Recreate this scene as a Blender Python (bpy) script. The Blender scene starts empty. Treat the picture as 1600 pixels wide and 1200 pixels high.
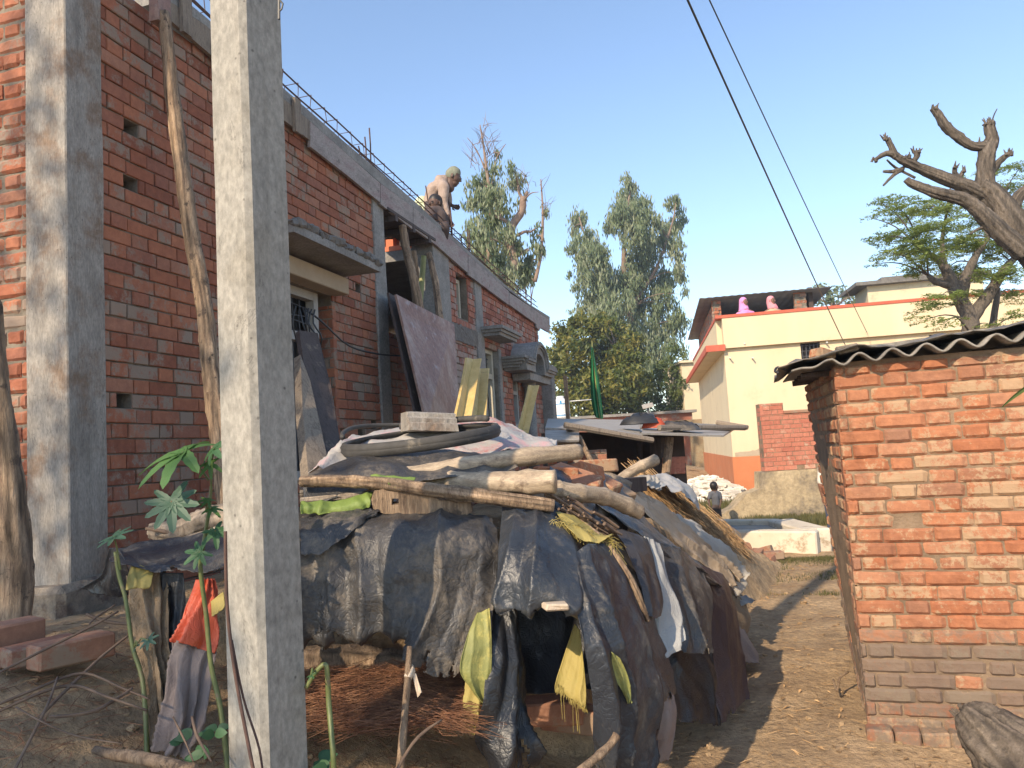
import bpy, math, random
import numpy as np
from mathutils import Vector, Matrix, noise
random.seed(7); RNG = np.random.default_rng(11)
S = bpy.context.scene
COL = S.collection
# ------------------------------------------------------------------ camera
H = 1.42; F = 1200.0
PITCH = math.atan(104/1200); ROLL = -0.06
cd = bpy.data.cameras.new('camera'); cam = bpy.data.objects.new('camera', cd); COL.objects.link(cam)
cd.sensor_width = 36; cd.lens = 27.0; cd.clip_end = 2000; cd.clip_start = 0.05
RC = Matrix.Rotation(math.pi/2+PITCH, 3, 'X') @ Matrix.Rotation(ROLL, 3, 'Z')
cam.matrix_world = Matrix.Translation((0, 0, H)) @ RC.to_4x4()
S.camera = cam
# ------------------------------------------------------------------ light
SUN_EL = math.radians(33); SUN_AZ = math.atan2(-0.56, -0.83)          # azimuth of the sun measured from +Y towards +X
sdir = Vector((math.sin(SUN_AZ)*math.cos(SUN_EL), math.cos(SUN_AZ)*math.cos(SUN_EL), math.sin(SUN_EL)))
w = bpy.data.worlds.new('World'); S.world = w; w.use_nodes = True
nt = w.node_tree; bgn = nt.nodes['Background']
sk = nt.nodes.new('ShaderNodeTexSky'); sk.sky_type = 'NISHITA'; sk.sun_disc = False
sk.sun_elevation = SUN_EL; sk.sun_rotation = SUN_AZ; sk.altitude = 100
sk.air_density = 1.0; sk.dust_density = 0.4; sk.ozone_density = 1.5
nt.links.new(sk.outputs[0], bgn.inputs[0]); bgn.inputs[1].default_value = 0.15
ld = bpy.data.lights.new('sun', 'SUN'); ld.energy = 3.5; ld.angle = math.radians(0.6); ld.color = (1.0, 0.82, 0.60)
lo = bpy.data.objects.new('sun', ld); COL.objects.link(lo)
lo.rotation_euler = sdir.to_track_quat('Z', 'Y').to_euler(); lo.location = (-8, -12, 14)
S.view_settings.view_transform = 'Standard'; S.view_settings.look = 'None'
S.view_settings.exposure = 0.90; S.view_settings.gamma = 1
S.cycles.max_bounces = 5; S.cycles.diffuse_bounces = 3; S.cycles.transparent_max_bounces = 6
# ------------------------------------------------------------------ points from the survey of the photograph
def ray(u, v): return RC @ Vector(((u-800)/F, -(v-600)/F, -1))
def P(u, v, Y):
    d = ray(u, v); return Vector((0, 0, H)) + d*(Y/d.y)
def G(u, v, z=0.0):
    d = ray(u, v); return Vector((0, 0, H)) + d*((z-H)/d.z)
_m = .283; _n = math.hypot(_m, 1)
WD = Vector((_m/_n, 1/_n, 0)); WN = Vector((-1/_n, _m/_n, 0)); WC = Vector((-2.082, 3.572, 0))   # wall: along, into the house, corner
UP = Vector((0, 0, 1))
def W(u, v, off=0.0):
    q = ray(u, v); t = ((WC+WN*off-Vector((0, 0, H))).dot(WN))/q.dot(WN)
    X = Vector((0, 0, H))+q*t; return ((X-WC).dot(WD), X.z)
def WP(s, off, z): return WC+WD*s+WN*off+UP*z
def sm(a, b, x):
    t = max(0., min(1., (x-a)/(b-a))); return t*t*(3-2*t)
def nz(x, y, z=0., s=1.): return noise.noise(Vector((x*s, y*s, z*s)))
def wall_dist(x, y): return (x+3.093-.283*y)/_n
def ground(x, y):
    d = wall_dist(x, y)
    h = .8*(1-sm(.35, 2.55, d))
    h *= 1-.6*sm(9, 16, y)
    h += .25*sm(16, 30, y)
    h += .030*nz(x, y, 3, 1.7)+.012*nz(x, y, 9, 7)
    return h
# ------------------------------------------------------------------ helpers
MATS = {}
class MB:
    def __init__(s): s.v = []; s.f = []; s.m = []; s.c = []; s.cc = (.5, .5, .5)
    def add(s, vs, fs, mi=0, c=None):
        b = len(s.v); s.v.extend([tuple(q) for q in vs]); c = c or s.cc
        s.c.extend([c]*len(vs)); s.f.extend([tuple(i+b for i in f) for f in fs]); s.m.extend([mi]*len(fs)); return s
    def box(s, c, ex, ey, ez, mi=0, col=None):          # centre and three half-vectors
        c = Vector(c); ex = Vector(ex); ey = Vector(ey); ez = Vector(ez)
        if ex.cross(ey).dot(ez) < 0: ex = -ex
        vs = [c+ex*a+ey*b+ez*d for d in (-1, 1) for b in (-1, 1) for a in (-1, 1)]
        return s.add(vs, [(0, 2, 3, 1), (4, 5, 7, 6), (0, 1, 5, 4), (1, 3, 7, 5), (3, 2, 6, 7), (2, 0, 4, 6)], mi, col)
    def bbox(s, c, ex, ey, ez, bev=.01, mi=0, col=None, jit=0.):   # bevelled box
        c = Vector(c); ex = Vector(ex); ey = Vector(ey); ez = Vector(ez)
        if ex.cross(ey).dot(ez) < 0: ex = -ex
        lx, ly, lz = ex.length, ey.length, ez.length; X, Y, Z = ex/lx, ey/ly, ez/lz
        b = min(bev, lx*.45, ly*.45, lz*.45); vs = []; ix = {}
        for sx in (-1, 1):
            for sy in (-1, 1):
                for sz in (-1, 1):
                    j = Vector((random.uniform(-jit, jit), random.uniform(-jit, jit), random.uniform(-jit, jit)))
                    for ax in range(3):
                        d = [lx-b, ly-b, lz-b]; d[ax] = (lx, ly, lz)[ax]
                        ix[(sx, sy, sz, ax)] = len(vs)
                        vs.append(c+X*sx*d[0]+Y*sy*d[1]+Z*sz*d[2]+j)
        fs = []
        def q(*k): fs.append([ix[a] for a in k])
        for sg in (-1, 1):
            a = [(sg, -1, -1, 0), (sg, 1, -1, 0), (sg, 1, 1, 0), (sg, -1, 1, 0)]; q(*(a if sg > 0 else a[::-1]))
            a = [(-1, sg, -1, 1), (-1, sg, 1, 1), (1, sg, 1, 1), (1, sg, -1, 1)]; q(*(a if sg > 0 else a[::-1]))
            a = [(-1, -1, sg, 2), (1, -1, sg, 2), (1, 1, sg, 2), (-1, 1, sg, 2)]; q(*(a if sg > 0 else a[::-1]))
        for s1 in (-1, 1):
            for s2 in (-1, 1):
                a = [(s1, s2, -1, 0), (s1, s2, -1, 1), (s1, s2, 1, 1), (s1, s2, 1, 0)]; q(*(a if s1*s2 > 0 else a[::-1]))
                a = [(s1, -1, s2, 0), (s1, 1, s2, 0), (s1, 1, s2, 2), (s1, -1, s2, 2)]; q(*(a if s1*s2 > 0 else a[::-1]))
                a = [(-1, s1, s2, 1), (-1, s1, s2, 2), (1, s1, s2, 2), (1, s1, s2, 1)]; q(*(a if s1*s2 > 0 else a[::-1]))
        for sx in (-1, 1):
            for sy in (-1, 1):
                for sz in (-1, 1):
                    a = [(sx, sy, sz, 0), (sx, sy, sz, 1), (sx, sy, sz, 2)]; q(*(a if sx*sy*sz > 0 else a[::-1]))
        return s.add(vs, fs, mi, col)
    def tube(s, pts, rad, n=8, mi=0, col=None, jit=0., cap=True, flat=1.0, seg=0, ridge=0., rf=7.):
        pts = [Vector(p) for p in pts]
        if not hasattr(rad, '__len__'): rad = [rad]*len(pts)
        if len(rad) < len(pts): rad = list(np.interp(np.linspace(0, 1, len(pts)), np.linspace(0, 1, len(rad)), rad))
        if seg: pts, rad = smooth(pts, rad, seg)
        vs = []; prev = None; ph = random.uniform(0, 9); vc = []
        for i, p in enumerate(pts):
            t = (pts[min(i+1, len(pts)-1)]-pts[max(i-1, 0)])
            t = t.normalized() if t.length > 1e-9 else Vector((0, 0, 1))
            if prev is None: a = t.orthogonal().normalized()
            else:
                a = prev-t*prev.dot(t); a = a.normalized() if a.length > 1e-6 else t.orthogonal().normalized()
            prev = a; b = t.cross(a)
            for k in range(n):
                th = 2*math.pi*k/n; r = rad[i]
                if ridge: r *= 1+ridge*(noise.noise(Vector((math.cos(th)*rf+ph, math.sin(th)*rf, i*.07)))+.6*noise.noise(Vector((math.cos(th)*rf*2.3+ph, math.sin(th)*rf*2.3, i*.25)))-.25*(noise.noise(Vector((math.cos(th)*2, math.sin(th)*2+ph, i*.5))) > .38))
                if jit: r *= 1+jit*noise.noise(Vector((math.cos(th)*1.3+ph, math.sin(th)*1.3, i*.6)))+jit*.5*random.uniform(-1, 1)
                vs.append(p+a*math.cos(th)*r+b*math.sin(th)*r*flat)
                if ridge: vc.append((.5+.9*noise.noise(Vector((math.cos(th)*rf*1.6+ph, math.sin(th)*rf*1.6, i*.12)))+.5*noise.noise(Vector((math.cos(th)*rf*4, math.sin(th)*rf*4+ph, i*.3))), .5, .5))
        L = len(pts)
        fs = [(i*n+k, i*n+(k+1) % n, (i+1)*n+(k+1) % n, (i+1)*n+k) for i in range(L-1) for k in range(n)]
        if cap: fs.append(tuple(range(n))[::-1]); fs.append(tuple((L-1)*n+k for k in range(n)))
        s.add(vs, fs, mi, col)
        if ridge: s.c[-len(vs):] = vc
        return s
    def grid(s, rows, mi=0, col=None):
        R = len(rows); C = len(rows[0]); vs = [p for r in rows for p in r]
        fs = [(i*C+j, (i+1)*C+j, (i+1)*C+j+1, i*C+j+1) for i in range(R-1) for j in range(C-1)]
        return s.add(vs, fs, mi, col)
    def build(s, name, mats, parent=None, smooth=False, base=None):
        if not isinstance(mats, (list, tuple)): mats = [mats]
        me = bpy.data.meshes.new(name)
        a = np.array(s.v, dtype=float)
        if parent is not None: o0 = Vector(parent['_b'])
        elif base is not None: o0 = Vector(base)
        else: o0 = Vector((float((a[:, 0].min()+a[:, 0].max())/2), float((a[:, 1].min()+a[:, 1].max())/2), float(a[:, 2].min())))
        a = a-np.array(o0)
        me.from_pydata(a.tolist(), [], s.f)
        for mm in mats: me.materials.append(MATS[mm])
        if len(mats) > 1: me.polygons.foreach_set('material_index', s.m)
        at = me.attributes.new('bc', 'FLOAT_COLOR', 'POINT')
        c = np.ones((len(s.v), 4)); c[:, :3] = np.array(s.c); at.data.foreach_set('color', c.ravel())
        if smooth: me.polygons.foreach_set('use_smooth', [True]*len(s.f))
        me.update()
        o = bpy.data.objects.new(name, me); COL.objects.link(o)
        if parent is not None: o.parent = parent; o['_b'] = parent['_b']
        else: o.location = o0; o['_b'] = tuple(o0)
        return o
def smooth(pts, rad, seg):
    out = []; ro = []; n = len(pts)
    for i in range(n-1):
        p0, p1, p2, p3 = pts[max(i-1, 0)], pts[i], pts[i+1], pts[min(i+2, n-1)]
        for k in range(seg):
            t = k/seg
            out.append(.5*((2*p1)+(p2-p0)*t+(2*p0-5*p1+4*p2-p3)*t*t+(3*p1-p0-3*p2+p3)*t**3)); ro.append(rad[i]*(1-t)+rad[i+1]*t)
    out.append(pts[-1]); ro.append(rad[-1]); return out, ro
def tag(o, label=None, cat=None, group=None, kind=None):
    for k, v in (('label', label), ('category', cat), ('group', group), ('kind', kind)):
        if v: o[k] = v
    return o
def thing(name, base, label, cat, group=None):
    o = bpy.data.objects.new(name, None); COL.objects.link(o); o.location = base; o['_b'] = tuple(base); o.empty_display_size = .1
    return tag(o, label, cat, group)
def copy_thing(o, loc, rz=0, label=None, sc=None):
    c = o.copy(); COL.objects.link(c); c.location = loc; c.rotation_euler[2] += rz
    if label: c['label'] = label
    if sc: c.scale = sc
    for ch in o.children:
        k = ch.copy(); COL.objects.link(k); k.parent = c
        for g in ch.children:
            d = g.copy(); COL.objects.link(d); d.parent = k
    return c
# ------------------------------------------------------------------ materials
def ramp(nt, src, cols, pos=None):
    r = nt.nodes.new('ShaderNodeValToRGB'); e = r.color_ramp.elements
    pos = pos or [i/(len(cols)-1) for i in range(len(cols))]
    while len(e) < len(cols): e.new(.5)
    for i, (c, p) in enumerate(zip(cols, pos)): e[i].position = p; e[i].color = (*c, 1)
    nt.links.new(src, r.inputs[0]); return r.outputs[0]
def nse(nt, vec, scale, detail=4, rough=.6, dist=0.):
    n = nt.nodes.new('ShaderNodeTexNoise'); n.inputs['Scale'].default_value = scale; n.inputs['Detail'].default_value = detail
    n.inputs['Roughness'].default_value = rough; n.inputs['Distortion'].default_value = dist
    nt.links.new(vec, n.inputs['Vector']); return n.outputs['Fac']
def mapping(nt, sc=(1, 1, 1), rot=(0, 0, 0)):
    t = nt.nodes.new('ShaderNodeTexCoord'); m = nt.nodes.new('ShaderNodeMapping')
    m.inputs['Scale'].default_value = sc; m.inputs['Rotation'].default_value = rot
    nt.links.new(t.outputs['Object'], m.inputs[0]); return m.outputs[0]
def mix(nt, fac, a, b, mode='MIX'):
    m = nt.nodes.new('ShaderNodeMix'); m.data_type = 'RGBA'; m.blend_type = mode
    for s_, i in ((fac, 0), (a, 6), (b, 7)):
        if isinstance(s_, (int, float)): m.inputs[i].default_value = s_
        elif isinstance(s_, tuple): m.inputs[i].default_value = (*s_, 1)
        else: nt.links.new(s_, m.inputs[i])
    return m.outputs[2]
def mth(nt, op, a, b=None, c=None):
    m = nt.nodes.new('ShaderNodeMath'); m.operation = op
    for i, s_ in enumerate((a, b, c)):
        if s_ is None: continue
        if isinstance(s_, (int, float)): m.inputs[i].default_value = s_
        else: nt.links.new(s_, m.inputs[i])
    return m.outputs[0]
def step(nt, x, a, b):
    m = nt.nodes.new('ShaderNodeMapRange'); m.interpolation_type = 'SMOOTHSTEP'
    nt.links.new(x, m.inputs[0]); m.inputs[1].default_value = a; m.inputs[2].default_value = b; return m.outputs[0]
def bump(nt, h, strength, dist):
    b = nt.nodes.new('ShaderNodeBump'); b.inputs['Strength'].default_value = strength; b.inputs['Distance'].default_value = dist
    nt.links.new(h, b.inputs['Height']); return b.outputs[0]
def newmat(name):
    m = bpy.data.materials.new(name); m.use_nodes = True; MATS[name] = m
    nt = m.node_tree; return nt, nt.nodes['Principled BSDF']
def attr(nt):
    a = nt.nodes.new('ShaderNodeAttribute'); a.attribute_name = 'bc'
    s = nt.nodes.new('ShaderNodeSeparateColor'); nt.links.new(a.outputs['Color'], s.inputs[0]); return s.outputs
def M(name, cols, scale=4, rough=.85, bs=30, bst=.4, bd=.004, stretch=(1, 1, 1), spot=None, spotscale=3, spotpos=(.55, .65), var=0., metal=0., trans=0., rot=(0, 0, 0), detail=6, fine=None, pits=0):
    nt, b = newmat(name); v = mapping(nt, stretch, rot)
    f = nse(nt, v, scale, detail, .65)
    c = ramp(nt, step(nt, f, .28, .72), cols)
    if var:
        a = attr(nt)[0]; h = nt.nodes.new('ShaderNodeHueSaturation')
        nt.links.new(c, h.inputs['Color']); nt.links.new(mth(nt, 'MULTIPLY_ADD', a, 2*var, 1-var), h.inputs['Value']); c = h.outputs[0]
    if spot:
        c = mix(nt, step(nt, nse(nt, mapping(nt), spotscale, 7, .7), *spotpos), c, spot)
    if pits:
        vo = nt.nodes.new('ShaderNodeTexVoronoi'); vo.inputs['Scale'].default_value = pits; nt.links.new(mapping(nt), vo.inputs['Vector'])
        pt = mth(nt, 'MULTIPLY', step(nt, vo.outputs['Distance'], .16, .05), step(nt, nse(nt, mapping(nt), 5, 3), .45, .6)); c = mix(nt, mth(nt, 'MULTIPLY', pt, .75), c, (.07, .06, .05))
        st = step(nt, nse(nt, mapping(nt, (14, 14, .35)), 2, 5, .6), .56, .66); c = mix(nt, mth(nt, 'MULTIPLY', st, .22), c, (.15, .13, .10))
        cr_ = nse(nt, mapping(nt, (1, 1, .28)), 2.6, 7, .6, .6); ck = step(nt, mth(nt, 'ABSOLUTE', mth(nt, 'SUBTRACT', cr_, .47)), .003, .0005); c = mix(nt, mth(nt, 'MULTIPLY', ck, .4), c, (.08, .07, .06))
    if fine:
        g = nse(nt, v, fine, 3, .7); h2 = ramp(nt, g, [(.6, .6, .6), (1.3, 1.3, 1.3)], [.3, .7]); c = mix(nt, .75, c, h2, 'MULTIPLY')
    nt.links.new(c, b.inputs['Base Color']); b.inputs['Roughness'].default_value = rough; b.inputs['Metallic'].default_value = metal
    if bst:
        nt.links.new(bump(nt, nse(nt, v, bs, 6, .7), bst, bd), b.inputs['Normal'])
    return nt, b
def brickmat(name, cols, mort, bias, dirt=(.10, .085, .07), msc=3.2, zgrey=None):
    nt, b = newmat(name); v = mapping(nt); a = attr(nt)
    f = nse(nt, v, 26, 6, .7); c = ramp(nt, a[0], cols)
    c = mix(nt, .55, c, ramp(nt, f, [(.55, .5, .5), (1.25, 1.25, 1.2)], [.3, .7]), 'MULTIPLY')
    sm_ = mth(nt, 'ADD', nse(nt, v, msc, 9, .78), mth(nt, 'MULTIPLY', mth(nt, 'SUBTRACT', a[1], .5), .20))
    g = nse(nt, v, 40, 4, .7)
    sm_ = mth(nt, 'ADD', sm_, mth(nt, 'MULTIPLY', mth(nt, 'SUBTRACT', g, .5), .25))
    c = mix(nt, mth(nt, 'MULTIPLY', step(nt, sm_, bias, bias+.10), .85), c, mort)
    d = mth(nt, 'MULTIPLY', step(nt, mth(nt, 'ADD', a[2], mth(nt, 'MULTIPLY', mth(nt, 'SUBTRACT', f, .5), 1.2)), .45, .85), .85)
    c = mix(nt, d, c, dirt)
    nt.links.new(c, b.inputs['Base Color']); b.inputs['Roughness'].default_value = .92
    nt.links.new(bump(nt, mth(nt, 'ADD', nse(nt, v, 60, 6, .75), mth(nt, 'MULTIPLY', nse(nt, v, 14, 3), 1.2)), .55, .005), b.inputs['Normal'])
brickmat('brick_red', [(.23, .078, .042), (.33, .115, .06), (.39, .15, .078), (.28, .11, .068), (.36, .165, .10)], (.26, .21, .16), .51)
brickmat('brick_far', [(.22, .07, .045), (.34, .12, .07), (.40, .16, .10), (.28, .11, .08)], (.30, .26, .225), .50)
brickmat('brick_hut', [(.33, .12, .055), (.385, .155, .075), (.36, .16, .085), (.38, .18, .10), (.345, .13, .06), (.28, .14, .085)], (.38, .26, .155), .50, dirt=(.15, .12, .09), msc=5)
brickmat('brick_wall', [(.42, .14, .09), (.50, .19, .12), (.46, .18, .12)], (.50, .36, .26), .60)
brickmat('brick_loose', [(.27, .12, .075), (.36, .18, .11), (.31, .145, .09)], (.30, .225, .155), .50)
brickmat('brick_old', [(.34, .24, .13), (.30, .19, .11), (.40, .30, .17), (.25, .20, .14)], (.36, .28, .17), .46, dirt=(.09, .08, .065))
M('mortar_grey', [(.12, .10, .075), (.24, .20, .15)], 9, bs=45, bst=.9, bd=.01)
M('footing', [(.17, .14, .11), (.27, .225, .17), (.21, .17, .13)], 5, bs=14, bst=1., bd=.03, spot=(.14, .10, .075), spotscale=6, spotpos=(.5, .62), fine=30)
M('mortar_tan', [(.16, .11, .068), (.29, .20, .125)], 7, bs=40, bst=1., bd=.012)
M('concrete_column', [(.20, .18, .155), (.32, .29, .25), (.25, .225, .19)], 3, bs=28, bst=.5, bd=.006, stretch=(2, 2, .6), spot=(.20, .135, .09), spotscale=3.2, spotpos=(.46, .66), fine=60, pits=34)
M('concrete_pole', [(.245, .232, .20), (.31, .29, .25), (.275, .258, .222)], 2.0, bs=70, bst=.3, bd=.003, stretch=(1.4, 1.4, .8), spot=(.25, .225, .18), spotscale=2.2, spotpos=(.54, .75), fine=40, pits=26)
M('concrete_grey', [(.19, .18, .165), (.29, .275, .25)], 5, bs=30, bst=.5, bd=.006, fine=50)
M('cement_dark', [(.11, .10, .09), (.19, .175, .155)], 6, bs=25, bst=.8, bd=.01)
M('formwork', [(.23, .195, .18), (.33, .29, .265), (.27, .19, .185)], 3, bs=40, bst=.35, bd=.004, stretch=(1, 1, 2.5), spot=(.16, .13, .115), spotscale=7, spotpos=(.6, .68), fine=45)
M('plywood_maroon', [(.21, .105, .075), (.28, .16, .12), (.38, .28, .225)], 3, rough=.6, bs=45, bst=.25, bd=.003, stretch=(1.2, 1.2, .8), spot=(.36, .30, .285), spotscale=10, spotpos=(.55, .72), fine=30)
M('wood_grey', [(.13, .10, .075), (.27, .215, .16), (.20, .16, .12)], 6, bs=30, bst=.7, bd=.008, stretch=(5, 5, .8), fine=60, var=.55)
M('log_wood', [(.075, .06, .045), (.17, .135, .10), (.12, .095, .07)], 9, bs=40, bst=.8, bd=.006, stretch=(2, 2, 2), fine=50, var=.55)
M('wood_dark', [(.045, .032, .027), (.085, .062, .055), (.06, .045, .04)], 5, bs=30, bst=.7, bd=.006, stretch=(6, 6, .5), spot=(.17, .13, .10), spotscale=5, spotpos=(.6, .68), fine=50)
M('wood_prop', [(.15, .095, .06), (.27, .185, .115), (.38, .265, .17)], 7, bs=18, bst=1., bd=.012, stretch=(6, 6, .8), fine=40, spot=(.11, .075, .05), spotscale=12, spotpos=(.56, .64), var=.55)
M('wood_yellow', [(.50, .34, .11), (.62, .44, .17)], 4, rough=.6, bs=40, bst=.2, bd=.003, stretch=(4, 4, .6), spot=(.40, .26, .10), spotscale=5, spotpos=(.6, .7))
M('bamboo', [(.26, .19, .125), (.40, .31, .21), (.33, .25, .17)], 5, rough=.6, bs=40, bst=.4, bd=.004, stretch=(1, 4, 4), spot=(.17, .12, .08), spotscale=9, spotpos=(.56, .68), fine=45, var=.25)
M('bamboo_green', [(.20, .22, .07), (.33, .31, .12)], 5, rough=.5, bs=40, bst=.2)
M('bark', [(.065, .053, .042), (.15, .122, .095), (.10, .082, .066)], 8, bs=22, bst=1., bd=.02, stretch=(3, 3, 1), fine=30, var=.55)
M('bark_red', [(.17, .11, .08), (.28, .20, .15), (.22, .15, .11)], 3, bs=8, bst=.6, bd=.03)
M('bark_far', [(.16, .11, .08), (.26, .19, .14)], 3, bs=8, bst=.6, bd=.03)
M('twig', [(.10, .065, .045), (.20, .135, .09)], 12, bst=.3)
M('soil', [(.30, .195, .105), (.42, .285, .155), (.52, .36, .205)], 2.2, rough=.95, bs=16, bst=1., bd=.05, spot=(.22, .15, .085), spotscale=2.6, spotpos=(.52, .75), fine=26)
M('straw', [(.21, .12, .05), (.36, .22, .10), (.46, .31, .16)], 20, bst=0, var=.5)
M('needles', [(.13, .055, .028), (.24, .11, .055), (.31, .16, .08)], 20, bst=0, var=.5)
M('rust', [(.07, .04, .032), (.13, .07, .05)], 30, rough=.8, metal=.2, bst=.3)
M('iron_grey', [(.05, .05, .055), (.10, .10, .11)], 30, rough=.6, metal=.3, bst=.2)
M('rubber', [(.032, .03, .028), (.07, .064, .056)], 8, rough=.75, bs=60, bst=.5, bd=.003, spot=(.17, .145, .11), spotscale=9, spotpos=(.6, .72))
M('cable', [(.02, .02, .022), (.03, .03, .03)], 8, rough=.5, bst=0)
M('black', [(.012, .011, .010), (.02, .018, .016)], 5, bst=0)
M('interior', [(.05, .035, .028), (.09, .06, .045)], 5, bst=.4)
M('orange_paint', [(.48, .13, .06), (.60, .19, .09)], 4, bs=20, bst=.2, spot=(.55, .30, .2), spotscale=6, spotpos=(.62, .7))
M('frame_cream', [(.42, .38, .29), (.52, .47, .37)], 5, bst=.2, spot=(.25, .2, .15), spotscale=8, spotpos=(.62, .72))
M('frame_grey', [(.30, .29, .27), (.42, .40, .37)], 5, bst=.2)
def tarp(name, base, dust, dpos, rough=.40, bst=.45, scale=3.0, extra=None, crease=1.):
    nt, b = newmat(name); v = mapping(nt)
    c = ramp(nt, step(nt, nse(nt, v, 2.2, 5, .6), .3, .7), base)
    d = mth(nt, 'ADD', mth(nt, 'MULTIPLY', nse(nt, v, scale, 9, .75, .4), .7), mth(nt, 'MULTIPLY', nse(nt, v, 38, 5, .75), .3))
    k = step(nt, d, *dpos); c = mix(nt, mth(nt, 'MULTIPLY', k, .8), c, dust)
    if extra: c = mix(nt, mth(nt, 'MULTIPLY', step(nt, nse(nt, v, 5, 6, .7, 1.), .55, .66), .7), c, extra)
    nt.links.new(c, b.inputs['Base Color'])
    r = mth(nt, 'MULTIPLY_ADD', k, .35, rough); nt.links.new(r, b.inputs['Roughness'])
    w1 = nse(nt, v, 7, 7, .62, 1.4); w2 = nt.nodes.new('ShaderNodeTexVoronoi'); w2.feature = 'DISTANCE_TO_EDGE'; w2.inputs['Scale'].default_value = 15
    n3 = nt.nodes.new('ShaderNodeTexNoise'); n3.inputs['Scale'].default_value = 6; nt.links.new(v, n3.inputs[0])
    nt.links.new(mix(nt, .8, v, n3.outputs['Color'], 'ADD'), w2.inputs['Vector'])
    hh = mth(nt, 'ADD', w1, mth(nt, 'MULTIPLY', step(nt, w2.outputs[0], 0, .2), .07*crease))
    hh = mth(nt, 'ADD', hh, mth(nt, 'MULTIPLY', nse(nt, v, 70, 4, .7), .07))
    nt.links.new(bump(nt, hh, bst, .02), b.inputs['Normal']); return nt, b
tarp('tarp_grey', [(.028, .027, .027), (.054, .050, .047), (.038, .037, .037)], (.19, .155, .115), (.455, .62), bst=.6, rough=.42)
tarp('tarp_blue', [(.017, .020, .027), (.029, .034, .042), (.042, .044, .047)], (.18, .155, .12), (.485, .65), rough=.38)
tarp('tarp_roof', [(.075, .07, .065), (.12, .11, .10)], (.23, .19, .15), (.44, .60), rough=.5)
tarp('tarp_brown', [(.032, .029, .029), (.052, .045, .043)], (.18, .145, .11), (.50, .67), rough=.42)
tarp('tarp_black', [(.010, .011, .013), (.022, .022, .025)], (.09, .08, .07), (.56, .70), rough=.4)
tarp('tarp_maroon', [(.05, .03, .03), (.075, .048, .046)], (.14, .11, .09), (.52, .68), rough=.5)
tarp('cloth_beige', [(.42, .32, .22), (.52, .42, .31), (.34, .25, .17)], (.26, .19, .13), (.52, .66), rough=.8)
tarp('cloth_white', [(.36, .33, .28), (.46, .42, .36)], (.27, .22, .165), (.56, .70), rough=.8)
tarp('cloth_grey', [(.27, .265, .25), (.34, .335, .315)], (.22, .2, .17), (.56, .70), rough=.8)
tarp('sack_burlap', [(.20, .14, .085), (.31, .225, .14)], (.12, .085, .055), (.5, .62), rough=.95, bst=1.)
tarp('sack_yellow', [(.30, .235, .06), (.38, .30, .095)], (.30, .30, .09), (.5, .66), rough=.7, crease=.4)
tarp('sack_green', [(.18, .20, .065), (.27, .25, .07)], (.50, .42, .12), (.48, .6), rough=.6, crease=.4)
tarp('leaf_cloth', [(.14, .20, .04), (.20, .26, .055)], (.26, .30, .08), (.56, .7), rough=.6, crease=.4)
tarp('sack_red', [(.42, .055, .02), (.50, .09, .03)], (.20, .09, .06), (.52, .66), rough=.5)
tarp('sack_greybrown', [(.17, .13, .115), (.23, .185, .165)], (.12, .09, .07), (.52, .66), rough=.7)
tarp('rag_mixed', [(.40, .37, .33), (.32, .31, .30), (.42, .38, .33)], (.40, .12, .11), (.52, .62), rough=.8, extra=(.50, .27, .28), scale=2)
tarp('rag_pale', [(.33, .33, .33), (.42, .40, .37)], (.30, .27, .23), (.52, .66), rough=.75, extra=(.25, .30, .34))
tarp('rag_pink', [(.50, .22, .24), (.58, .32, .32)], (.50, .44, .40), (.50, .66), rough=.75)
def leafmat(name, cols, tr=.35):
    nt, b = newmat(name); a = attr(nt)
    f = mth(nt, 'ADD', mth(nt, 'MULTIPLY', a[0], .7), mth(nt, 'MULTIPLY', nse(nt, mapping(nt), .9, 3), .35))
    c = ramp(nt, f, cols); nt.links.new(c, b.inputs['Base Color']); b.inputs['Roughness'].default_value = .55
    t = nt.nodes.new('ShaderNodeBsdfTranslucent'); nt.links.new(mix(nt, .5, c, (.35, .45, .06), 'MIX') if 0 else c, t.inputs[0])
    m = nt.nodes.new('ShaderNodeMixShader'); m.inputs[0].default_value = tr
    nt.links.new(b.outputs[0], m.inputs[1]); nt.links.new(t.outputs[0], m.inputs[2])
    nt.links.new(m.outputs[0], nt.nodes['Material Output'].inputs[0])
leafmat('leaf_euc', [(.09, .13, .06), (.16, .21, .10), (.24, .28, .155), (.31, .33, .22)])
leafmat('leaf_mango', [(.045, .075, .015), (.10, .13, .025), (.19, .19, .035), (.28, .23, .045)])
leafmat('leaf_small', [(.05, .08, .018), (.10, .14, .03), (.17, .19, .05)])
leafmat('leaf_acacia', [(.14, .19, .04), (.25, .32, .08), (.34, .40, .13)], .5)
leafmat('leaf_castor', [(.03, .085, .03), (.05, .13, .05), (.10, .20, .03)], .3)
leafmat('leaf_castor_dull', [(.03, .075, .045), (.04, .095, .055), (.055, .11, .06)], .15)
leafmat('grass', [(.075, .085, .025), (.13, .13, .045), (.22, .18, .08)])
M('stem_green', [(.09, .12, .035), (.17, .18, .065)], 14, rough=.5, bst=.3, spot=(.20, .14, .08), spotscale=14, spotpos=(.56, .64))
M('paint_cream', [(.62, .50, .315), (.68, .56, .37)], 1.2, rough=.8, bs=12, bst=.08, stretch=(1, 1, .3), spot=(.58, .44, .27), spotscale=1.1, spotpos=(.54, .74))
M('paint_cream_stained', [(.60, .50, .33), (.66, .555, .37)], 1.2, rough=.85, bs=12, bst=.1, stretch=(1, 1, .2), spot=(.42, .34, .23), spotscale=1.6, spotpos=(.55, .72))
M('paint_red', [(.45, .085, .045), (.52, .12, .06)], 3, rough=.7, bst=.1)
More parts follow.
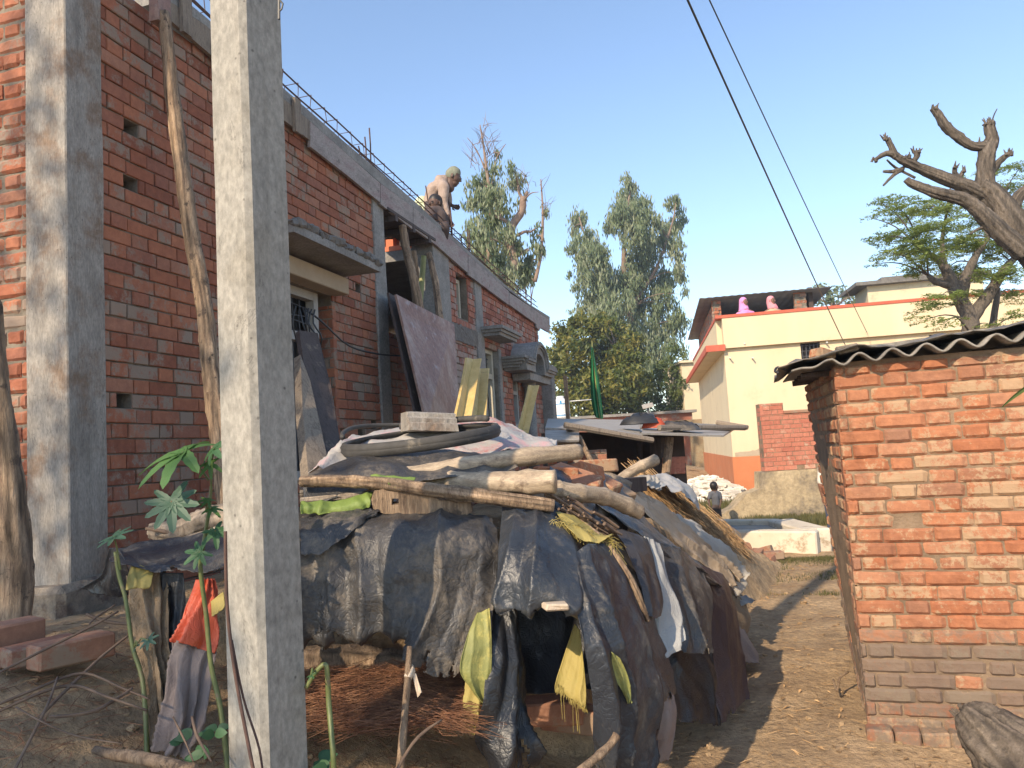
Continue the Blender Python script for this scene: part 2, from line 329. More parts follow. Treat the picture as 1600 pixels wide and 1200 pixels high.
M('paint_terracotta', [(.46, .15, .055), (.54, .20, .085)], 1.5, rough=.8, bs=10, bst=.15, spot=(.42, .22, .12), spotscale=2.5, spotpos=(.55, .7))
M('plaster_patch', [(.36, .28, .19), (.44, .35, .25)], 3, bst=.3)
M('plaster_old', [(.50, .39, .24), (.40, .31, .19), (.22, .18, .13)], 2, bs=18, bst=.7, bd=.02, spot=(.12, .10, .08), spotscale=1.7, spotpos=(.52, .66), fine=12)
M('whitewash', [(.58, .50, .38), (.68, .60, .47)], 3, bs=15, bst=.4, spot=(.36, .28, .19), spotscale=4, spotpos=(.54, .66))
M('platform_floor', [(.27, .25, .22), (.36, .33, .29)], 2, bst=.3, spot=(.42, .34, .24), spotscale=1.2, spotpos=(.5, .62))
M('asbestos', [(.16, .145, .125), (.27, .245, .21)], 6, bs=25, bst=.5, bd=.005, fine=40)
M('tin', [(.22, .20, .175), (.36, .33, .29), (.28, .24, .20)], 3, rough=.55, bs=10, bst=.2, stretch=(1, 6, 1), spot=(.25, .18, .13), spotscale=3, spotpos=(.58, .7))
M('tin_dark', [(.085, .08, .08), (.14, .13, .13)], 3, rough=.6, bst=.2)
M('rubble_white', [(.58, .52, .43), (.72, .66, .57)], 5, bst=.4, var=.25)
M('tank_white', [(.72, .72, .72), (.78, .78, .77)], 3, rough=.35, bst=0)
M('tank_blue', [(.06, .26, .50), (.08, .32, .58)], 3, rough=.4, bst=0)
M('pvc', [(.55, .55, .53), (.64, .64, .62)], 3, rough=.4, bst=0)
M('flag_green', [(.01, .17, .055), (.015, .24, .075)], 3, rough=.7, bst=.2)
M('skin', [(.16, .075, .045), (.22, .11, .07)], 8, rough=.6, bst=.1)
M('skin_dark', [(.075, .038, .026), (.11, .06, .04)], 8, rough=.6, bst=.1)
M('hair', [(.012, .010, .009), (.022, .018, .016)], 30, rough=.5, bst=.4)
M('cap_knit', [(.17, .18, .13), (.24, .25, .19)], 30, rough=.95, bs=60, bst=.8)
M('shirt_beige', [(.30, .22, .175), (.42, .32, .26)], 9, rough=.95, bs=9, bst=1., bd=.03)
M('shirt_grey', [(.085, .09, .105), (.12, .125, .145)], 6, rough=.9, bst=.3)
M('shirt_green', [(.50, .54, .33), (.58, .62, .42)], 6, rough=.9, bst=.3)
M('shirt_white', [(.66, .60, .52), (.72, .67, .58)], 6, rough=.9, bst=.3)
M('shirt_check', [(.30, .25, .22), (.55, .50, .46)], 24, rough=.9, bst=.3)
M('trouser_dark', [(.05, .035, .032), (.09, .065, .058)], 12, rough=.9, bst=.4)
M('trouser_blue', [(.05, .065, .11), (.075, .09, .14)], 12, rough=.9, bst=.3)
M('veil_pink', [(.62, .20, .46), (.70, .28, .52)], 5, rough=.8, bst=.3)
M('veil_salmon', [(.62, .22, .26), (.68, .28, .30)], 5, rough=.8, bst=.3)
M('dress_tan', [(.42, .30, .17), (.50, .38, .24)], 12, rough=.9, bst=.3)
# ------------------------------------------------------------------ brickwork
def bricks(mb, O, ex, ey, s0, s1, z0, z1, L=.218, Hc=.078, joint=.0075, dep=.05, holes=(), gaps=(), hi=False, rough=.003, zdirt=None, mi=1, seed=1, warp=None, smear=None, rnd=None):
    """Flemish bond of single bricks standing proud of the mortar; holes are openings, gaps are missing bricks"""
    R = random.Random(seed); ex = Vector(ex); ey = Vector(ey); O = Vector(O)
    holes = list(holes)+gap_rects(gaps, z0, Hc, s0, s1, z1)
    k = 0; z = z0
    while z < z1-.02:
        za, zb = z+joint/2, min(z+Hc, z1)-joint/2; zm = (za+zb)/2
        iv = [(s0, s1)]
        for (a, b, c, d) in holes:
            if c < zm < d:
                nv = []
                for (p, q) in iv:
                    if b <= p or a >= q: nv.append((p, q)); continue
                    if a-p > .03: nv.append((p, a))
                    if q-b > .03: nv.append((b, q))
                iv = nv
        x = s0-(L*1.5)*(.5 if k % 2 else 0)-R.uniform(0, .02); hd = False
        while x < s1:
            ln = (L*.515 if hd else L)+R.uniform(-.008, .008); hd = not hd
            a0, b0 = x+joint/2, x+ln-joint/2; x += ln
            for (p, q) in iv:
                a, b = max(a0, p+joint/4), min(b0, q-joint/4)
                if b-a < .025: continue
                rec = R.uniform(-1, 1)*rough; tl = R.uniform(-1, 1)*rough*.7
                dz = R.uniform(-.002, .002)
                c = (R.random(), R.random() if smear is None else min(1, max(0, R.random()+smear(a, zm))), 0. if zdirt is None else zdirt(a, zm, R))
                if hi:
                    nx, nzz = 9, 5; g = []
                    ph = R.uniform(0, 50)
                    for j in range(nzz+1):
                        row = []
                        for i in range(nx+1):
                            u, v = i/nx, j/nzz; eu = min(u, 1-u)*(b-a); ev = min(v, 1-v)*(zb-za)
                            e = min(eu, ev); cor = math.hypot(max(0, .016-eu), max(0, .016-ev))
                            dd = -.0055*(1-sm(0, .006, e))-(.010*(cor/.02) if cor > .013 else 0)
                            n1 = noise.noise(Vector((u*2.4+ph, v*1.5, ph))); n2 = noise.noise(Vector((u*9+ph, v*5, ph+3)))
                            off = rec+tl*(u*2-1)+dd+n1*.004+n2*.002
                            ss = a+(b-a)*u+(.003*noise.noise(Vector((v*3+ph, ph, 7)))*(1 if u in (0, 1) else 0))
                            zz = za+dz+(zb-za)*v+.0035*noise.noise(Vector((u*3.1+ph, 5, ph)))*(1 if v in (0, 1) else .5)
                            row.append(O+ex*ss+ey*off+UP*zz)
                        g.append(row)
                    bk = [[p_-ey*dep for p_ in (g[0][0], g[0][-1], g[-1][-1], g[-1][0])]]
                    mb.grid(g[::-1], mi, c)
                    rim = g[0]+[r[-1] for r in g[1:]]+g[-1][-2::-1]+[r[0] for r in g[-2:0:-1]]
                    n = len(rim); mb.add(rim+[p_-ey*dep for p_ in rim], [(i, (i+1) % n+n*0, (i+1) % n+n, i+n)[::-1] for i in range(n)], mi, c)
                else:
                    bv = .0035; vs = []
                    for (e, dd) in ((bv, 0), (0, -bv*1.3), (0, -dep)):
                        for (ss, zz) in ((a+e, za+e), (b-e, za+e), (b-e, zb-e), (a+e, zb-e)):
                            j = R.uniform(-.002, .002) if dd == 0 else 0
                            vs.append(O+ex*(ss+j)+ey*(dd+rec+tl*(1 if ss > (a+b)/2 else -1))+UP*(zz+dz+j))
                    fs = [(0, 1, 2, 3)]+[(4+i, 4+(i+1) % 4, (i+1) % 4, i) for i in range(4)]+[(8+i, 8+(i+1) % 4, 4+(i+1) % 4, 4+i) for i in range(4)]
                    mb.add(vs, fs if ex.cross(UP).dot(ey) > 0 else [f[::-1] for f in fs], mi, c)
        z += Hc; k += 1
def gap_rects(gaps, z0, Hc, s0, s1, z1):
    r = []
    for gs, gz in gaps:
        if s0 < gs < s1 and z0 < gz < z1:
            k = int((gz-z0)/Hc); r.append((gs-.055, gs+.055, z0+k*Hc+.002, z0+(k+1)*Hc-.002))
    return r
def slab(mb, O, ex, ey, s0, s1, z0, z1, off, th, holes=(), mi=0):
    """wall body with openings, front face at ey*off, thickness th behind it"""
    O = Vector(O); xs = sorted(set([s0, s1]+[h[i] for h in holes for i in (0, 1) if s0 < h[i] < s1])); zs = sorted(set([z0, z1]+[h[i] for h in holes for i in (2, 3) if z0 < h[i] < z1]))
    nx, nzz = len(xs)-1, len(zs)-1
    def solid(i, j):
        if not (0 <= i < nx and 0 <= j < nzz): return False
        x, z = (xs[i]+xs[i+1])/2, (zs[j]+zs[j+1])/2
        return not any(a < x < b and c < z < d for a, b, c, d in holes)
    def p(x, z, d): return O+ex*x+ey*(off-d)+UP*z
    for i in range(nx):
        for j in range(nzz):
            if not solid(i, j): continue
            a, b, c, d = xs[i], xs[i+1], zs[j], zs[j+1]
            mb.add([p(a, c, 0), p(b, c, 0), p(b, d, 0), p(a, d, 0)], [(0, 1, 2, 3)], mi); mb.add([p(a, c, th), p(a, d, th), p(b, d, th), p(b, c, th)], [(0, 1, 2, 3)], mi)
            for (di, dj, A, B) in ((-1, 0, (a, c), (a, d)), (1, 0, (b, d), (b, c)), (0, -1, (b, c), (a, c)), (0, 1, (a, d), (b, d))):
                if not solid(i+di, j+dj): mb.add([p(*A, 0), p(*B, 0), p(*B, th), p(*A, th)], [(0, 1, 2, 3)], mi)
    return mb
def prism(mb, poly, O, ex, ez, ey, d0, d1, mi=0, col=None):
    """polygon in (ex, ez) swept along ey from d0 to d1"""
    n = len(poly); O = Vector(O); vs = [O+ex*a+ez*b+ey*d for d in (d0, d1) for a, b in poly]
    fs = [tuple(range(n)), tuple(range(n, 2*n))[::-1]]+[(i, i+n, (i+1) % n+n, (i+1) % n) for i in range(n)]
    return mb.add(vs, fs, mi, col)
OUT = -WN                                                  # out of the house towards the lane
# ------------------------------------------------------------------ the ground
def ground_sheet():
    mb = MB(); xs = np.concatenate([-np.geomspace(300, 4.3, 14), np.arange(-4, 4.6, .07), np.geomspace(5, 16, 26), np.geomspace(20, 300, 10)])
    ys = np.concatenate([-np.geomspace(300, 2, 12), np.arange(0, 9, .07), np.geomspace(9.2, 30, 45), np.geomspace(34, 600, 14)])
    rows = []
    for y in ys:
        rows.append([Vector((x, y, ground(x, y)+.006*nz(x, y, 1, 19)+(.018*abs(nz(x, y, 5, 3.3)) if wall_dist(x, y) < 2.6 else 0))) for x in xs])
    mb.grid(rows); mb.f = [f[::-1] for f in mb.f]
    o = mb.build('ground', 'soil', smooth=True, base=(0, 0, 0)); tag(o, kind='structure')
ground_sheet()
# ------------------------------------------------------------------ the half-built brick house on the left
ZT = 3.45                                                  # underside of the formwork
house = thing('brick_house', WP(0, 0, .8), 'unfinished red brick house with bare concrete columns along the left side', 'house')
mb = MB()
hol = [(1.62, 2.55, 1.30, 2.73), (5.50, 5.90, 3.02, 3.56), (6.46, 7.02, .9, 2.80), (7.70, 8.0, 1.75, 2.68)]
gaps = [(.44, 3.30), (.43, 2.97), (.36, 1.78), (3.04, 3.18), (3.01, 2.91), (2.58, 1.62), (3.20, 1.70), (2.95, 1.66), (8.6, 2.3), (7.3, 2.55)]
segs = [(.225, 3.34, 4.02), (3.55, 4.75, 2.58), (5.25, 6.16, 3.72), (6.42, 9.45, 3.66)]
for i, (a, b, zt) in enumerate(segs):
    slab(mb, WC, WD, OUT, a, b, .3, zt, -.013, .22, [h for h in hol if a < h[0] < b]+gap_rects(gaps, .74, .078, a, b, zt), 0)
    far = b > 5
    bricks(mb, WC, WD, OUT, a, b, .74, zt, holes=[h for h in hol if a < h[0] < b], gaps=gaps, seed=5+i, rough=.0045, mi=2 if far else 1,
           smear=(lambda s, z: .40*(1-sm(1.5, 2.3, z))-.12) if not far else (lambda s, z: .45 if 2.85 > z > 1.2 and s < 6.2 else 0.))
# end wall, facing the camera
slab(mb, WC, WN, -WD, .232, 4.0, .3, 4.0, -.013, .22, gap_rects([(.62, 2.82)], .74, .078, .2, 4, 4), 0)
bricks(mb, WC, WN, -WD, .232, 1.1, .74, 4.0, hi=True, seed=3, rough=.006, gaps=[(.62, 2.82)]); bricks(mb, WC, WN, -WD, 1.1, 4.0, .74, 4.0, seed=33, rough=.006)
# reveals of the openings in brick
for (s_, z0, z1, sd) in ((2.552, 1.3, 2.66, -1), (5.902, 3.02, 3.5, -1), (7.06, 1.0, 2.6, -1)):
    pass
mb.build('wall', ['mortar_grey', 'brick_red', 'brick_far'], house)
# the deck over the rooms and the rooms' dark insides
mb = MB()
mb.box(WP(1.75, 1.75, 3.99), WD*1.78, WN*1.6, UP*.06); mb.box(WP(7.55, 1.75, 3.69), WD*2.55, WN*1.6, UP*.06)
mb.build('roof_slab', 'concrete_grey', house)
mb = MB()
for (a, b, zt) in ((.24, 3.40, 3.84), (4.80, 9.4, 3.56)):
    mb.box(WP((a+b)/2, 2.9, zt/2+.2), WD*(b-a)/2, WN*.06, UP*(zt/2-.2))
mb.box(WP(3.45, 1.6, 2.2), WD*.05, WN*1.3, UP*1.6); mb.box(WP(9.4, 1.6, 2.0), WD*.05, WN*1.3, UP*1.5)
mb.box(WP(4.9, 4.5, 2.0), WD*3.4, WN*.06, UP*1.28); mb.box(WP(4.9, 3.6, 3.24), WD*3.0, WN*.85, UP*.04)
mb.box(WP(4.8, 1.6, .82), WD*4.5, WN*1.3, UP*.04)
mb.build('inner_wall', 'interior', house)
# orange shuttered beam across the far side of the gap, facing the lane and the sun
def PX(u, v, s0):
    q = ray(u, v); t = (WC+WD*s0-Vector((0, 0, H))).dot(WD)/q.dot(WD); X = Vector((0, 0, H))+q*t; return (X-WC).dot(WN), X.z
S0 = 5.30; o0, zt = PX(604, 372.5, S0); zb = PX(604, 393, S0)[1]; oa = .26; ob = o0+1.6
mb = MB(); mb.box(WP(S0-.03, (oa+ob)/2, zb-.03), WD*.16, WN*(ob-oa)/2, UP*.028, 0); mb.box(WP(S0-.05, o0-.08, (zb+zt)/2), WD*.05, WN*.045, UP*(zt-zb)/2, 0); mb.box(WP(S0-.07, (oa+ob)/2, zt+.012), WD*.10, WN*(ob-oa)/2, UP*.012, 0)
slab(mb, WP(S0, 0, 0), WN, -WD, oa, ob, zb, zt, -.01, .2, (), 1); bricks(mb, WP(S0, 0, 0), WN, -WD, oa, ob, zb+.005, zt, seed=9, mi=2)
mb.build('beam', ['orange_paint', 'mortar_tan', 'brick_hut'], house)
for k in range(3): mb = MB(); mb.box(WP(S0-.03, oa+.35+.5*k, zb-.12-.02*k), WD*.10, WN*.13, UP*.045); mb.build('shuttering', 'orange_paint', house)
# columns
def column(name, s0, s1, z0, z1, off0=-.004, th=.24, m='concrete_column', lean=0, n=26):
    mb = MB(); rows = []; cx = (s0+s1)/2; hw = (s1-s0)/2
    prof = [(-hw, -.001), (-hw+.006, .005), (hw-.006, .005), (hw, -.001), (hw, -th), (-hw, -th), (-hw, -.001)]
    for i in range(n+1):
        z = z0+(z1-z0)*i/n
        rows.append([WP(cx+a+lean*(z-z0)+.004*nz(a*3, z, s0, 2.5), -b-off0*-1+.004*nz(a*5, z*2, 4, 1.2), z) for a, b in prof])
    mb.grid(rows, 0); mb.add(rows[-1][:-1], [tuple(range(6))]); return mb.build(name, m, house)
column('column', 0, .232, .55, 4.6)
column('column', 3.335, 3.555, .7, 3.88, m='concrete_grey', off0=-.012)
column('column', 4.77, 5.255, .7, 3.74, m='concrete_grey', off0=-.010)
column('column', 6.15, 6.43, .7, 3.68, m='concrete_grey', off0=-.010)
column('column', 7.02, 7.14, .7, 2.8, m='concrete_grey', off0=-.012)
mb = MB(); mb.bbox(WP(.10, .10, .60), WD*.19, WN*.17, UP*.34, .03, jit=.02); mb.bbox(WP(.12, .10, .30), WD*.27, WN*.22, UP*.42, .03, jit=.015); mb.build('column_footing', 'footing', house)
mb = MB(); mb.tube([WP(8.22, -.10, 1.0), WP(8.22, -.10, 2.35)], .085, 16); mb.tube([WP(8.22, -.10, 2.35), WP(8.22, -.10, 2.42), WP(8.22, -.10, 2.52)], [.09, .115, .12], 16); mb.build('pillar', 'concrete_grey', house, smooth=True)
mb = MB(); mb.bbox(WP(9.55, -.08, 1.75), WD*.10, WN*.10, UP*.95, .012); mb.build('pillar', 'concrete_grey', house)
# rough band of cement on the brick between two columns
mb = MB(); rows = []
for j in range(9):
    rows.append([WP(5.26+.9*i/24, -.012-.02*abs(nz(i*.7, j*.9, 3)), 2.72+.20*j/8+(.03*nz(i*.6, j, 8) if j in (0, 8) else 0)) for i in range(25)])
mb.grid(rows[::-1]); mb.build('cement_band', 'cement_dark', house)
# small high window, big near window, tall door and far window: frames, grilles, black panels coloured as the shade inside
def opening(a, b, c, d, off, fw, nm, nv, nh, mat='frame_cream', trans=None, pattern=False):
    fr = MB(); xs, zs = (a+b)/2, (c+d)/2
    fr.box(WP(a+fw/2, off, zs), WD*fw/2, WN*.035, UP*(d-c)/2); fr.box(WP(b-fw/2, off, zs), WD*fw/2, WN*.035, UP*(d-c)/2)
    fr.box(WP(xs, off, d-fw/2), WD*((b-a)/2-fw), WN*.034, UP*fw/2)
    if nm == 'window': fr.box(WP(xs, off, c+fw/2), WD*((b-a)/2-fw), WN*.034, UP*fw/2)
    if trans: fr.box(WP(xs, off, trans), WD*((b-a)/2-fw), WN*.033, UP*fw/2)
    o = fr.build(nm, mat, house)
    g = MB(); c0 = (trans or c)
    top = d-fw
    for i in range(1, nv+1):
        x = a+fw+(b-a-2*fw)*i/(nv+1); g.tube([WP(x, off+.02, c+(.0 if nm == 'window' or True else 0)), WP(x, off+.02, (trans or top))], .006, 5, cap=False)
    if trans:
        for i in range(1, 6):
            x = a+fw+(b-a-2*fw)*i/6; g.tube([WP(x, off+.02, trans), WP(x+.02*(-1)**i, off+.02, (trans+top)/2), WP(x, off+.02, top)], .005, 5, cap=False)
        for i in range(1, 5):
            z = trans+(top-trans)*i/5; g.tube([WP(a+fw, off+.02, z), WP(xs, off+.02, z+.02*(-1)**i), WP(b-fw, off+.02, z)], .005, 5, cap=False)
    for i in range(1, nh+1):
        z = c+(( trans or top)-c)*i/(nh+1); g.tube([WP(a+fw, off+.02, z), WP(b-fw, off+.02, z)], .005, 5, cap=False)
    g.build('grille', 'iron_grey', o)
    k = MB(); k.box(WP(xs, off+.16, zs), WD*((b-a)/2), WN*.01, UP*(d-c)/2); k.build('black_shade_panel', 'black', o)  # flat black panel, its colour stands in for the unlit room behind
opening(1.62, 2.42, 1.30, 2.73, .09, .065, 'window', 5, 0, 'frame_grey', 2.36)
opening(5.50, 5.86, 3.02, 3.52, .12, .045, 'window', 3, 2, 'frame_cream')
opening(6.47, 7.0, .9, 2.79, .10, .07, 'door_frame', 0, 0, 'frame_cream', 2.42)
opening(7.67, 7.99, 1.75, 2.67, .05, .05, 'window', 1, 0, 'frame_grey', 2.25)
# brick jamb beside the near window, rusty lump above it, deep lintel
mb = MB(); slab(mb, WP(2.555, .005, 0), WN, -WD, -.0, .22, 1.3, 2.75, -.009, .03, (), 0); bricks(mb, WP(2.547, .0, 0), WN, -WD, 0, .22, 1.3, 2.66, seed=44)
mb.build('window_jamb', ['mortar_grey', 'brick_red'], house)
mb = MB(); mb.bbox(WP(1.98, -.006, 2.80), WD*.62, WN*.12, UP*.065, .006); mb.build('window_lintel', 'plaster_patch', house)
# concrete sunshade over the near window: slab with a rough brick back
A = W(595, 424, 0); 
mb = MB(); s0, s1 = 1.40, 2.66; z0 = 2.90
prism(mb, [(s0, 0), (s1, 0), (s1, .055), (s0, .055)], WP(0, 0, z0), WD, UP, OUT, .003, .38)
mb2 = MB(); R_ = random.Random(4)
for k in range(26):
    s = s0+.03+(s1-s0-.05)*k/25
    mb2.bbox(WP(s, -.35+R_.uniform(-.02, .02), z0+.075+R_.uniform(-.01, .018)), WD*.04, WN*.035, UP*.026, .012, jit=.012, col=(R_.random(), R_.random(), .2))
for k in range(60):
    s = R_.uniform(s0, s1-.03); mb2.bbox(WP(s, -R_.uniform(.05, .34), z0+.062), WD*R_.uniform(.02, .05), WN*.03, UP*.014, .008, jit=.01, col=(R_.random(), R_.random(), .3))
cn = mb.build('sunshade', 'concrete_grey', house); mb2.build('rubble_edge', 'cement_dark', cn)
# moulded sunshade over the door
def moulding(a, b, z0, steps, name, mat='concrete_grey', ext=0.):
    mb = MB(); z = z0
    for (h, pr) in steps:
        prism(mb, [(a-(pr-steps[0][1]), 0), (b+(pr-steps[0][1]), 0), (b+(pr-steps[0][1]), h), (a-(pr-steps[0][1]), h)], WP(0, 0, z), WD, UP, OUT, -.0, pr); z += h+.001
    return mb.build(name, mat, house)
moulding(6.36, 7.17, 2.89, [(.04, .24), (.035, .27), (.04, .30)], 'sunshade')
# arched porch hood: stepped moulding that runs flat, rises over an arch and runs flat again
def hood_line(off):
    zb = 2.61; cx, r = 8.05, .36
    pts = [(7.26-off*.3, zb+off), (cx-r-off, zb+off)]
    for k in range(15): t = math.pi*(1-k/14); pts.append((cx+(r+off)*math.cos(t), zb+.03+(r*.72+off)*math.sin(t)))
    return pts+[(cx+r+off, zb+off), (8.95+off*.3, zb+off)]
mb = MB()
def ribbon(mb, off0, off1, d0, d1):
    a, b = hood_line(off0), hood_line(off1); n = len(a)
    for i in range(n-1):
        q = [a[i], a[i+1], b[i+1], b[i]]
        vs = [WP(s, -d, z) for d in (d0, d1) for s, z in q]
        mb.add(vs, [(0, 1, 2, 3), (7, 6, 5, 4), (0, 4, 5, 1), (2, 6, 7, 3)]+([(3, 7, 4, 0)] if i == 0 else [])+([(1, 5, 6, 2)] if i == n-2 else []))
ribbon(mb, -.09, 0, .005, .33); ribbon(mb, .001, .03, .005, .355); ribbon(mb, .031, .06, .005, .38); ribbon(mb, .061, .09, .005, .36)
mb.build('porch_hood', 'concrete_grey', house)
moulding(7.22, 7.62, 2.56, [(.035, .24), (.035, .28), (.035, .32), (.035, .36)], 'hood_bracket')
moulding(8.52, 8.92, 2.50, [(.035, .28), (.035, .32), (.035, .36), (.035, .38)], 'hood_bracket')
mb = MB(); mb.box(WP(8.25, -.15, 2.46), WD*.62, WN*.13, UP*.05); mb.build('porch_beam', 'concrete_grey', house)
mb = MB(); mb.box(WP(9.75, -.34, 1.9), WD*.03, WN*.03, UP*.72); mb.build('porch_post', 'wood_prop', house)
# formwork boards nailed along the roof edge
fw = thing('formwork', WP(2, -.05, 3.5), 'grey and pinkish shuttering boards nailed along the roof edge of the brick house', 'formwork')
def wpoly(mb, px, off0, off1, mi=0):
    pts = [W(u, v, off0) for u, v in px]
    vs = [WP(s, o_, z) for o_ in (off0, off1) for s, z in pts]; n = len(pts)
    fs = [tuple(range(n)), tuple(range(n, 2*n))[::-1]]+[(i, i+n, (i+1) % n+n, (i+1) % n) for i in range(n)]
    c = Vector((0, 0, 0)); a, b, c_ = vs[0], vs[1], vs[2]
    if (b-a).cross(c_-b).dot(OUT) < 0: fs = [f[::-1] for f in fs]
    mb.add(vs, fs, mi)
BT = [(262, 0), (286, 17), (322, 40), (442, 153), (485, 190), (545, 243), (595, 287), (644, 322), (682, 353), (734, 400), (796, 456), (859, 500)]
TT = [(262, -22), (287, 0), (322, 27), (442, 137), (541, 224), (598, 272), (646, 313), (697, 360), (731, 391), (785, 441), (827, 475), (859, 495)]
BB = [(485, 229), (580, 303), (596, 318), (640, 353), (682, 383), (702, 400), (736, 431), (777, 462), (796, 475), (839, 506), (859, 521)]
def lv(l, u): return float(np.interp(u, [a for a, b in l], [b for a, b in l]))
for i, (u0, u1) in enumerate(((485, 594), (595, 645), (646, 731), (732, 795))):
    us = [u0]+[u for u, v in BT if u0+3 < u < u1-3]+[u1]; ub = [u for u in us]
    mb = MB(); wpoly(mb, [(u, lv(BT, u)) for u in us]+[(u, lv(BB, u)+(2 if i % 2 else 0)) for u in ub[::-1]], -.05-.003*(i % 2), -.025-.003*(i % 2)); mb.build('board', 'formwork', fw)
mb = MB(); wpoly(mb, [(796, 457), (859, 500), (859, 520), (853, 517), (845, 512), (843, 517), (839, 512), (838, 506), (796, 476)], -.05, -.025); mb.build('board', 'formwork', fw)
mb = MB(); wpoly(mb, [(262, 0), (322, 40), (442, 153), (484, 189), (484, 219), (443, 187), (323, 80), (262, 28)], -.045, -.02); mb.build('board', 'wood_grey', fw)
for (u, v) in ((288, 22), (345, 85), (462, 182)):
    s_, z_ = W(u, v, -.05); mb = MB(); mb.box(WP(s_, -.06, z_), WD*.04, WN*.014, UP*.13); mb.build('batten', 'wood_grey', fw)
mb = MB(); us = [262, 322, 380, 442, 485, 541, 598, 646, 697, 731, 785, 827, 859]
wpoly(mb, [(u, lv(TT, u)) for u in us]+[(u, lv(BT, u)-.3) for u in us[::-1]], -.035, .20); mb.build('concrete_edge', 'concrete_grey', fw)
mb = MB(); mb.box(WP(4.16, .11, 3.735), WD*.60, WN*.17, UP*.014)
for k in range(3): mb.box(WP(3.75+.42*k, .11, 3.692), WD*.03, WN*.17, UP*.028)
mb.build('soffit_board', 'wood_dark', fw)
# reinforcing cage on the roof edge
rc = thing('rebar_cage', WP(5, .05, 3.95), 'long thin cage of rusty reinforcing bars lying along the top of the roof edge', 'rebar')
topl = [W(u, v, .04) for u, v in [(232, -95), (439, 108), (532, 194), (580, 239), (664, 317), (712, 361), (790, 432), (838, 472)]]
botl = [W(u, v, .04) for u, v in [(232, -62), (440, 130), (490, 174), (541, 219), (598, 268), (646, 309), (697, 356), (731, 387), (785, 437), (840, 480)]]
def il(l, s): return float(np.interp(s, [a for a, b in l], [b for a, b in l]))
mb = MB()
for off in (.04, .14):
    for l in (topl, botl): mb.tube([WP(a, off, b) for a, b in l], .0065, 6, seg=4)
mb.build('long_bar', 'rust', rc)
s = .5
while s < 9.6:
    t, b = il(topl, s)+.006, max(il(botl, s)-.006, il(topl, s)-.2); j = random.uniform(-.03, .03)
    mb = MB(); mb.tube([WP(s, .03, t), WP(s+j, .03, b), WP(s+j, .15, b), WP(s, .15, t), WP(s, .03, t)], .0035, 5); mb.build('stirrup', 'rust', rc); s += random.uniform(.16, .24) if s > 1.9 else .3
for (u0, v0, u1, v1, off) in ((577, 200, 579, 250, .1), (570, 214, 572, 248, .12), (560, 228, 562, 240, .1), (665, 290, 672, 340, .25), (680, 285, 682, 345, .2), (685, 300, 687, 342, .2), (730, 357, 731, 392, .15), (733, 360, 733, 392, .12), (720, 365, 721, 384, .12), (820, 448, 822, 470, .1), (829, 446, 830, 472, .14), (833, 450, 828, 476, .1)):
    a = W(u0, v0, off); b = W(u1, v1, off)
    mb = MB(); mb.tube([WP(b[0], off, b[1]-.1), WP((a[0]+b[0])/2+.01, off, (a[1]+b[1])/2), WP(a[0], off, a[1])], .0075, 6)
    mb.build('starter_bar', 'rust', rc)
# ------------------------------------------------------------------ props, boards and panels leaning on the house
def leaner(name, pts, rad, mat, label, cat, group=None, n=10, jit=.25, extra=None, seg=3):
    base = pts[-1] if pts[-1].z < pts[0].z else pts[0]
    if extra:
        t = thing(name, base, label, cat, group); MB().tube(pts, rad, 26, jit=jit*.6, seg=seg*2, ridge=.2, rf=5).build('pole', mat, t, smooth=True); extra(t); return t
    o = MB().tube(pts, rad, 26, jit=jit*.6, seg=seg*2, ridge=.2 if 'bamboo' not in name else .03, rf=5).build(name, mat, smooth=True, base=base); return tag(o, label, cat, group)
pp = [(256, 20, 4.05), (270, 150, 4.05), (285, 270, 4.0), (300, 370, 4.0), (318, 470, 3.95), (328, 560, 3.92), (338, 640, 3.9), (352, 760, 3.85), (360, 860, 3.8)]
def ex_(t):
    MB().box(P(250, 12, 4.06), WD*.05, WN*.03, UP*.10).build('head_block', 'plywood_maroon', t)
    MB().tube([P(338, 640, 3.9), P(330, 622, 3.88), P(325, 612, 3.87)], [.03, .022, .016], 7, jit=.2).build('branch_stub', 'wood_prop', t)
leaner('wooden_prop', [P(*q) for q in pp], [.032, .036, .037, .04, .042, .042, .045, .045, .045], 'wood_prop', 'long crooked debarked tree pole leaning on the wall behind the concrete pole', 'prop', 'timber props', 12, .3, ex_)
leaner('wooden_prop', [P(629, 352, 7.35), P(634, 385, 7.35), P(645, 430, 7.3), P(655, 480, 7.3), P(664, 560, 7.25), P(668, 640, 7.2)], [.034, .04, .042, .045], 'wood_prop', 'thick bark-covered prop standing left in the gap of the house', 'prop', 'timber props')
leaner('wooden_prop', [P(646, 392, 7.9), P(650, 430, 7.9), P(648, 460, 7.9), P(660, 560, 7.9), P(664, 650, 7.9)], [.03, .033, .035], 'wood_prop', 'thinner pale prop between the bark-covered prop and the green bamboo', 'prop', 'timber props')
leaner('wooden_prop', [P(670, 395, 7.85), P(680, 440, 7.8), P(688, 500, 7.7), P(697, 570, 7.6), P(702, 630, 7.5), P(705, 690, 7.5)], [.03, .035, .036, .038], 'wood_prop', 'knotty prop leaning in front of the wide concrete column', 'prop', 'timber props')
leaner('bamboo_prop', [P(662, 400, 8.1), P(659, 440, 8.1), P(656, 480, 8.05), P(652, 560, 8.0), P(650, 650, 8.0)], [.03, .032], 'bamboo_green', 'green bamboo pole standing in the dark gap of the house', 'bamboo', seg=2, jit=.05)
leaner('tree_post', [P(-18, 470, 3.0), P(-10, 560, 3.02), P(2, 640, 3.04), P(14, 730, 3.06), P(20, 820, 3.08), P(24, 900, 3.08), P(20, 985, 3.06), P(18, 1010, 3.05)], [.045, .042, .04, .045, .055, .06, .062, .07], 'wood_prop', 'rough tree-trunk post standing at the left edge beside loose bricks', 'post', n=16, jit=.22)
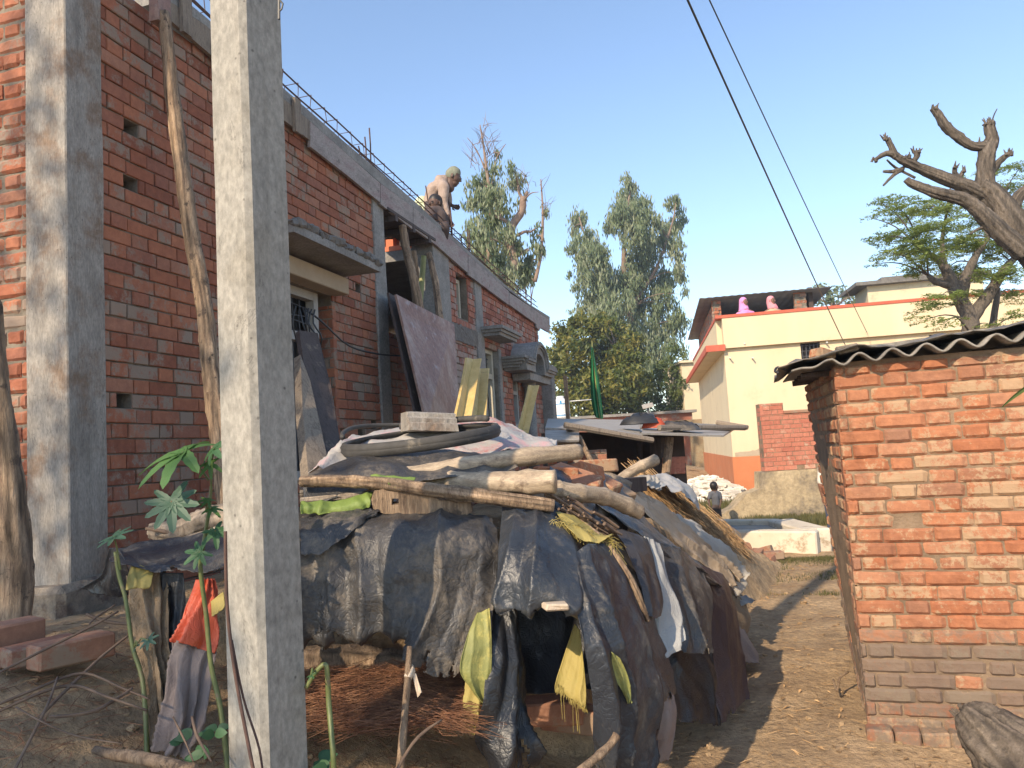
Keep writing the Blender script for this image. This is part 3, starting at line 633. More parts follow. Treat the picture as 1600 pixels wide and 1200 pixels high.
# maroon shuttering panels leaning over the gap
def panel(name, px, th, mat, label, cat, group=None, mats=None, sub=None, jit=0):
    pts = [P(*q) for q in px]; a, b, c = pts[:3]; nrm = (b-a).cross(c-b).normalized()
    mb = MB(); n = len(pts); vs = pts+[p-nrm*th for p in pts]
    mb.add(vs, [tuple(range(n)), tuple(range(n, 2*n))[::-1]]+[(i, i+n, (i+1) % n+n, (i+1) % n) for i in range(n)])
    if nrm.dot(Vector((0, 0, H))-a) < 0: mb.f = [f[::-1] for f in mb.f]
    if sub is not None: return mb.build(name, mat, sub)
    o = mb.build(name, mat); return tag(o, label, cat, group)
panel('plywood_panel', [(616, 461, 6.75), (707, 508, 7.75), (716, 668, 7.2), (665, 668, 6.2)], .022, 'plywood_maroon', 'large maroon shuttering panel with whitish scuffs leaning over the gap, in front', 'panel', 'shuttering panels')
panel('plywood_panel', [(604, 458, 6.78), (640, 480, 7.3), (690, 668, 6.9), (650, 664, 6.28)], .02, 'wood_dark', 'darker panel mostly hidden behind the maroon scuffed one', 'panel', 'shuttering panels')
def plank(name, a, b, wv, tv, mat, label, cat, group=None, parent=None, ends=None):
    a, b = Vector(a), Vector(b); wv = Vector(wv); tv = Vector(tv); mb = MB(); rows = []
    n = 10; L = (b-a).length
    for i in range(n+1):
        p = a+(b-a)*i/n; k = 1+.04*nz(i*.6, L, 3, 1)
        rows.append([p+wv*k*x+tv*y+tv.normalized()*.006*nz(i*.4, x, 2) for x, y in ((-.5, -.5), (.5, -.5), (.5, .5), (-.5, .5), (-.5, -.5))])
    mb.grid(rows); mb.add(rows[0][:4], [(3, 2, 1, 0)]); mb.add(rows[-1][:4], [(0, 1, 2, 3)])
    o = mb.build(name, mat, parent)
    return o if parent else tag(o, label, cat, group)
# old dark boards leaning at the near window
panel('old_board', [(462, 520, 4.95), (491, 524, 5.2), (512, 610, 4.9), (533, 740, 4.5), (500, 745, 4.35), (478, 640, 4.6)], .03, 'wood_dark', 'dark weathered board leaning below the near window, the wider smooth one', 'board', 'dark boards by the window')
panel('old_board', [(459, 560, 4.8), (474, 600, 4.75), (492, 680, 4.55), (506, 750, 4.3), (470, 750, 4.2), (462, 650, 4.5)], .05, 'wood_grey', 'split grooved board in front of the smooth dark board by the concrete pole', 'board', 'dark boards by the window')
# yellow shuttering boards
def angle_board(top, bot, wdt, label):
    t = thing('yellow_board', bot, label, 'board', 'yellow shuttering boards')
    d = (bot-top); plank('face_board', top, bot, WD*wdt, WN*.02, 'wood_yellow', '', '', parent=t)
    plank('edge_board', top+WD*(wdt/2+.012)-WN*.035, bot+WD*(wdt/2+.012)-WN*.035, WD*.02, WN*.09, 'wood_yellow', '', '', parent=t)
    return t
angle_board(P(733, 560, 6.5), P(713, 668, 5.6), .14, 'tall yellow board standing behind the tyre, left of the pair')
angle_board(P(746, 575, 6.7), P(738, 668, 5.8), .14, 'shorter yellow board standing behind the tyre, right of the pair')
angle_board(P(829, 602, 8.9), P(810, 682, 8.0), .14, 'single yellow board leaning beside the arched porch')
# thin cable sagging over the wall from the near window
o = MB().tube([P(470, 480, 5.3), P(500, 500, 5.35), P(545, 540, 5.9), P(590, 553, 6.55), P(625, 556, 6.9)], .008, 6, seg=4).build('cable', 'cable', smooth=True); tag(o, 'black cable sagging across the brick wall from the near window', 'cable')
mb = MB()
for k in range(7):
    u0 = 462+k*5; mb.tube([P(u0, 478+k, 5.2), P(u0+random.uniform(-6, 10), 505, 5.15), P(u0+random.uniform(-8, 14), 530, 5.2), P(u0+random.uniform(-4, 10), 560, 5.3)], .006, 5, seg=3)
o = mb.build('wire_coil', 'cable', smooth=True); tag(o, 'tangle of black wire hanging over the near window sill', 'wire')
# ------------------------------------------------------------------ concrete pole in the foreground
pole = thing('concrete_pole', G(430, 1500, .45), 'tall square concrete electricity pole standing in front of the brick house', 'pole')
pb = P(400, 600, 2.16); perp = Vector((.949, .316, 0)); vw = Vector((-.316, .949, 0))
la = (-perp*.66+vw*.75)*.150; ra = (perp*.75+vw*.66)*.150                 # the two faces seen, from the near edge
near0 = P(387, 300, 2.12)
mb = MB(); rows = []
ch = .20
for i in range(46):
    z = .2+8.3*i/45
    cx, cy = near0.x, near0.y; tp = 1-.012*(z-1)
    cen = Vector((cx, cy, z))+(la+ra)/2
    q = [(-.5+ch*.55, -.5), (.5-ch*.3, -.5), (.5, -.5+ch*.3), (.5, .5), (-.5, .5), (-.5, -.5+ch*.55), (-.5+ch*.55, -.5)]
    rows.append([cen+la*a*tp+ra*b*tp+Vector((.0015*nz(z, a*4, 2, 3), .0015*nz(z, b*4, 7, 3), 0)) for a, b in q])
mb.grid([r[::-1] for r in rows]); mb.build('shaft', 'concrete_pole', pole)
def onpole(v, side, t):                                     # point on a face of the pole
    pass
def pcable(pts, r, label, name='cable', mat='rust', grp=None):
    o = MB().tube([P(*q) for q in pts], r, 7, seg=5).build(name, mat, smooth=True); return tag(o, label, 'cable', grp)
pcable([(352, 830, 2.0), (354, 930, 1.99), (360, 1000, 1.98), (372, 1080, 1.96), (398, 1215, 1.9)], .0045, 'thin rusty rod running down the left face of the concrete pole', 'metal_rod')
pcable([(362, 1000, 1.985), (380, 1090, 1.97), (405, 1170, 1.95), (412, 1230, 1.93)], .003, 'fine wire bending across the foot of the concrete pole', 'wire')
mb = MB(); mb.tube([P(437, 0, 2.2), P(442, 6, 2.2), P(440, 14, 2.2), P(434, 20, 2.2)], .003, 5); mb.tube([P(436, -30, 2.2), P(436, 30, 2.2)], .004, 5); mb.build('clamp_wire', 'cable', pole)
# two wires across the sky
for (a, b, r, lab) in (((1072, -18, 3.0), (1327, 552, 18.0), .0035, 'thicker black power line crossing the sky to the cream house, left of the two'), ((1105, -18, 3.6), (1356, 522, 18.0), .0026, 'thinner power line crossing the sky, right of the two')):
    p, q = P(*a), P(*b); d = q-p; p0 = p-d*.3
    pts = [p0+(q-p0)*t+UP*(-.5*4*t*(1-t)*.12) for t in np.linspace(0, 1, 30)]
    o = MB().tube(pts, list(np.linspace(r, r*3.2, 30)), 6).build('power_line', 'cable', smooth=True); tag(o, lab, 'power line', 'power lines')
# ------------------------------------------------------------------ the heap: mound of earth and sticks underneath everything
SP = [((-1.35, 3.35), .35, .95), ((-.75, 3.55), .42, 1.12), ((-.15, 3.95), .5, 1.18), ((.25, 4.55), .45, 1.12), ((.62, 5.3), .48, 1.0), ((1.05, 6.3), .55, .78), ((1.75, 7.6), .6, .50), ((2.4, 8.6), .5, .2)]
def mound_z(x, y):
    best = 0
    for (a, wa, za), (b, wb, zb) in zip(SP, SP[1:]):
        ax, ay = a; bx, by = b; dx, dy = bx-ax, by-ay; t = max(0, min(1, ((x-ax)*dx+(y-ay)*dy)/(dx*dx+dy*dy)))
        d = math.hypot(x-ax-dx*t, y-ay-dy*t); ww = wa+(wb-wa)*t; zz = za+(zb-za)*t
        k = d/ww
        if k < 1.25: best = max(best, zz*(1-sm(.55, 1.22, k)))
    return best
mb = MB(); rows = []
for y in np.arange(2.5, 9.3, .06):
    rows.append([Vector((x, y, max(ground(x, y)-.03, mound_z(x, y)-.10+.05*nz(x, y, 1, 4)+.02*nz(x, y, 1, 14)))) for x in np.arange(-2.0, 3.4, .06)])
mb.grid([r[::-1] for r in rows]); o = mb.build('earth_mound', 'soil', smooth=True, base=(0, 0, 0)); tag(o, kind='structure')
# ------------------------------------------------------------------ sheets of plastic, sacking and cloth
def cr(p0, p1, p2, p3, t): return .5*((2*p1)+(p2-p0)*t+(2*p0-5*p1+4*p2-p3)*t*t+(3*p1-p0-3*p2+p3)*t**3)
def sheet(name, rows, mat, label, cat='tarpaulin', group=None, nu=60, nv=60, wr=.018, fold=(7, .02), rag=.0, th=.0018, seed=0, parent=None, fs_=1., rags='b', holes=0., slits=0):
    ctl = [[P(*q) for q in r] for r in rows]; R = len(ctl); C = len(ctl[0])
    def samp(line, t):
        n = len(line)-1; x = t*n; i = min(int(x), n-1); f = x-i
        return cr(line[max(i-1, 0)], line[i], line[i+1], line[min(i+2, n)], f)
    g = [[None]*(nu+1) for _ in range(nv+1)]
    cols = [[samp([ctl[r][c] for r in range(R)], j/nv) for c in range(C)] for j in range(nv+1)]
    for j in range(nv+1):
        for i in range(nu+1): g[j][i] = samp(cols[j], i/nu)
    ph = seed*3.7; nf, af = fold
    out = [[None]*(nu+1) for _ in range(nv+1)]
    for j in range(nv+1):
        for i in range(nu+1):
            a = g[j][min(i+1, nu)]-g[j][max(i-1, 0)]; b = g[min(j+1, nv)][i]-g[max(j-1, 0)][i]
            n = a.cross(b); n = n.normalized() if n.length > 1e-9 else Vector((0, -1, 0))
            if n.y > 0: n = -n
            u, v = i/nu, j/nv; p = g[j][i]
            x = u*nf+1.1*noise.noise(Vector((u*1.5+ph, v*1.4, ph)))+ph
            tri = abs((x % 1)*2-1); fold_ = (1-tri**.6)*(.35+.65*v)
            wv = noise.noise(Vector((p.x*5*fs_+ph, p.y*5, p.z*5*fs_)))*1.0+(abs(noise.noise(Vector((p.x*11*fs_+ph, p.y*9, p.z*8*fs_))))-.25)*-.9+.2*(abs(noise.noise(Vector((p.x*26+ph, p.y*20, p.z*22))))-.2)*-1
            out[j][i] = p+n*(wr*wv+af*fold_*2.6*(noise.noise(Vector((math.floor(x)*7.3, 2, ph)))+.6))
    mb = MB(); idx = {}; vs = []
    for j in range(nv+1):
        for i in range(nu+1): idx[(i, j)] = len(vs); vs.append(out[j][i])
    fs = []; RS = random.Random(seed); sl = [(RS.uniform(.06, .94), RS.uniform(.06, .3)) for _ in range(slits)]
    for j in range(nv):
        for i in range(nu):
            if any(abs(i+.5-(x_*nu+2.2*noise.noise(Vector((j*.13, x_*9, 1)))))< .5+1.6*max(0, (j/nv-1+l_)/l_) and j/nv > 1-l_ for x_, l_ in sl): continue
            if rag:
                e = rag*(.5+.9*noise.noise(Vector((i/nu*9+ph, 3, ph)))+.5*noise.noise(Vector((i/nu*31+ph, 8, ph))))
                if 'b' in rags and (1-(j+.5)/nv) < e: continue
                e2 = rag*(.4+.9*noise.noise(Vector((j/nv*8+ph, 5, ph)))+.4*noise.noise(Vector((j/nv*27+ph, 9, ph))))
                if 'r' in rags and (1-(i+.5)/nu) < e2: continue
                if 'l' in rags and ((i+.5)/nu) < e2: continue
                if 't' in rags and ((j+.5)/nv) < e: continue
            if holes and noise.noise(Vector((i*.35+ph, j*.35, 4))) > .62-holes: continue
            fs.append((idx[(i, j)], idx[(i, j+1)], idx[(i+1, j+1)], idx[(i+1, j)]))
    mb.add(vs, fs); o = mb.build(name, mat, parent, smooth=True)
    m = o.modifiers.new('thickness', 'SOLIDIFY'); m.thickness = th; m.offset = 0
    return o if parent else tag(o, label, cat, group)
TG = 'plastic sheets covering the heap'
sheet('tarp', [
 [(462, 800, 3.02), (520, 792, 3.02), (600, 795, 3.0), (680, 800, 3.0), (730, 798, 3.0), (768, 812, 3.02)],
 [(462, 850, 2.86), (520, 838, 2.84), (600, 835, 2.82), (680, 836, 2.80), (735, 838, 2.82), (776, 860, 2.86)],
 [(464, 915, 2.78), (530, 912, 2.77), (610, 912, 2.75), (690, 915, 2.74), (735, 915, 2.75), (775, 915, 2.80)],
 [(466, 992, 2.76), (535, 988, 2.75), (620, 980, 2.73), (665, 1010, 2.70), (712, 1015, 2.70), (765, 965, 2.76)],
 [(466, 998, 2.77), (535, 992, 2.76), (625, 984, 2.74), (652, 1040, 2.69), (705, 1062, 2.69), (752, 985, 2.75)]],
 'tarp_grey', 'dusty dark grey tarpaulin hanging wrinkled over the heap just right of the concrete pole', group=TG, nu=110, nv=80, wr=.022, fold=(6, .032), rag=.05, seed=1, slits=7)
sheet('tarp', [
 [(470, 800, 3.0), (520, 790, 3.0), (575, 790, 3.0), (610, 795, 3.0)],
 [(470, 835, 2.84), (515, 825, 2.83), (550, 812, 2.85), (590, 800, 2.93)],
 [(470, 868, 2.76), (505, 866, 2.77), (545, 835, 2.80), (580, 805, 2.92)]],
 'tarp_grey', 'small grey plastic flap folded over the left end of the dusty grey tarpaulin', group=TG, nu=40, nv=30, wr=.012, fold=(3, .01), rag=.05, seed=2)
sheet('tarp', [
 [(785, 790, 3.02), (812, 790, 3.02), (840, 794, 3.02), (868, 800, 3.04), (890, 812, 3.1)],
 [(780, 850, 2.80), (815, 845, 2.78), (850, 848, 2.78), (890, 860, 2.84), (915, 880, 2.94)],
 [(775, 905, 2.72), (812, 905, 2.68), (850, 905, 2.66), (895, 915, 2.70), (925, 925, 2.80)],
 [(768, 938, 2.70), (812, 948, 2.66), (855, 942, 2.63), (895, 948, 2.64), (925, 985, 2.72)],
 [(767, 944, 2.71), (810, 953, 2.67), (855, 946, 2.65), (893, 956, 2.65), (915, 1000, 2.72)]],
 'tarp_blue', 'blue-black tarpaulin stretched over the dark hollow in the middle of the heap', group=TG, nu=70, nv=70, wr=.016, fold=(3, .02), rag=.03, seed=3, slits=3)
sheet('tarp', [
 [(888, 880, 2.80), (905, 860, 2.84), (930, 850, 2.92), (955, 850, 3.05)],
 [(898, 945, 2.66), (925, 930, 2.72), (955, 930, 2.82), (985, 935, 2.98)],
 [(912, 1010, 2.62), (945, 1005, 2.66), (975, 1010, 2.75), (1010, 1020, 2.92)],
 [(925, 1090, 2.64), (955, 1095, 2.66), (985, 1075, 2.76), (1030, 1085, 2.92)],
 [(928, 1180, 2.70), (950, 1190, 2.68), (982, 1180, 2.76), (1010, 1170, 2.90)],
 [(938, 1215, 2.74), (955, 1222, 2.74), (985, 1215, 2.80), (1005, 1190, 2.92)]],
 'tarp_blue', 'long dark strip of tarpaulin hanging to the ground right of the hollow', group=TG, nu=50, nv=90, wr=.018, fold=(3, .028), rag=.04, seed=4, slits=3, rags='br')
sheet('tarp', [
 [(764, 945, 2.84), (785, 950, 2.82), (808, 952, 2.84)],
 [(760, 1020, 2.72), (790, 1020, 2.74), (815, 1030, 2.88)],
 [(752, 1100, 2.66), (785, 1100, 2.70), (822, 1110, 2.84)],
 [(742, 1160, 2.68), (790, 1165, 2.66), (836, 1160, 2.78)],
 [(765, 1196, 2.72), (795, 1212, 2.68), (832, 1195, 2.76)]],
 'tarp_black', 'black plastic sheet hanging to the ground left of the hollow', group=TG, nu=40, nv=70, wr=.02, fold=(2, .03), rag=.03, seed=5, slits=2, rags='br')
sheet('tarp', [
 [(872, 806, 3.10), (900, 812, 3.16), (935, 830, 3.25), (965, 850, 3.35)],
 [(930, 880, 2.98), (955, 880, 3.06), (980, 890, 3.16), (1000, 905, 3.26)],
 [(965, 960, 2.90), (985, 960, 2.96), (1005, 965, 3.04), (1025, 975, 3.16)],
 [(978, 1040, 2.88), (1005, 1050, 2.92), (1030, 1065, 2.98), (1045, 1055, 3.12)],
 [(985, 1064, 2.90), (1010, 1085, 2.93), (1035, 1098, 2.98), (1052, 1085, 3.12)]],
 'tarp_brown', 'brownish worn tarpaulin slung diagonally over the right shoulder of the heap', group=TG, nu=60, nv=80, wr=.016, fold=(3, .02), rag=.03, seed=6, slits=4)
sheet('tarp', [
 [(1020, 1085, 3.02), (1035, 1080, 3.02), (1050, 1085, 3.08)],
 [(1030, 1130, 3.03), (1042, 1135, 3.03), (1052, 1130, 3.08)],
 [(1012, 1180, 3.08), (1025, 1190, 3.05), (1042, 1185, 3.08)]],
 'sack_greybrown', 'earth-coloured torn corner hanging below the brownish tarpaulin', group=TG, nu=20, nv=30, wr=.012, fold=(2, .01), rag=.06, seed=7)
sheet('cloth', [
 [(1006, 838, 3.40), (1018, 842, 3.42), (1030, 850, 3.46)],
 [(1012, 900, 3.28), (1028, 900, 3.30), (1045, 905, 3.36)],
 [(1022, 960, 3.20), (1040, 960, 3.22), (1062, 965, 3.28)],
 [(1026, 1010, 3.14), (1045, 1010, 3.14), (1068, 985, 3.22)],
 [(1032, 1032, 3.12), (1046, 1024, 3.13), (1066, 1000, 3.20)]],
 'cloth_grey', 'light grey cloth hanging between dark sheets on the right of the heap', 'cloth', nu=36, nv=60, wr=.012, fold=(3, .015), rag=.02, seed=8)
sheet('tarp', [
 [(960, 828, 3.30), (985, 832, 3.34), (1010, 842, 3.40)],
 [(985, 870, 3.16), (1004, 880, 3.20), (1024, 890, 3.28)],
 [(1005, 930, 3.08), (1020, 935, 3.12), (1036, 940, 3.18)],
 [(1012, 965, 3.06), (1022, 968, 3.08), (1034, 962, 3.14)]],
 'tarp_brown', 'narrow dark flap lying just left of the light grey cloth', group=TG, nu=24, nv=50, wr=.012, fold=(2, .015), rag=.04, seed=9)
sheet('tarp', [
 [(1012, 850, 3.62), (1040, 850, 3.70), (1075, 868, 3.85), (1095, 890, 3.95)],
 [(1038, 920, 3.44), (1065, 915, 3.50), (1090, 920, 3.62), (1108, 930, 3.75)],
 [(1060, 990, 3.36), (1080, 985, 3.42), (1100, 985, 3.50), (1112, 990, 3.62)],
 [(1066, 1020, 3.34), (1085, 1022, 3.38), (1102, 1022, 3.46), (1114, 1020, 3.58)]],
 'tarp_grey', 'stiff dark sheet with a dusty upper side hanging right of the light grey cloth', group=TG, nu=50, nv=60, wr=.014, fold=(3, .015), rag=.02, seed=10, slits=3)
sheet('tarp', [
 [(1085, 880, 4.20), (1110, 888, 4.30), (1135, 905, 4.45), (1142, 925, 4.55)],
 [(1098, 950, 4.02), (1120, 950, 4.08), (1140, 960, 4.20), (1152, 970, 4.35)],
 [(1100, 1030, 3.90), (1122, 1032, 3.95), (1146, 1035, 4.06), (1162, 1040, 4.2)],
 [(1108, 1110, 3.82), (1130, 1105, 3.86), (1150, 1095, 3.98), (1168, 1082, 4.12)],
 [(1112, 1135, 3.80), (1130, 1128, 3.84), (1150, 1108, 3.96), (1168, 1090, 4.10)]],
 'tarp_maroon', 'maroon-brown plastic sheet hanging to the path at the right end of the heap', group=TG, nu=50, nv=70, wr=.014, fold=(4, .018), rag=.02, seed=11, slits=4)
sheet('tarp', [
 [(985, 985, 3.55), (1040, 975, 3.62), (1105, 975, 3.9)],
 [(990, 1060, 3.48), (1050, 1060, 3.52), (1118, 1070, 3.80)],
 [(1000, 1128, 3.44), (1060, 1130, 3.48), (1122, 1135, 3.74)]],
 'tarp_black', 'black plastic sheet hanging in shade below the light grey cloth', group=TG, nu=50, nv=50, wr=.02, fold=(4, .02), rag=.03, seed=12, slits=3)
sheet('tarp', [
 [(905, 770, 3.55), (935, 770, 3.80), (965, 778, 4.1), (990, 792, 4.35)],
 [(945, 800, 3.46), (985, 812, 3.70), (1020, 835, 4.05), (1050, 850, 4.35)],
 [(1000, 840, 3.46), (1040, 860, 3.72), (1075, 878, 4.05), (1108, 895, 4.35)],
 [(1050, 880, 3.66), (1080, 890, 3.85), (1112, 908, 4.15), (1142, 922, 4.5)],
 [(1088, 892, 3.9), (1108, 902, 4.05), (1130, 916, 4.3), (1150, 935, 4.6)]],
 'tarp_blue', 'long blue-grey tarpaulin running down the right slope of the heap beside the beige cloth', group=TG, nu=70, nv=70, wr=.014, fold=(4, .02), rag=.02, seed=13, slits=3)
sheet('cloth', [
 [(962, 770, 4.2), (985, 768, 4.4), (1005, 772, 4.7)],
 [(1010, 805, 4.35), (1035, 800, 4.6), (1050, 805, 4.9)],
 [(1060, 850, 4.5), (1085, 845, 4.8), (1100, 850, 5.1)],
 [(1100, 890, 4.7), (1125, 885, 4.95), (1140, 885, 5.3)],
 [(1135, 925, 4.75), (1145, 918, 5.0), (1152, 905, 5.3)]],
 'cloth_beige', 'muddy beige cloth draped down the right slope of the heap', 'cloth', nu=60, nv=80, wr=.016, fold=(5, .025), rag=.04, seed=14, slits=2)
sheet('cloth', [
 [(1040, 800, 5.1), (1060, 808, 5.3), (1075, 820, 5.5)],
 [(1070, 825, 5.1), (1095, 835, 5.35), (1110, 850, 5.6)],
 [(1105, 868, 5.0), (1122, 862, 5.3), (1132, 866, 5.6)],
 [(1125, 905, 4.95), (1142, 900, 5.25), (1150, 890, 5.6)],
 [(1150, 935, 4.95), (1160, 925, 5.2), (1160, 905, 5.5)]],
 'cloth_white', 'off-white cloth bulging over the slope beyond the muddy beige cloth', 'cloth', nu=50, nv=60, wr=.018, fold=(4, .03), rag=.03, seed=15)
# low rags spilling on the path
sheet('rag', [[(1118, 925, 5.2), (1135, 920, 5.4), (1158, 930, 5.6)], [(1130, 965, 4.9), (1150, 960, 5.1), (1172, 965, 5.4)], [(1138, 985, 4.8), (1155, 985, 5.05), (1168, 990, 5.2)]], 'sack_burlap', 'brown sacking rag at the foot of the heap beside the path', 'rag', 'rags at the foot of the heap', 24, 24, .012, (2, .015), .05, seed=16)
sheet('rag', [[(1128, 975, 4.75), (1145, 970, 5.0), (1158, 975, 5.2)], [(1135, 1010, 4.6), (1160, 1005, 4.85), (1180, 1015, 5.0)], [(1142, 1040, 4.45), (1162, 1035, 4.65), (1184, 1040, 4.8)]], 'sack_greybrown', 'greyish rag spread on the path at the foot of the heap', 'rag', 'rags at the foot of the heap', 24, 24, .012, (2, .015), .05, seed=17)
sheet('rag', [[(1150, 932, 5.5), (1165, 930, 5.6)], [(1158, 948, 5.35), (1180, 940, 5.5)]], 'cloth_grey', 'small pale rag flicked onto the path near the off-white cloth', 'rag', 'rags at the foot of the heap', 14, 14, .01, (2, .01), .05, seed=18)
sheet('rag', [[(1150, 1040, 4.5), (1160, 1038, 4.55)], [(1158, 1072, 4.3), (1170, 1068, 4.35)]], 'cloth_beige', 'narrow cream strip of cloth by the maroon-brown sheet', 'rag', 'rags at the foot of the heap', 10, 14, .01, (2, .01), .05, seed=19)
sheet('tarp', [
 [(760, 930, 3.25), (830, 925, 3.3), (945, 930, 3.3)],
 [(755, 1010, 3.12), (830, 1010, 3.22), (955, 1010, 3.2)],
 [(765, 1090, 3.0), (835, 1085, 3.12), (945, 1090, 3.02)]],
 'tarp_black', 'added black backdrop sheet standing in for the shade deep inside the hollow', group=TG, nu=30, nv=30, wr=.02, fold=(3, .02), seed=45)  # added backdrop: its black colour makes the deep shade of the hollow
# sacks hanging inside the openings
sheet('sack', [[(745, 960, 2.74), (765, 950, 2.74)], [(728, 1000, 2.68), (768, 1000, 2.70)], [(718, 1045, 2.66), (768, 1045, 2.68)], [(735, 1075, 2.67), (764, 1075, 2.69)], [(752, 1098, 2.69), (760, 1096, 2.70)]], 'sack_green', 'yellow-green plastic sack hanging left of the dark hollow', 'sack', 'sacks hanging from the heap', 30, 50, .012, (2, .012), .03, seed=20)
sheet('sack', [[(728, 1060, 2.72), (748, 1058, 2.72), (764, 1075, 2.72)], [(722, 1110, 2.70), (745, 1110, 2.70), (758, 1110, 2.71)], [(726, 1140, 2.69), (740, 1150, 2.69), (750, 1150, 2.70)]], 'sack_yellow', 'pale yellow torn sack end below the yellow-green sack', 'sack', 'sacks hanging from the heap', 26, 36, .008, (2, .01), .08, seed=21, rags='bl')
sheet('sack', [[(898, 975, 2.95), (906, 985, 2.93)], [(880, 1030, 2.90), (912, 1030, 2.88)], [(868, 1068, 2.86), (916, 1080, 2.84)], [(870, 1078, 2.86), (916, 1105, 2.84)]], 'sack_yellow', 'yellow woven sack with frayed hem hanging inside the dark hollow', 'sack', 'sacks hanging from the heap', 40, 50, .008, (3, .012), .09, seed=22)
sheet('sack', [[(955, 1018, 2.66), (968, 1028, 2.68)], [(958, 1055, 2.68), (980, 1055, 2.70)], [(972, 1080, 2.70), (986, 1090, 2.72)], [(980, 1096, 2.72), (986, 1098, 2.72)]], 'sack_green', 'small lime yellow strip between two dark sheets right of the hollow', 'sack', 'sacks hanging from the heap', 16, 30, .006, (2, .008), .04, seed=23)
sheet('sack', [[(868, 800, 3.0), (885, 803, 3.02), (905, 812, 3.08)], [(885, 822, 2.92), (912, 828, 2.96), (940, 838, 3.04)], [(905, 842, 2.90), (935, 850, 2.93), (960, 842, 3.02)]], 'sack_yellow', 'mustard yellow sack tucked under the poles above the blue-black tarpaulin', 'sack', 'sacks hanging from the heap', 34, 28, .008, (2, .01), .05, seed=24)
mb = MB(); 
for k in range(170):
    t = random.random(); p = P(868+95*t+random.uniform(-6, 4), 808+40*t+random.uniform(-2, 12), 2.93+.05*t); d = Vector((random.uniform(-.05, .05), random.uniform(-.03, .02), random.uniform(-.07, .01)))
    mb.tube([p, p+d*.5+Vector((0, 0, .008)), p+d], .0011, 3, col=(random.random(), 0, 0), cap=False)
o = mb.build('yellow_fibres', 'sack_yellow'); tag(o, 'frayed yellow fibres fringing the mustard sack', 'fibres', kind='stuff')
mb = MB()
for k in range(150):
    t = random.random(); p = P(869+47*t, 1072+30*t+random.uniform(-6, 2), 2.85); l = random.uniform(.01, .035) if k % 20 else .12
    mb.tube([p, p+Vector((random.uniform(-.006, .006), 0, -l))], .0009, 3, cap=False)
o = mb.build('sack_fringe', 'sack_yellow'); tag(o, 'loose threads hanging from the frayed yellow sack in the hollow', 'fibres', kind='stuff')
# left end: dark sheet over hanging sacks
sheet('tarp', [
 [(188, 856, 2.95), (230, 846, 2.98), (290, 838, 3.0), (350, 826, 2.98), (385, 822, 2.95)],
 [(172, 868, 2.70), (230, 876, 2.74), (290, 872, 2.76), (345, 862, 2.74), (385, 858, 2.7)],
 [(200, 876, 2.62), (240, 894, 2.64), (300, 898, 2.64), (345, 890, 2.62), (385, 892, 2.6)]],
 'tarp_blue', 'dark blue plastic flap over hanging sacks, left of the concrete pole', group=TG, nu=70, nv=40, wr=.012, fold=(3, .012), rag=.07, seed=25, slits=3)
sheet('tarp', [
 [(172, 856, 2.78), (185, 858, 2.72), (200, 880, 2.66)],
 [(160, 900, 2.84), (178, 900, 2.76), (205, 905, 2.70)],
 [(132, 918, 2.92), (160, 930, 2.84), (198, 932, 2.76)]],
 'tarp_black', 'black plastic corner drooping toward the column footing at far left', group=TG, nu=30, nv=30, wr=.01, fold=(2, .01), rag=.04, seed=26)
sheet('sack', [[(205, 885, 2.64), (220, 885, 2.66), (240, 895, 2.66)], [(198, 905, 2.60), (216, 908, 2.62), (236, 915, 2.62)], [(197, 922, 2.60), (214, 920, 2.61), (232, 918, 2.62)]], 'sack_yellow', 'small cream woven scrap with a frayed edge under the dark blue flap', 'sack', nu=20, nv=20, wr=.006, fold=(2, .006), rag=.1, seed=27)
sheet('sack', [
 [(205, 895, 2.74), (225, 890, 2.72), (258, 895, 2.74)],
 [(208, 960, 2.66), (230, 960, 2.62), (262, 960, 2.66)],
 [(216, 1030, 2.60), (238, 1030, 2.56), (262, 1030, 2.60)],
 [(228, 1100, 2.54), (245, 1105, 2.52), (272, 1100, 2.54)],
 [(238, 1172, 2.48), (250, 1180, 2.46), (275, 1175, 2.48)]],
 'sack_burlap', 'ragged burlap sack hanging down the bank, left of the black strip', 'sack', 'sacks left of the concrete pole', 50, 100, .03, (5, .03), .05, seed=28, rags='blr')
sheet('tarp', [[(250, 895, 2.70), (285, 895, 2.70)], [(256, 960, 2.68), (292, 960, 2.68)], [(256, 1020, 2.62), (286, 1020, 2.62)], [(254, 1095, 2.56), (272, 1095, 2.56)]], 'tarp_black', 'black plastic strip hanging between the burlap sack and the red sack', group=TG, nu=24, nv=60, wr=.014, fold=(2, .02), rag=.03, seed=29)
sheet('sack', [
 [(305, 905, 2.62), (322, 905, 2.62), (335, 905, 2.64)],
 [(296, 940, 2.58), (318, 940, 2.56), (338, 940, 2.60)],
 [(282, 980, 2.54), (308, 980, 2.52), (338, 985, 2.56)],
 [(270, 1005, 2.52), (300, 1010, 2.50), (335, 1025, 2.54)]],
 'sack_red', 'red plastic sack hanging over a grey one beside the concrete pole', 'sack', 'sacks left of the concrete pole', 40, 50, .012, (3, .02), .03, seed=30)
sheet('sack', [
 [(268, 1000, 2.53), (300, 1003, 2.51), (335, 1015, 2.55)],
 [(264, 1030, 2.50), (295, 1030, 2.48), (330, 1040, 2.52)],
 [(266, 1080, 2.46), (290, 1080, 2.44), (322, 1090, 2.48)],
 [(258, 1135, 2.42), (278, 1135, 2.40), (306, 1130, 2.44)],
 [(252, 1175, 2.40), (262, 1180, 2.38), (275, 1178, 2.40)]],
 'sack_greybrown', 'grey-brown woven sack hanging below the red one', 'sack', 'sacks left of the concrete pole', 40, 70, .016, (4, .03), .05, seed=31)
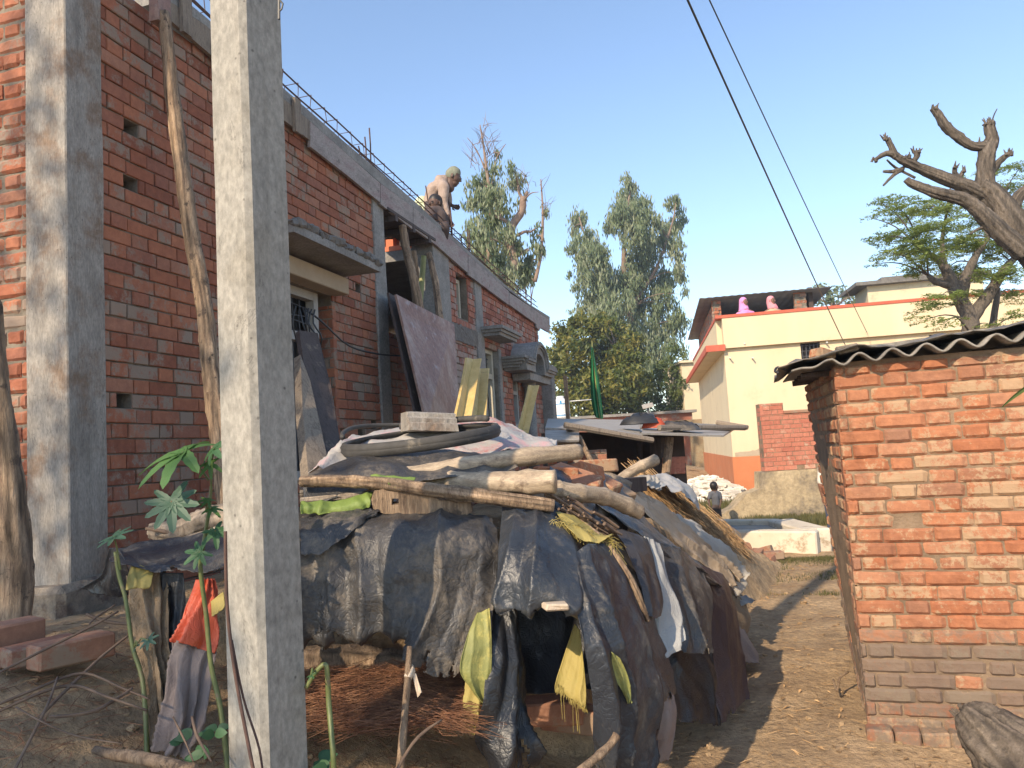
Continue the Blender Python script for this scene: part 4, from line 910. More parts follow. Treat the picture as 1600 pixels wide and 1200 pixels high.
sheet('sack', [[(330, 940, 2.56), (350, 925, 2.56)], [(332, 965, 2.54), (352, 950, 2.54)]], 'sack_yellow', 'bit of yellow sack showing between the red sack and the concrete pole', 'sack', nu=16, nv=12, wr=.006, fold=(1, .006), rag=.05, seed=32)
# rags lying on top, in and behind the tyre
sheet('cloth', [
 [(545, 684, 4.15), (600, 672, 4.3), (680, 662, 4.4), (750, 656, 4.5), (800, 664, 4.6)],
 [(520, 702, 3.8), (590, 690, 3.9), (680, 676, 4.0), (760, 672, 4.1), (830, 682, 4.2)],
 [(500, 722, 3.5), (590, 712, 3.6), (690, 702, 3.7), (770, 694, 3.8), (868, 700, 3.95)],
 [(480, 745, 3.2), (590, 735, 3.3), (690, 728, 3.4), (780, 712, 3.5), (880, 716, 3.7)]],
 'rag_mixed', 'crumpled red and white striped cloth lying inside the tyre', 'cloth', nu=90, nv=50, wr=.022, fold=(6, .015), rag=.03, seed=33)
sheet('cloth', [[(780, 668, 4.3), (820, 680, 4.4), (862, 688, 4.4)], [(775, 682, 4.0), (815, 690, 4.1), (870, 698, 4.1)], [(770, 705, 3.7), (815, 708, 3.8), (862, 706, 3.9)]], 'rag_pale', 'crumpled pale grey plastic bags piled right of the tyre', 'cloth', nu=60, nv=40, wr=.035, fold=(5, .02), rag=.06, seed=34)
sheet('cloth', [[(770, 664, 4.5), (795, 664, 4.5)], [(765, 674, 4.3), (795, 676, 4.3)]], 'rag_pink', 'pink rag behind the right side of the tyre', 'cloth', nu=20, nv=14, wr=.025, fold=(3, .02), rag=.04, seed=35)
sheet('tarp', [
 [(478, 745, 3.2), (560, 716, 3.3), (650, 708, 3.35), (740, 706, 3.4), (790, 712, 3.45)],
 [(475, 765, 3.05), (560, 738, 3.1), (650, 730, 3.15), (740, 722, 3.2), (800, 722, 3.25)],
 [(474, 800, 2.98), (560, 770, 3.0), (650, 760, 3.02), (740, 745, 3.08), (810, 735, 3.15)]],
 'tarp_grey', 'flat dark sheet lying on top of the heap between the tyre and the poles', group=TG, nu=60, nv=40, wr=.02, fold=(4, .015), seed=36)
sheet('tarp', [
 [(860, 728, 3.5), (900, 735, 3.7), (950, 745, 4.0), (985, 762, 4.3)],
 [(850, 765, 3.25), (900, 775, 3.4), (945, 785, 3.6), (985, 800, 3.8)],
 [(850, 800, 3.1), (895, 812, 3.2), (935, 828, 3.35), (975, 842, 3.55)]],
 'tarp_blue', 'dark sheet under the grey bamboo at the crest of the heap', group=TG, nu=50, nv=40, wr=.02, fold=(4, .015), rag=.03, seed=37)
sheet('cloth', [[(1000, 748, 5.9), (1030, 742, 6.1), (1055, 746, 6.3), (1068, 752, 6.4)], [(1005, 756, 5.7), (1040, 756, 5.9), (1070, 765, 6.1), (1088, 775, 6.3)], [(1030, 768, 5.6), (1055, 772, 5.8), (1080, 785, 6.0), (1096, 800, 6.2)]], 'rag_pale', 'grey plastic cover behind the straw at the far end of the heap', 'cloth', nu=50, nv=30, wr=.03, fold=(4, .02), rag=.03, seed=38)
sheet('cloth', [[(978, 748, 4.7), (1010, 745, 4.9), (1030, 748, 5.0)], [(985, 768, 4.5), (1015, 765, 4.65), (1028, 768, 4.8)]], 'cloth_white', 'wrinkled whitish cloth scrap on the crest beside the straw', 'cloth', nu=30, nv=20, wr=.02, fold=(5, .015), rag=.05, seed=39)
sheet('leaf_cloth', [[(578, 742, 3.02), (615, 744, 3.0), (650, 746, 3.0)], [(590, 752, 2.97), (615, 756, 2.96), (640, 760, 2.96)], [(600, 758, 2.95), (614, 764, 2.94), (632, 764, 2.95)]], 'leaf_cloth', 'bright green strip of cloth knotted over the brown pole', 'cloth', 'bright green cloth strips', 24, 16, .006, (3, .008), .04, seed=40)
sheet('leaf_cloth', [[(470, 784, 2.96), (520, 784, 2.96), (582, 768, 3.0)], [(470, 792, 2.92), (520, 794, 2.93), (580, 782, 2.96)], [(472, 802, 2.92), (525, 800, 2.93), (575, 792, 2.96)]], 'leaf_cloth', 'bright green cloth stuffed under the poles near the concrete pole', 'cloth', 'bright green cloth strips', 40, 16, .01, (5, .012), .05, seed=41)
# ------------------------------------------------------------------ tyre and cement block on the heap
def tyre():
    mb = MB(); c = P(657, 684, 3.62); c.z = 1.50
    ex = Vector((.995, .1, .05)).normalized(); n = Vector((-.06, -.10, 1)).normalized(); ey = n.cross(ex).normalized(); ex = ey.cross(n)
    R0 = .355; A, B_ = 72, 16; rows = []
    for i in range(A+1):
        th = 2*math.pi*i/A; rr = R0*(1+.015*math.cos(3*th)); d = ex*math.cos(th)+ey*math.sin(th)
        row = []
        for k in range(B_+1):
            ph = 2*math.pi*k/B_; r = .026*(1.0 if abs(math.cos(ph)) < .8 else .94)
            inner = math.cos(ph) < -.75
            bump_ = .0022*(1 if (i*2+k) % 2 else -1) if math.cos(ph) > .25 else 0
            rad = r*math.cos(ph)*.85+bump_
            if inner: rad = .010
            row.append(c+d*(rr+rad)+n*(r*1.15*math.sin(ph)))
        rows.append(row)
    mb.grid(rows); o = mb.build('tyre', 'rubber', smooth=True); tag(o, 'old bicycle tyre lying flat on rags on top of the heap', 'tyre')
    mb = MB(); pts = [c+n*.07+ex*(R0+.0)*math.cos(t)+ey*(R0+.02)*math.sin(t)+n*.015*math.sin(3*t) for t in np.linspace(1.1, 3.4, 30)]
    mb.tube(pts, .011, 8); o = mb.build('inner_tube', 'rubber', smooth=True); tag(o, 'thin black inner tube curving along the back of the tyre', 'tyre')
    mb = MB(); pts = [c+n*.055+ex*(R0-.03)*math.cos(t)+ey*(R0-.02)*math.sin(t) for t in np.linspace(.1, 1.9, 24)]
    mb.tube(pts, .016, 8); o = mb.build('inner_tube', 'rubber', smooth=True); tag(o, 'second dark tube lying inside the right rim of the tyre', 'tyre')
tyre()
a = P(640, 672, 3.75); b = P(716, 674, 3.85); mb = MB()
ex = (b-a).normalized(); ez = UP; ey = ex.cross(ez)*-1
if ey.y < 0: ey = -ey
prof = [(0, 0), (.0, .035), (.012, .042), (.010, .062), (.022, .07), (.024, .088), (.04, .094), (.15, .092), (.16, 0)]
L = (b-a).length; rows = []
for i in range(13):
    t = i/12; rows.append([a+ex*(L*t+.006*nz(k_, i, 3, 1.3)+(.012*nz(k_*3, 1, 1) if i in (0, 12) else 0))+ey*(pp_[0]+.003*nz(i, k_, 6, .9))+ez*(pp_[1]+.003*nz(i, k_, 2, .9)) for k_, pp_ in enumerate(prof+[prof[0]])])
mb.grid(rows); mb.add(rows[0][:-1], [tuple(range(len(prof)))]); mb.add(rows[-1][:-1], [tuple(range(len(prof)))[::-1]])
o = mb.build('cement_block', 'plaster_old'); o.data.materials[0] = MATS['concrete_column']; tag(o, 'broken piece of grooved cement moulding resting on the tyre', 'block')
# ------------------------------------------------------------------ poles and sticks on the heap
def bamboo_pole(pts, rad, label, mat='bamboo', nodes=4, hollow=True, grp='poles on the heap', name='bamboo_pole'):
    ps = [P(*q) for q in pts]; n = 40; pr, rr = smooth(ps, list(np.interp(np.linspace(0, 1, len(ps)), np.linspace(0, 1, len(rad)), rad)), max(2, n//(len(ps)-1)))
    k = len(pr); mb = MB(); nd = [int(k*(i+.6)/(nodes+.3)) for i in range(nodes)]
    rr = [r*(1.16 if i in nd else (1.06 if i+1 in nd or i-1 in nd else 1.)) for i, r in enumerate(rr)]
    mb.tube(pr, rr, 26, jit=.05, ridge=.10 if 'bamboo' in name else .22, rf=4 if 'bamboo' in name else 6); o = mb.build(name, mat, smooth=True); return tag(o, label, 'pole', grp)
bamboo_pole([(475, 760, 3.1), (560, 748, 3.15), (640, 740, 3.15), (720, 728, 3.15), (800, 716, 3.2), (905, 706, 3.35)], [.018, .026, .032, .036, .034], 'long sunlit bamboo pole lying highest across the heap, in front of the tyre')
bamboo_pole([(640, 756, 3.15), (700, 752, 3.1), (770, 754, 3.05), (868, 752, 3.0)], [.03, .036, .042, .046], 'thick split bamboo below the highest pole, ending in a hollow end')
bamboo_pole([(470, 752, 3.0), (540, 752, 2.98), (600, 756, 2.96), (680, 766, 2.95), (760, 776, 2.95), (865, 790, 2.98)], [.022, .024, .026, .026, .024], 'reddish brown round pole wrapped by a bright green strip', 'wood_prop', 2, name='wooden_pole')
bamboo_pole([(470, 772, 3.1), (540, 764, 3.1), (620, 752, 3.1), (700, 742, 3.15)], [.016, .02, .02], 'thin grey stick behind the reddish brown pole', 'wood_grey', 2, name='wooden_pole')
bamboo_pole([(860, 765, 3.15), (900, 770, 3.2), (950, 778, 3.35), (998, 800, 3.5)], [.038, .036, .034], 'grey weathered bamboo sloping down right of the crest')
bamboo_pole([(950, 765, 4.5), (985, 738, 4.6), (1025, 718, 4.7)], [.03, .032, .034], 'pale hollow pole sticking up before the dark shed', nodes=2)
bamboo_pole([(470, 782, 3.0), (520, 778, 3.0), (580, 772, 3.02), (640, 768, 3.05)], [.012, .013, .01], 'thin bent stick under the brown pole near the concrete pole', 'wood_grey', 1, name='stick')
bamboo_pole([(900, 812, 3.1), (925, 830, 3.05), (955, 860, 2.98), (985, 905, 2.95), (1005, 950, 2.96), (1012, 970, 2.98)], [.012, .014, .012, .009], 'bent splintered stick lying down the brownish tarpaulin', 'wood_prop', 2, name='stick')
bamboo_pole([(240, 830, 3.4), (290, 828, 3.3), (330, 812, 3.25), (372, 800, 3.2)], [.035, .05, .055, .05], 'thick pale log behind the castor plant, left of the concrete pole', 'wood_grey', 1, name='log')
bamboo_pole([(228, 826, 3.3), (262, 832, 3.3), (285, 842, 3.3)], [.007, .008, .008], 'thin twig pointing left from the pale log', 'twig', 1, name='stick')
bamboo_pole([(250, 850, 3.2), (300, 842, 3.1), (372, 815, 3.05)], [.015, .016, .016], 'grey stick under the pale log', 'wood_grey', 1, name='stick')
bamboo_pole([(470, 1030, 3.1), (520, 1030, 3.1), (600, 1038, 3.1), (720, 1050, 3.1)], [.05, .055, .055, .045], 'thick log lying in shadow under the dusty grey tarpaulin', 'wood_prop', 2, name='log')
bamboo_pole([(610, 790, 2.9), (650, 786, 2.88)], [.001, .001], 'tiny splinter', 'twig', 1, name='stick') if 0 else None
# flat carved plank with a square hole
def carved():
    out = [(584, 768), (600, 764), (650, 766), (690, 782), (735, 783), (738, 800), (722, 808), (690, 802), (640, 803), (600, 803), (583, 795), (580, 780)]
    mb = MB(); Y0 = 2.94; q = [(612, 779), (623, 779), (623, 789), (612, 789)]
    pts = [P(u, v, Y0+(u-580)*.0002) for u, v in out]; hp = [P(u, v, Y0+(u-580)*.0002) for u, v in q]; d = Vector((0, .05, .01)); n = len(pts)
    # ring faces between outline and hole
    order = [10, 0, 1, 2, 9]
    vs = pts+hp; fs = [(11, 12, 15, 10), (0, 12, 11), (0, 1, 13, 12) if 0 else (0, 1, 12), (1, 2, 13, 12), (2, 9, 14, 13) if 0 else (2, 8, 14, 13), (8, 9, 14), (9, 15, 14), (9, 10, 15), (2, 3, 7, 8), (3, 4, 5, 6, 7)]
    m_ = len(vs); mb.add(vs+[p+d for p in vs], [f[::-1] for f in fs]+[tuple(i+m_ for i in f) for f in fs]+[(i, (i+1) % n, (i+1) % n+m_, i+m_) for i in range(n)]+[(12+i, 12+(i+1) % 4, m_+12+(i+1) % 4, m_+12+i)[::-1] for i in range(4)])
    o = mb.build('carved_plank', 'wood_prop'); tag(o, 'weathered plank with a square hole lying on the edge of the grey tarpaulin', 'plank')
carved()
# splintered bundle of bark and sticks at the corner
st = thing('stick_bundle', P(905, 800, 3.1), 'dark splintered sticks and bark jammed beside the mustard sack', 'sticks')
R_ = random.Random(5); mb = MB()
for k in range(46):
    t = R_.random(); u, v = 862+75*t+R_.uniform(-18, 10), 776+42*t+R_.uniform(-10, 12); l = R_.uniform(14, 40)
    mb.tube([P(u, v, 3.02+.1*t+R_.uniform(-.03, .03)), P(u+l*.5, v+l*.28+R_.uniform(-3, 3), 3.05+.1*t), P(u+l, v+l*.62, 3.06+.12*t)], [R_.uniform(.003, .008), R_.uniform(.002, .006)], 5, jit=.3)
mb.build('sticks', 'twig', st)
for (pts, r, lab) in (([(640, 1010, 2.60), (637, 1060, 2.56), (632, 1120, 2.52), (624, 1215, 2.46)], [.009, .011, .012, .014], 'straight stick standing in the ground before the straw'), ([(1000, 1110, 2.5), (0, 0, 0)], None, '')):
    if r is None: continue
    t = thing('stick', P(*pts[-1]), lab, 'stick'); MB().tube([P(*q) for q in pts], r, 8, jit=.15, seg=3).build('shaft', 'wood_prop', t, smooth=True)
    MB().tube([P(640, 1042, 2.59), P(641, 1050, 2.575), P(638, 1060, 2.56)], [.014, .016, .013], 8, jit=.3).build('rag_binding', 'cloth_beige', t)
    sheet('rag_tail', [[(644, 1052, 2.57), (650, 1052, 2.57)], [(648, 1070, 2.56), (656, 1072, 2.56)], [(653, 1090, 2.55), (660, 1082, 2.55)]], 'cloth_beige', '', nu=8, nv=14, wr=.004, fold=(2, .004), seed=50, parent=t, th=.002)
o = MB().tube([P(905, 1205, 2.35), P(930, 1185, 2.4), P(952, 1165, 2.45), P(964, 1148, 2.47)], [.012, .013, .012, .013], 8, jit=.2, seg=3).build('stick', 'wood_prop', smooth=True); tag(o, 'short cut stick leaning at the bottom of the dark strip of tarpaulin', 'stick')
o = MB().tube([P(690, 1125, 2.5), P(655, 1150, 2.45), P(630, 1185, 2.42), (P(615, 1215, 2.4))], [.004, .006, .006], 6, jit=.2, seg=3).build('stick', 'twig', smooth=True); tag(o, 'thin curved twig lying behind the standing stick', 'stick')
o = MB().tube([P(1012, 1128, 3.0), P(1010, 1150, 2.98), P(1008, 1180, 2.95)], [.016, .017, .018], 8, jit=.12).build('stick', 'wood_grey', smooth=True); tag(o, 'pale wooden peg standing under the brownish tarpaulin', 'stick')
# broken bricks and tiles on the crest
def loose_brick(c, yaw, tilt, size=(.115, .055, .037), label='', name='brick', mat='brick_loose', grp=None, roll=0, seed=0):
    Rm = Matrix.Rotation(yaw, 3, 'Z') @ Matrix.Rotation(tilt, 3, 'Y') @ Matrix.Rotation(roll, 3, 'X')
    mb = MB(); random.seed(seed+100); mb.bbox(c, Rm @ Vector((size[0], 0, 0)), Rm @ Vector((0, size[1], 0)), Rm @ Vector((0, 0, size[2])), .007, jit=.004, col=(random.random(), random.random(), .1))
    o = mb.build(name, mat); return tag(o, label, 'brick', grp)
CB = [(868, 742, 3.55, .2, .1, 0, 'orange broken brick lying at the crest where the poles end'), (893, 745, 3.6, -.5, .35, .2, 'tilted broken brick at the crest, second from the pole ends'), (915, 740, 3.8, .9, .2, -.3, 'wedge of orange brick standing on the crest'), (938, 755, 3.9, -.6, .5, .1, 'long orange brick sloping down from the crest'), (962, 768, 4.1, -.7, .5, 0, 'last orange brick lying at the top of the beige cloth'), (905, 758, 3.5, -.3, .1, .4, 'dusty brick lying under the wedge on the crest'), (935, 728, 4.3, .3, 0, 0, 'brick behind the wedge on the crest')]
for i, (u, v, Y, yw, ti, ro, lab) in enumerate(CB): loose_brick(P(u, v, Y), yw, ti, (.10, .05, .036), lab, grp='broken bricks on the crest', roll=ro, seed=i, mat='brick_hut')
o = MB().tube([P(900, 725, 4.4), P(930, 738, 4.3), P(985, 760, 4.3)], [.035, .035, .03], 8, jit=.3, seg=3).build('beam', 'wood_grey', smooth=True); tag(o, 'old grey timber lying behind the bricks on the crest', 'beam')
o = MB().box(P(962, 760, 4.4), (.16, .12, 0), (-.03, .05, 0), (0, 0, .04)).build('block', 'wood_dark'); tag(o, 'dark hollow timber end on the crest beside the whitish scrap', 'beam')
# bricks standing at the left corner and inside the hollow
for i, (u, v, Y, yw, sz, lab) in enumerate([(5, 1002, 2.75, 1.05, (.12, .056, .06), 'dark red brick at the left edge of the picture beside the tree-trunk post'), (62, 1018, 2.72, .95, (.115, .05, .034), 'pale orange brick lying between the dark red brick and the long brick'), (112, 1016, 2.70, .93, (.125, .055, .04), 'long dusty brick lying flat at the foot of the column, nearest the heap')]):
    loose_brick(P(u, v, Y), yw, 0, sz, lab, grp='loose bricks by the column', seed=20+i)
for i, (u, v, Y, yw, lab) in enumerate([(860, 1110, 3.15, .3, 'brick in the dark hollow, lower left'), (895, 1120, 3.2, -.2, 'brick in the dark hollow, lower right'), (840, 1060, 3.4, .1, 'brick deep in the dark hollow, upper')]):
    loose_brick(P(u, v, Y), yw, .1, (.12, .06, .045), lab, grp='bricks in the hollow', seed=30+i)
R_ = random.Random(8)
labs = ['rubble brick nearest the straw on the far toe of the heap', 'rubble brick lying low between straw and path', 'dark rubble brick second from the path end', 'outermost rubble brick tilted up on the grass', 'rubble brick on top of the far toe', 'small rubble brick behind the tilted one', 'flat rubble brick below the straw tips', 'half brick at the grass edge of the far toe']
for i, (u, v, Y) in enumerate([(1140, 845, 8.0), (1155, 862, 8.2), (1180, 868, 8.6), (1205, 868, 8.9), (1150, 850, 8.6), (1190, 862, 9.2), (1165, 872, 8.0), (1192, 876, 8.5)]):
    p = P(u, v, Y); loose_brick(p, R_.uniform(-1, 1), R_.uniform(-.3, .3), (.13, .06, .045), labs[i], grp='rubble bricks at the far toe of the heap', roll=R_.uniform(-.3, .3), seed=40+i)
loose_brick(P(1140, 918, 5.6), .4, .2, (.07, .05, .04), 'reddish brick lump under the off-white cloth by the path', seed=60)
loose_brick(P(1148, 1008, 4.9), .4, .2, (.06, .04, .03), 'reddish brick lump on the greyish rag by the path', seed=61)
loose_brick(P(868, 947, 2.60), .25, .1, (.04, .03, .012), 'small chip of pale stone caught on the edge above the hollow', name='stone_chip', mat='cloth_beige', seed=62)
# dried needles and straw
def strands(name, n, fp, mat, label, ln=(.1, .3), r=.0012, bend=.03, seed=1, cat='straw'):
    R = random.Random(seed); mb = MB()
    for k in range(n):
        p, d = fp(R); l = R.uniform(*ln); d = d.normalized(); s = d.orthogonal().normalized(); b = Vector((R.uniform(-1, 1), R.uniform(-1, 1), R.uniform(-1, 1)))*bend
        mb.tube([p-d*l/2, p+b, p+d*l/2+b*.3], [r, r, r*.5], 3, col=(R.random(), 0, 0), cap=False)
    o = mb.build(name, mat); return tag(o, label, cat, kind='stuff')
def f1(R):
    u = R.uniform(470, 735); v = 1055+R.uniform(-5, 90)*(.55+.45*R.random()); Y = 2.92-.0035*(v-1050)+R.uniform(-.04, .03)
    return P(u, v, Y), Vector((1, R.uniform(-.3, .3), R.uniform(-.28, .28)-(.2 if u > 650 else -.1)))
strands('dry_needles', 3600, f1, 'needles', 'rusty brown dry needles heaped under the dusty grey tarpaulin', (.08, .30), .0011, .025, 2)
def f2(R):
    t = R.random(); u0, v0 = 1025+125*t, 765+75*t; w_ = R.uniform(-1, 1); u, v = u0+14*w_-10*R.random(), v0+22*w_*(1-.2*t)+R.uniform(-3, 12)
    Y = 5.9+1.6*t+R.uniform(-.1, .1)
    return P(u, v, Y), Vector((.5+R.uniform(-.15, .15), -.35+R.uniform(-.2, .2), -.55+R.uniform(-.25, .12)))
strands('straw_heap', 3800, f2, 'straw', 'golden straw piled over the far end of the heap', (.15, .5), .0028, .04, 3)
# straw core under the loose straw
mb = MB(); rows = []
for i in range(25):
    t = i/24; row = []
    for j in range(17):
        w_ = j/16*2-1; row.append(P(1022+128*t+16*w_, 768+80*t+24*w_+3*nz(i, j, 2, .7), 6.05+1.6*t+.25*abs(w_)+.06*nz(i, j, 5, .6)))
    rows.append(row)
mb.grid(rows, 0, (.3, 0, 0)); o = mb.build('straw_bed', 'straw', smooth=True); tag(o, 'matted straw underneath the golden loose straw', 'straw', kind='stuff')
def f3(R):
    x = R.uniform(-1.9, 3.2); y = R.uniform(1.9, 8.5)
    return Vector((x, y, ground(x, y)+.012)), Vector((R.uniform(-1, 1), R.uniform(-1, 1), R.uniform(-.1, .1)))
strands('ground_litter', 2600, f3, 'straw', 'bits of straw and twig scattered over the bare ground', (.02, .10), .0014, .008, 4, 'litter')
def f4(R):
    x = R.uniform(-1.7, .9); y = R.uniform(2.1, 3.1)
    return Vector((x, y, ground(x, y)+.015)), Vector((R.uniform(-1, 1), R.uniform(-1, 1), R.uniform(-.35, .35)))
mb = MB(); R_ = random.Random(19)
for k in range(1500):
    x = R_.uniform(-1.9, 3.6); y = R_.uniform(2.0, 9.0) if k % 2 else R_.uniform(2.0, 4.5); z = ground(x, y)+.008; a = R_.uniform(0, 6.28); l = R_.uniform(.008, .028); w_ = l*R_.uniform(.25, .5)
    d = Vector((math.cos(a), math.sin(a), R_.uniform(-.2, .5)))*l; e = Vector((-math.sin(a), math.cos(a), R_.uniform(-.4, .4)))*w_; c = Vector((x, y, z))
    mb.add([c-d, c+e+UP*.003, c+d, c-e+UP*.003], [(0, 1, 2, 3)], 0, (R_.random(), 0, 0))
o = mb.build('dry_leaves', 'straw'); tag(o, 'small dry leaves lying all over the bare ground', 'litter', kind='stuff')
strands('bank_litter', 1500, f4, 'needles', 'broken stalks and needles on the bank below the heap', (.03, .14), .0012, .015, 5, 'litter')
mb = MB(); R_ = random.Random(12)
for k in range(900):
    x = R_.uniform(-1.9, 3.4); y = R_.uniform(2.0, 8.5) if k % 3 else R_.uniform(2.0, 3.4); r = R_.uniform(.004, .016)*(1 if k % 14 else 1.9)
    mb.bbox((x, y, ground(x, y)+r*.3), (r, 0, 0), (0, r*R_.uniform(.6, 1), 0), (0, 0, r*.6), r*.4, jit=r*.3)
o = mb.build('pebbles', 'soil'); tag(o, 'small clods and pebbles scattered over the bare ground', 'pebbles', kind='stuff')
# twigs and wires on the bank at the lower left
TW = [([(-20, 930, 2.6), (60, 895, 2.6), (140, 940, 2.6), (205, 930, 2.6)], 0), ([(-20, 1060, 2.3), (80, 1010, 2.45), (150, 975, 2.55), (185, 955, 2.6)], .004), ([(-20, 1108, 2.2), (60, 1075, 2.3), (130, 1052, 2.4), (190, 1075, 2.4), (232, 1092, 2.35)], .004), ([(-20, 1120, 2.2), (70, 1080, 2.3), (120, 1072, 2.35), (165, 1088, 2.3), (230, 1110, 2.3)], .0045), ([(62, 1120, 2.2), (110, 1072, 2.35), (160, 1025, 2.5), (202, 992, 2.6)], .005), ([(78, 1120, 2.2), (110, 1118, 2.2), (150, 1110, 2.25), (185, 1090, 2.35), (207, 1075, 2.4)], .005), ([(22, 1205, 2.0), (50, 1150, 2.1), (75, 1100, 2.2), (90, 1058, 2.35)], .004), ([(25, 1105, 2.15), (70, 1130, 2.1), (120, 1150, 2.1), (190, 1162, 2.1)], .0025), ([(270, 1120, 2.2), (290, 1160, 2.15), (302, 1190, 2.1)], .0025), ([(300, 1120, 2.2), (308, 1150, 2.15), (330, 1190, 2.1)], .004), ([(135, 960, 2.75), (170, 972, 2.75), (205, 975, 2.75)], .006), ([(180, 945, 2.7), (150, 965, 2.65), (140, 975, 2.6)], .003)]
tl = ['dark springy twig running from the left edge to the loose bricks', 'long dark twig crossing low over the bank to the burlap sack', 'thick dark twig below the long one, curving to the castor stem', 'straight dark rod rising from lower left to the burlap sack', 'looped rusty twig on the bank left of the burlap sack', 'dark twig standing steeply at the lower left corner', 'pale thin root trailing over the lower bank', 'fine pale twig under the grey-brown sack', 'reddish twig by the foot of the red sack', 'grey stick behind the long dusty brick', 'short wiry twig beside the column footing']
j = 0
for pts, r in TW:
    if not r: continue
    o = MB().tube([P(*q) for q in pts], [r, r*1.1, r*.8], 6, jit=.15, seg=4).build('twig', 'twig', smooth=True); tag(o, tl[j], 'twig', 'twigs on the bank'); j += 1
o = MB().tube([P(148, 1172, 2.15), (P(185, 1180, 2.12)), P(240, 1188, 2.08), P(302, 1205, 2.0)], [.011, .015, .017, .018], 9, jit=.15, seg=3).build('stick', 'wood_prop', smooth=True); tag(o, 'pale barkless stick lying at the bottom left near the castor stems', 'stick')
# ------------------------------------------------------------------ castor plants
def castor_leaf(mb, base, tip_dir, nrm, size, lobes=8, droop=.25, col=.5):
    f = tip_dir.normalized(); n = nrm.normalized(); s = f.cross(n).normalized(); n = s.cross(f); c = base; cc = (col, 0, 0)
    for k in range(lobes):
        a = (k-(lobes-1)/2)*(2*math.pi*.86/lobes); L = 1.12*size*(1-.35*(abs(a)/math.pi)**1.2)*random.uniform(.92, 1.05)
        d = f*math.cos(a)+s*math.sin(a); e = d.cross(n); wd = L*.20; prev = None; rows = []
        for i in range(9):
            t = i/8; ww = wd*(.9*(1-t)**.35*sm(-.5, .45, t) if t < 1 else 0)*(1+.16*(i % 2)); z = -droop*size*t*t
            m_ = c+d*L*t+n*z; rows.append([m_+e*ww-n*(-.12*ww), m_+n*(-.10*ww), m_-e*ww-n*(-.12*ww)])
        mb.grid(rows, 0, cc)
def castor(label, stem, r, leaves_, name='castor_plant'):
    ps = [P(*q) for q in stem]; t = thing(name, ps[-1], label, 'plant', 'castor plants')
    mb = MB(); mb.tube(ps, r, 9, jit=.1, seg=4); mb.build('stem', 'stem_green', t, smooth=True)
    for (b, p, tip, up, size, lob, dr, col, dull) in leaves_:
        b = P(*b); p = P(*p); mbl = MB(); castor_leaf(mbl, p, P(*tip)-p, Vector(up), size, lob, dr, col); lf = mbl.build('leaf', 'leaf_castor_dull' if dull else 'leaf_castor', t)
        MB().tube([b, (b+p)/2+Vector((0, 0, .015)), p], [.004, .003, .003], 5).build('leaf_stalk', 'stem_green', lf)
castor('tall castor plant with a drooping bright leaf, right beside the concrete pole', [(330, 760, 2.42), (326, 800, 2.42), (318, 850, 2.42), (313, 885, 2.42), (322, 960, 2.44), (330, 1040, 2.44), (345, 1110, 2.42), (358, 1215, 2.37)], [.005, .006, .006, .007, .0075, .008, .009], [
 ((326, 750, 2.42), (285, 706, 2.37), (215, 722, 2.40), (0, -.5, 1), .155, 7, .3, .8, 0),
 ((330, 755, 2.42), (334, 700, 2.40), (355, 690, 2.37), (-.2, -.7, .8), .07, 7, .3, .5, 0),
 ((322, 790, 2.42), (267, 784, 2.32), (270, 832, 2.28), (.05, -.9, .35), .092, 9, .02, .6, 1),
 ((315, 880, 2.42), (312, 863, 2.38), (285, 880, 2.37), (0, -.8, .6), .055, 7, .2, .4, 0),
 ((330, 770, 2.42), (330, 725, 2.39), (300, 735, 2.38), (.2, -.7, .7), .05, 6, .4, .9, 0),
 ((325, 835, 2.42), (337, 830, 2.39), (352, 850, 2.37), (.2, -.8, .6), .055, 6, .2, .5, 0),
 ((322, 800, 2.42), (325, 782, 2.40), (300, 775, 2.40), (0, -.5, 1), .035, 6, .3, .9, 0),
 ((322, 800, 2.42), (330, 795, 2.40), (352, 800, 2.40), (0, -.5, 1), .04, 6, .3, .9, 0)])
castor('smaller castor plant with a cut top stem, left of the hanging burlap sack', [(180, 862, 2.57), (186, 900, 2.57), (197, 940, 2.56), (207, 1010, 2.54), (222, 1060, 2.52), (228, 1130, 2.47), (230, 1215, 2.42)], [.006, .0065, .007, .0075, .008], [
 ((188, 890, 2.57), (178, 838, 2.54), (205, 842, 2.47), (0, -.6, .9), .065, 7, .05, .5, 1),
 ((210, 1010, 2.54), (232, 1000, 2.50), (238, 1015, 2.47), (.1, -.9, .3), .035, 6, .1, .3, 1),
 ((210, 1010, 2.54), (215, 1008, 2.52), (210, 1018, 2.47), (-.2, -.9, .3), .03, 6, .1, .3, 1)])
castor('broken green castor stem bent over, right of the concrete pole', [(478, 1075, 2.25), (492, 1052, 2.25), (508, 1038, 2.25), (512, 1060, 2.25), (514, 1100, 2.25), (520, 1170, 2.2), (522, 1215, 2.2)], [.007, .007, .008, .0075], [((490, 1052, 2.25), (486, 1055, 2.22), (492, 1062, 2.2), (.1, -.9, .3), .018, 5, .1, .3, 0)])
mb = MB()
for (u, v, Y, s_) in ((300, 1150, 2.25, .05), (335, 1150, 2.2, .05), (318, 1180, 2.2, .05), (285, 1160, 2.25, .04), (500, 1190, 2.3, .06), (512, 1208, 2.25, .07), (290, 1195, 2.2, .05), (340, 1140, 2.3, .04)):
    for k in range(3):
        p = P(u, v, Y); a = random.uniform(0, 6.28); d = Vector((math.cos(a), math.sin(a)*.5, random.uniform(.1, .6))).normalized(); e = d.cross(Vector((.1, -.8, .6))).normalized(); rows = []
        for i in range(7):
            t = i/6; w_ = s_*.30*math.sin(math.pi*min(1, t**.75))**.9; m_ = p+d*s_*t-UP*s_*.3*t*t; rows.append([m_+e*w_+UP*.08*w_, m_, m_-e*w_+UP*.08*w_])
        mb.grid(rows, 0, (random.random()*.6, 0, 0))
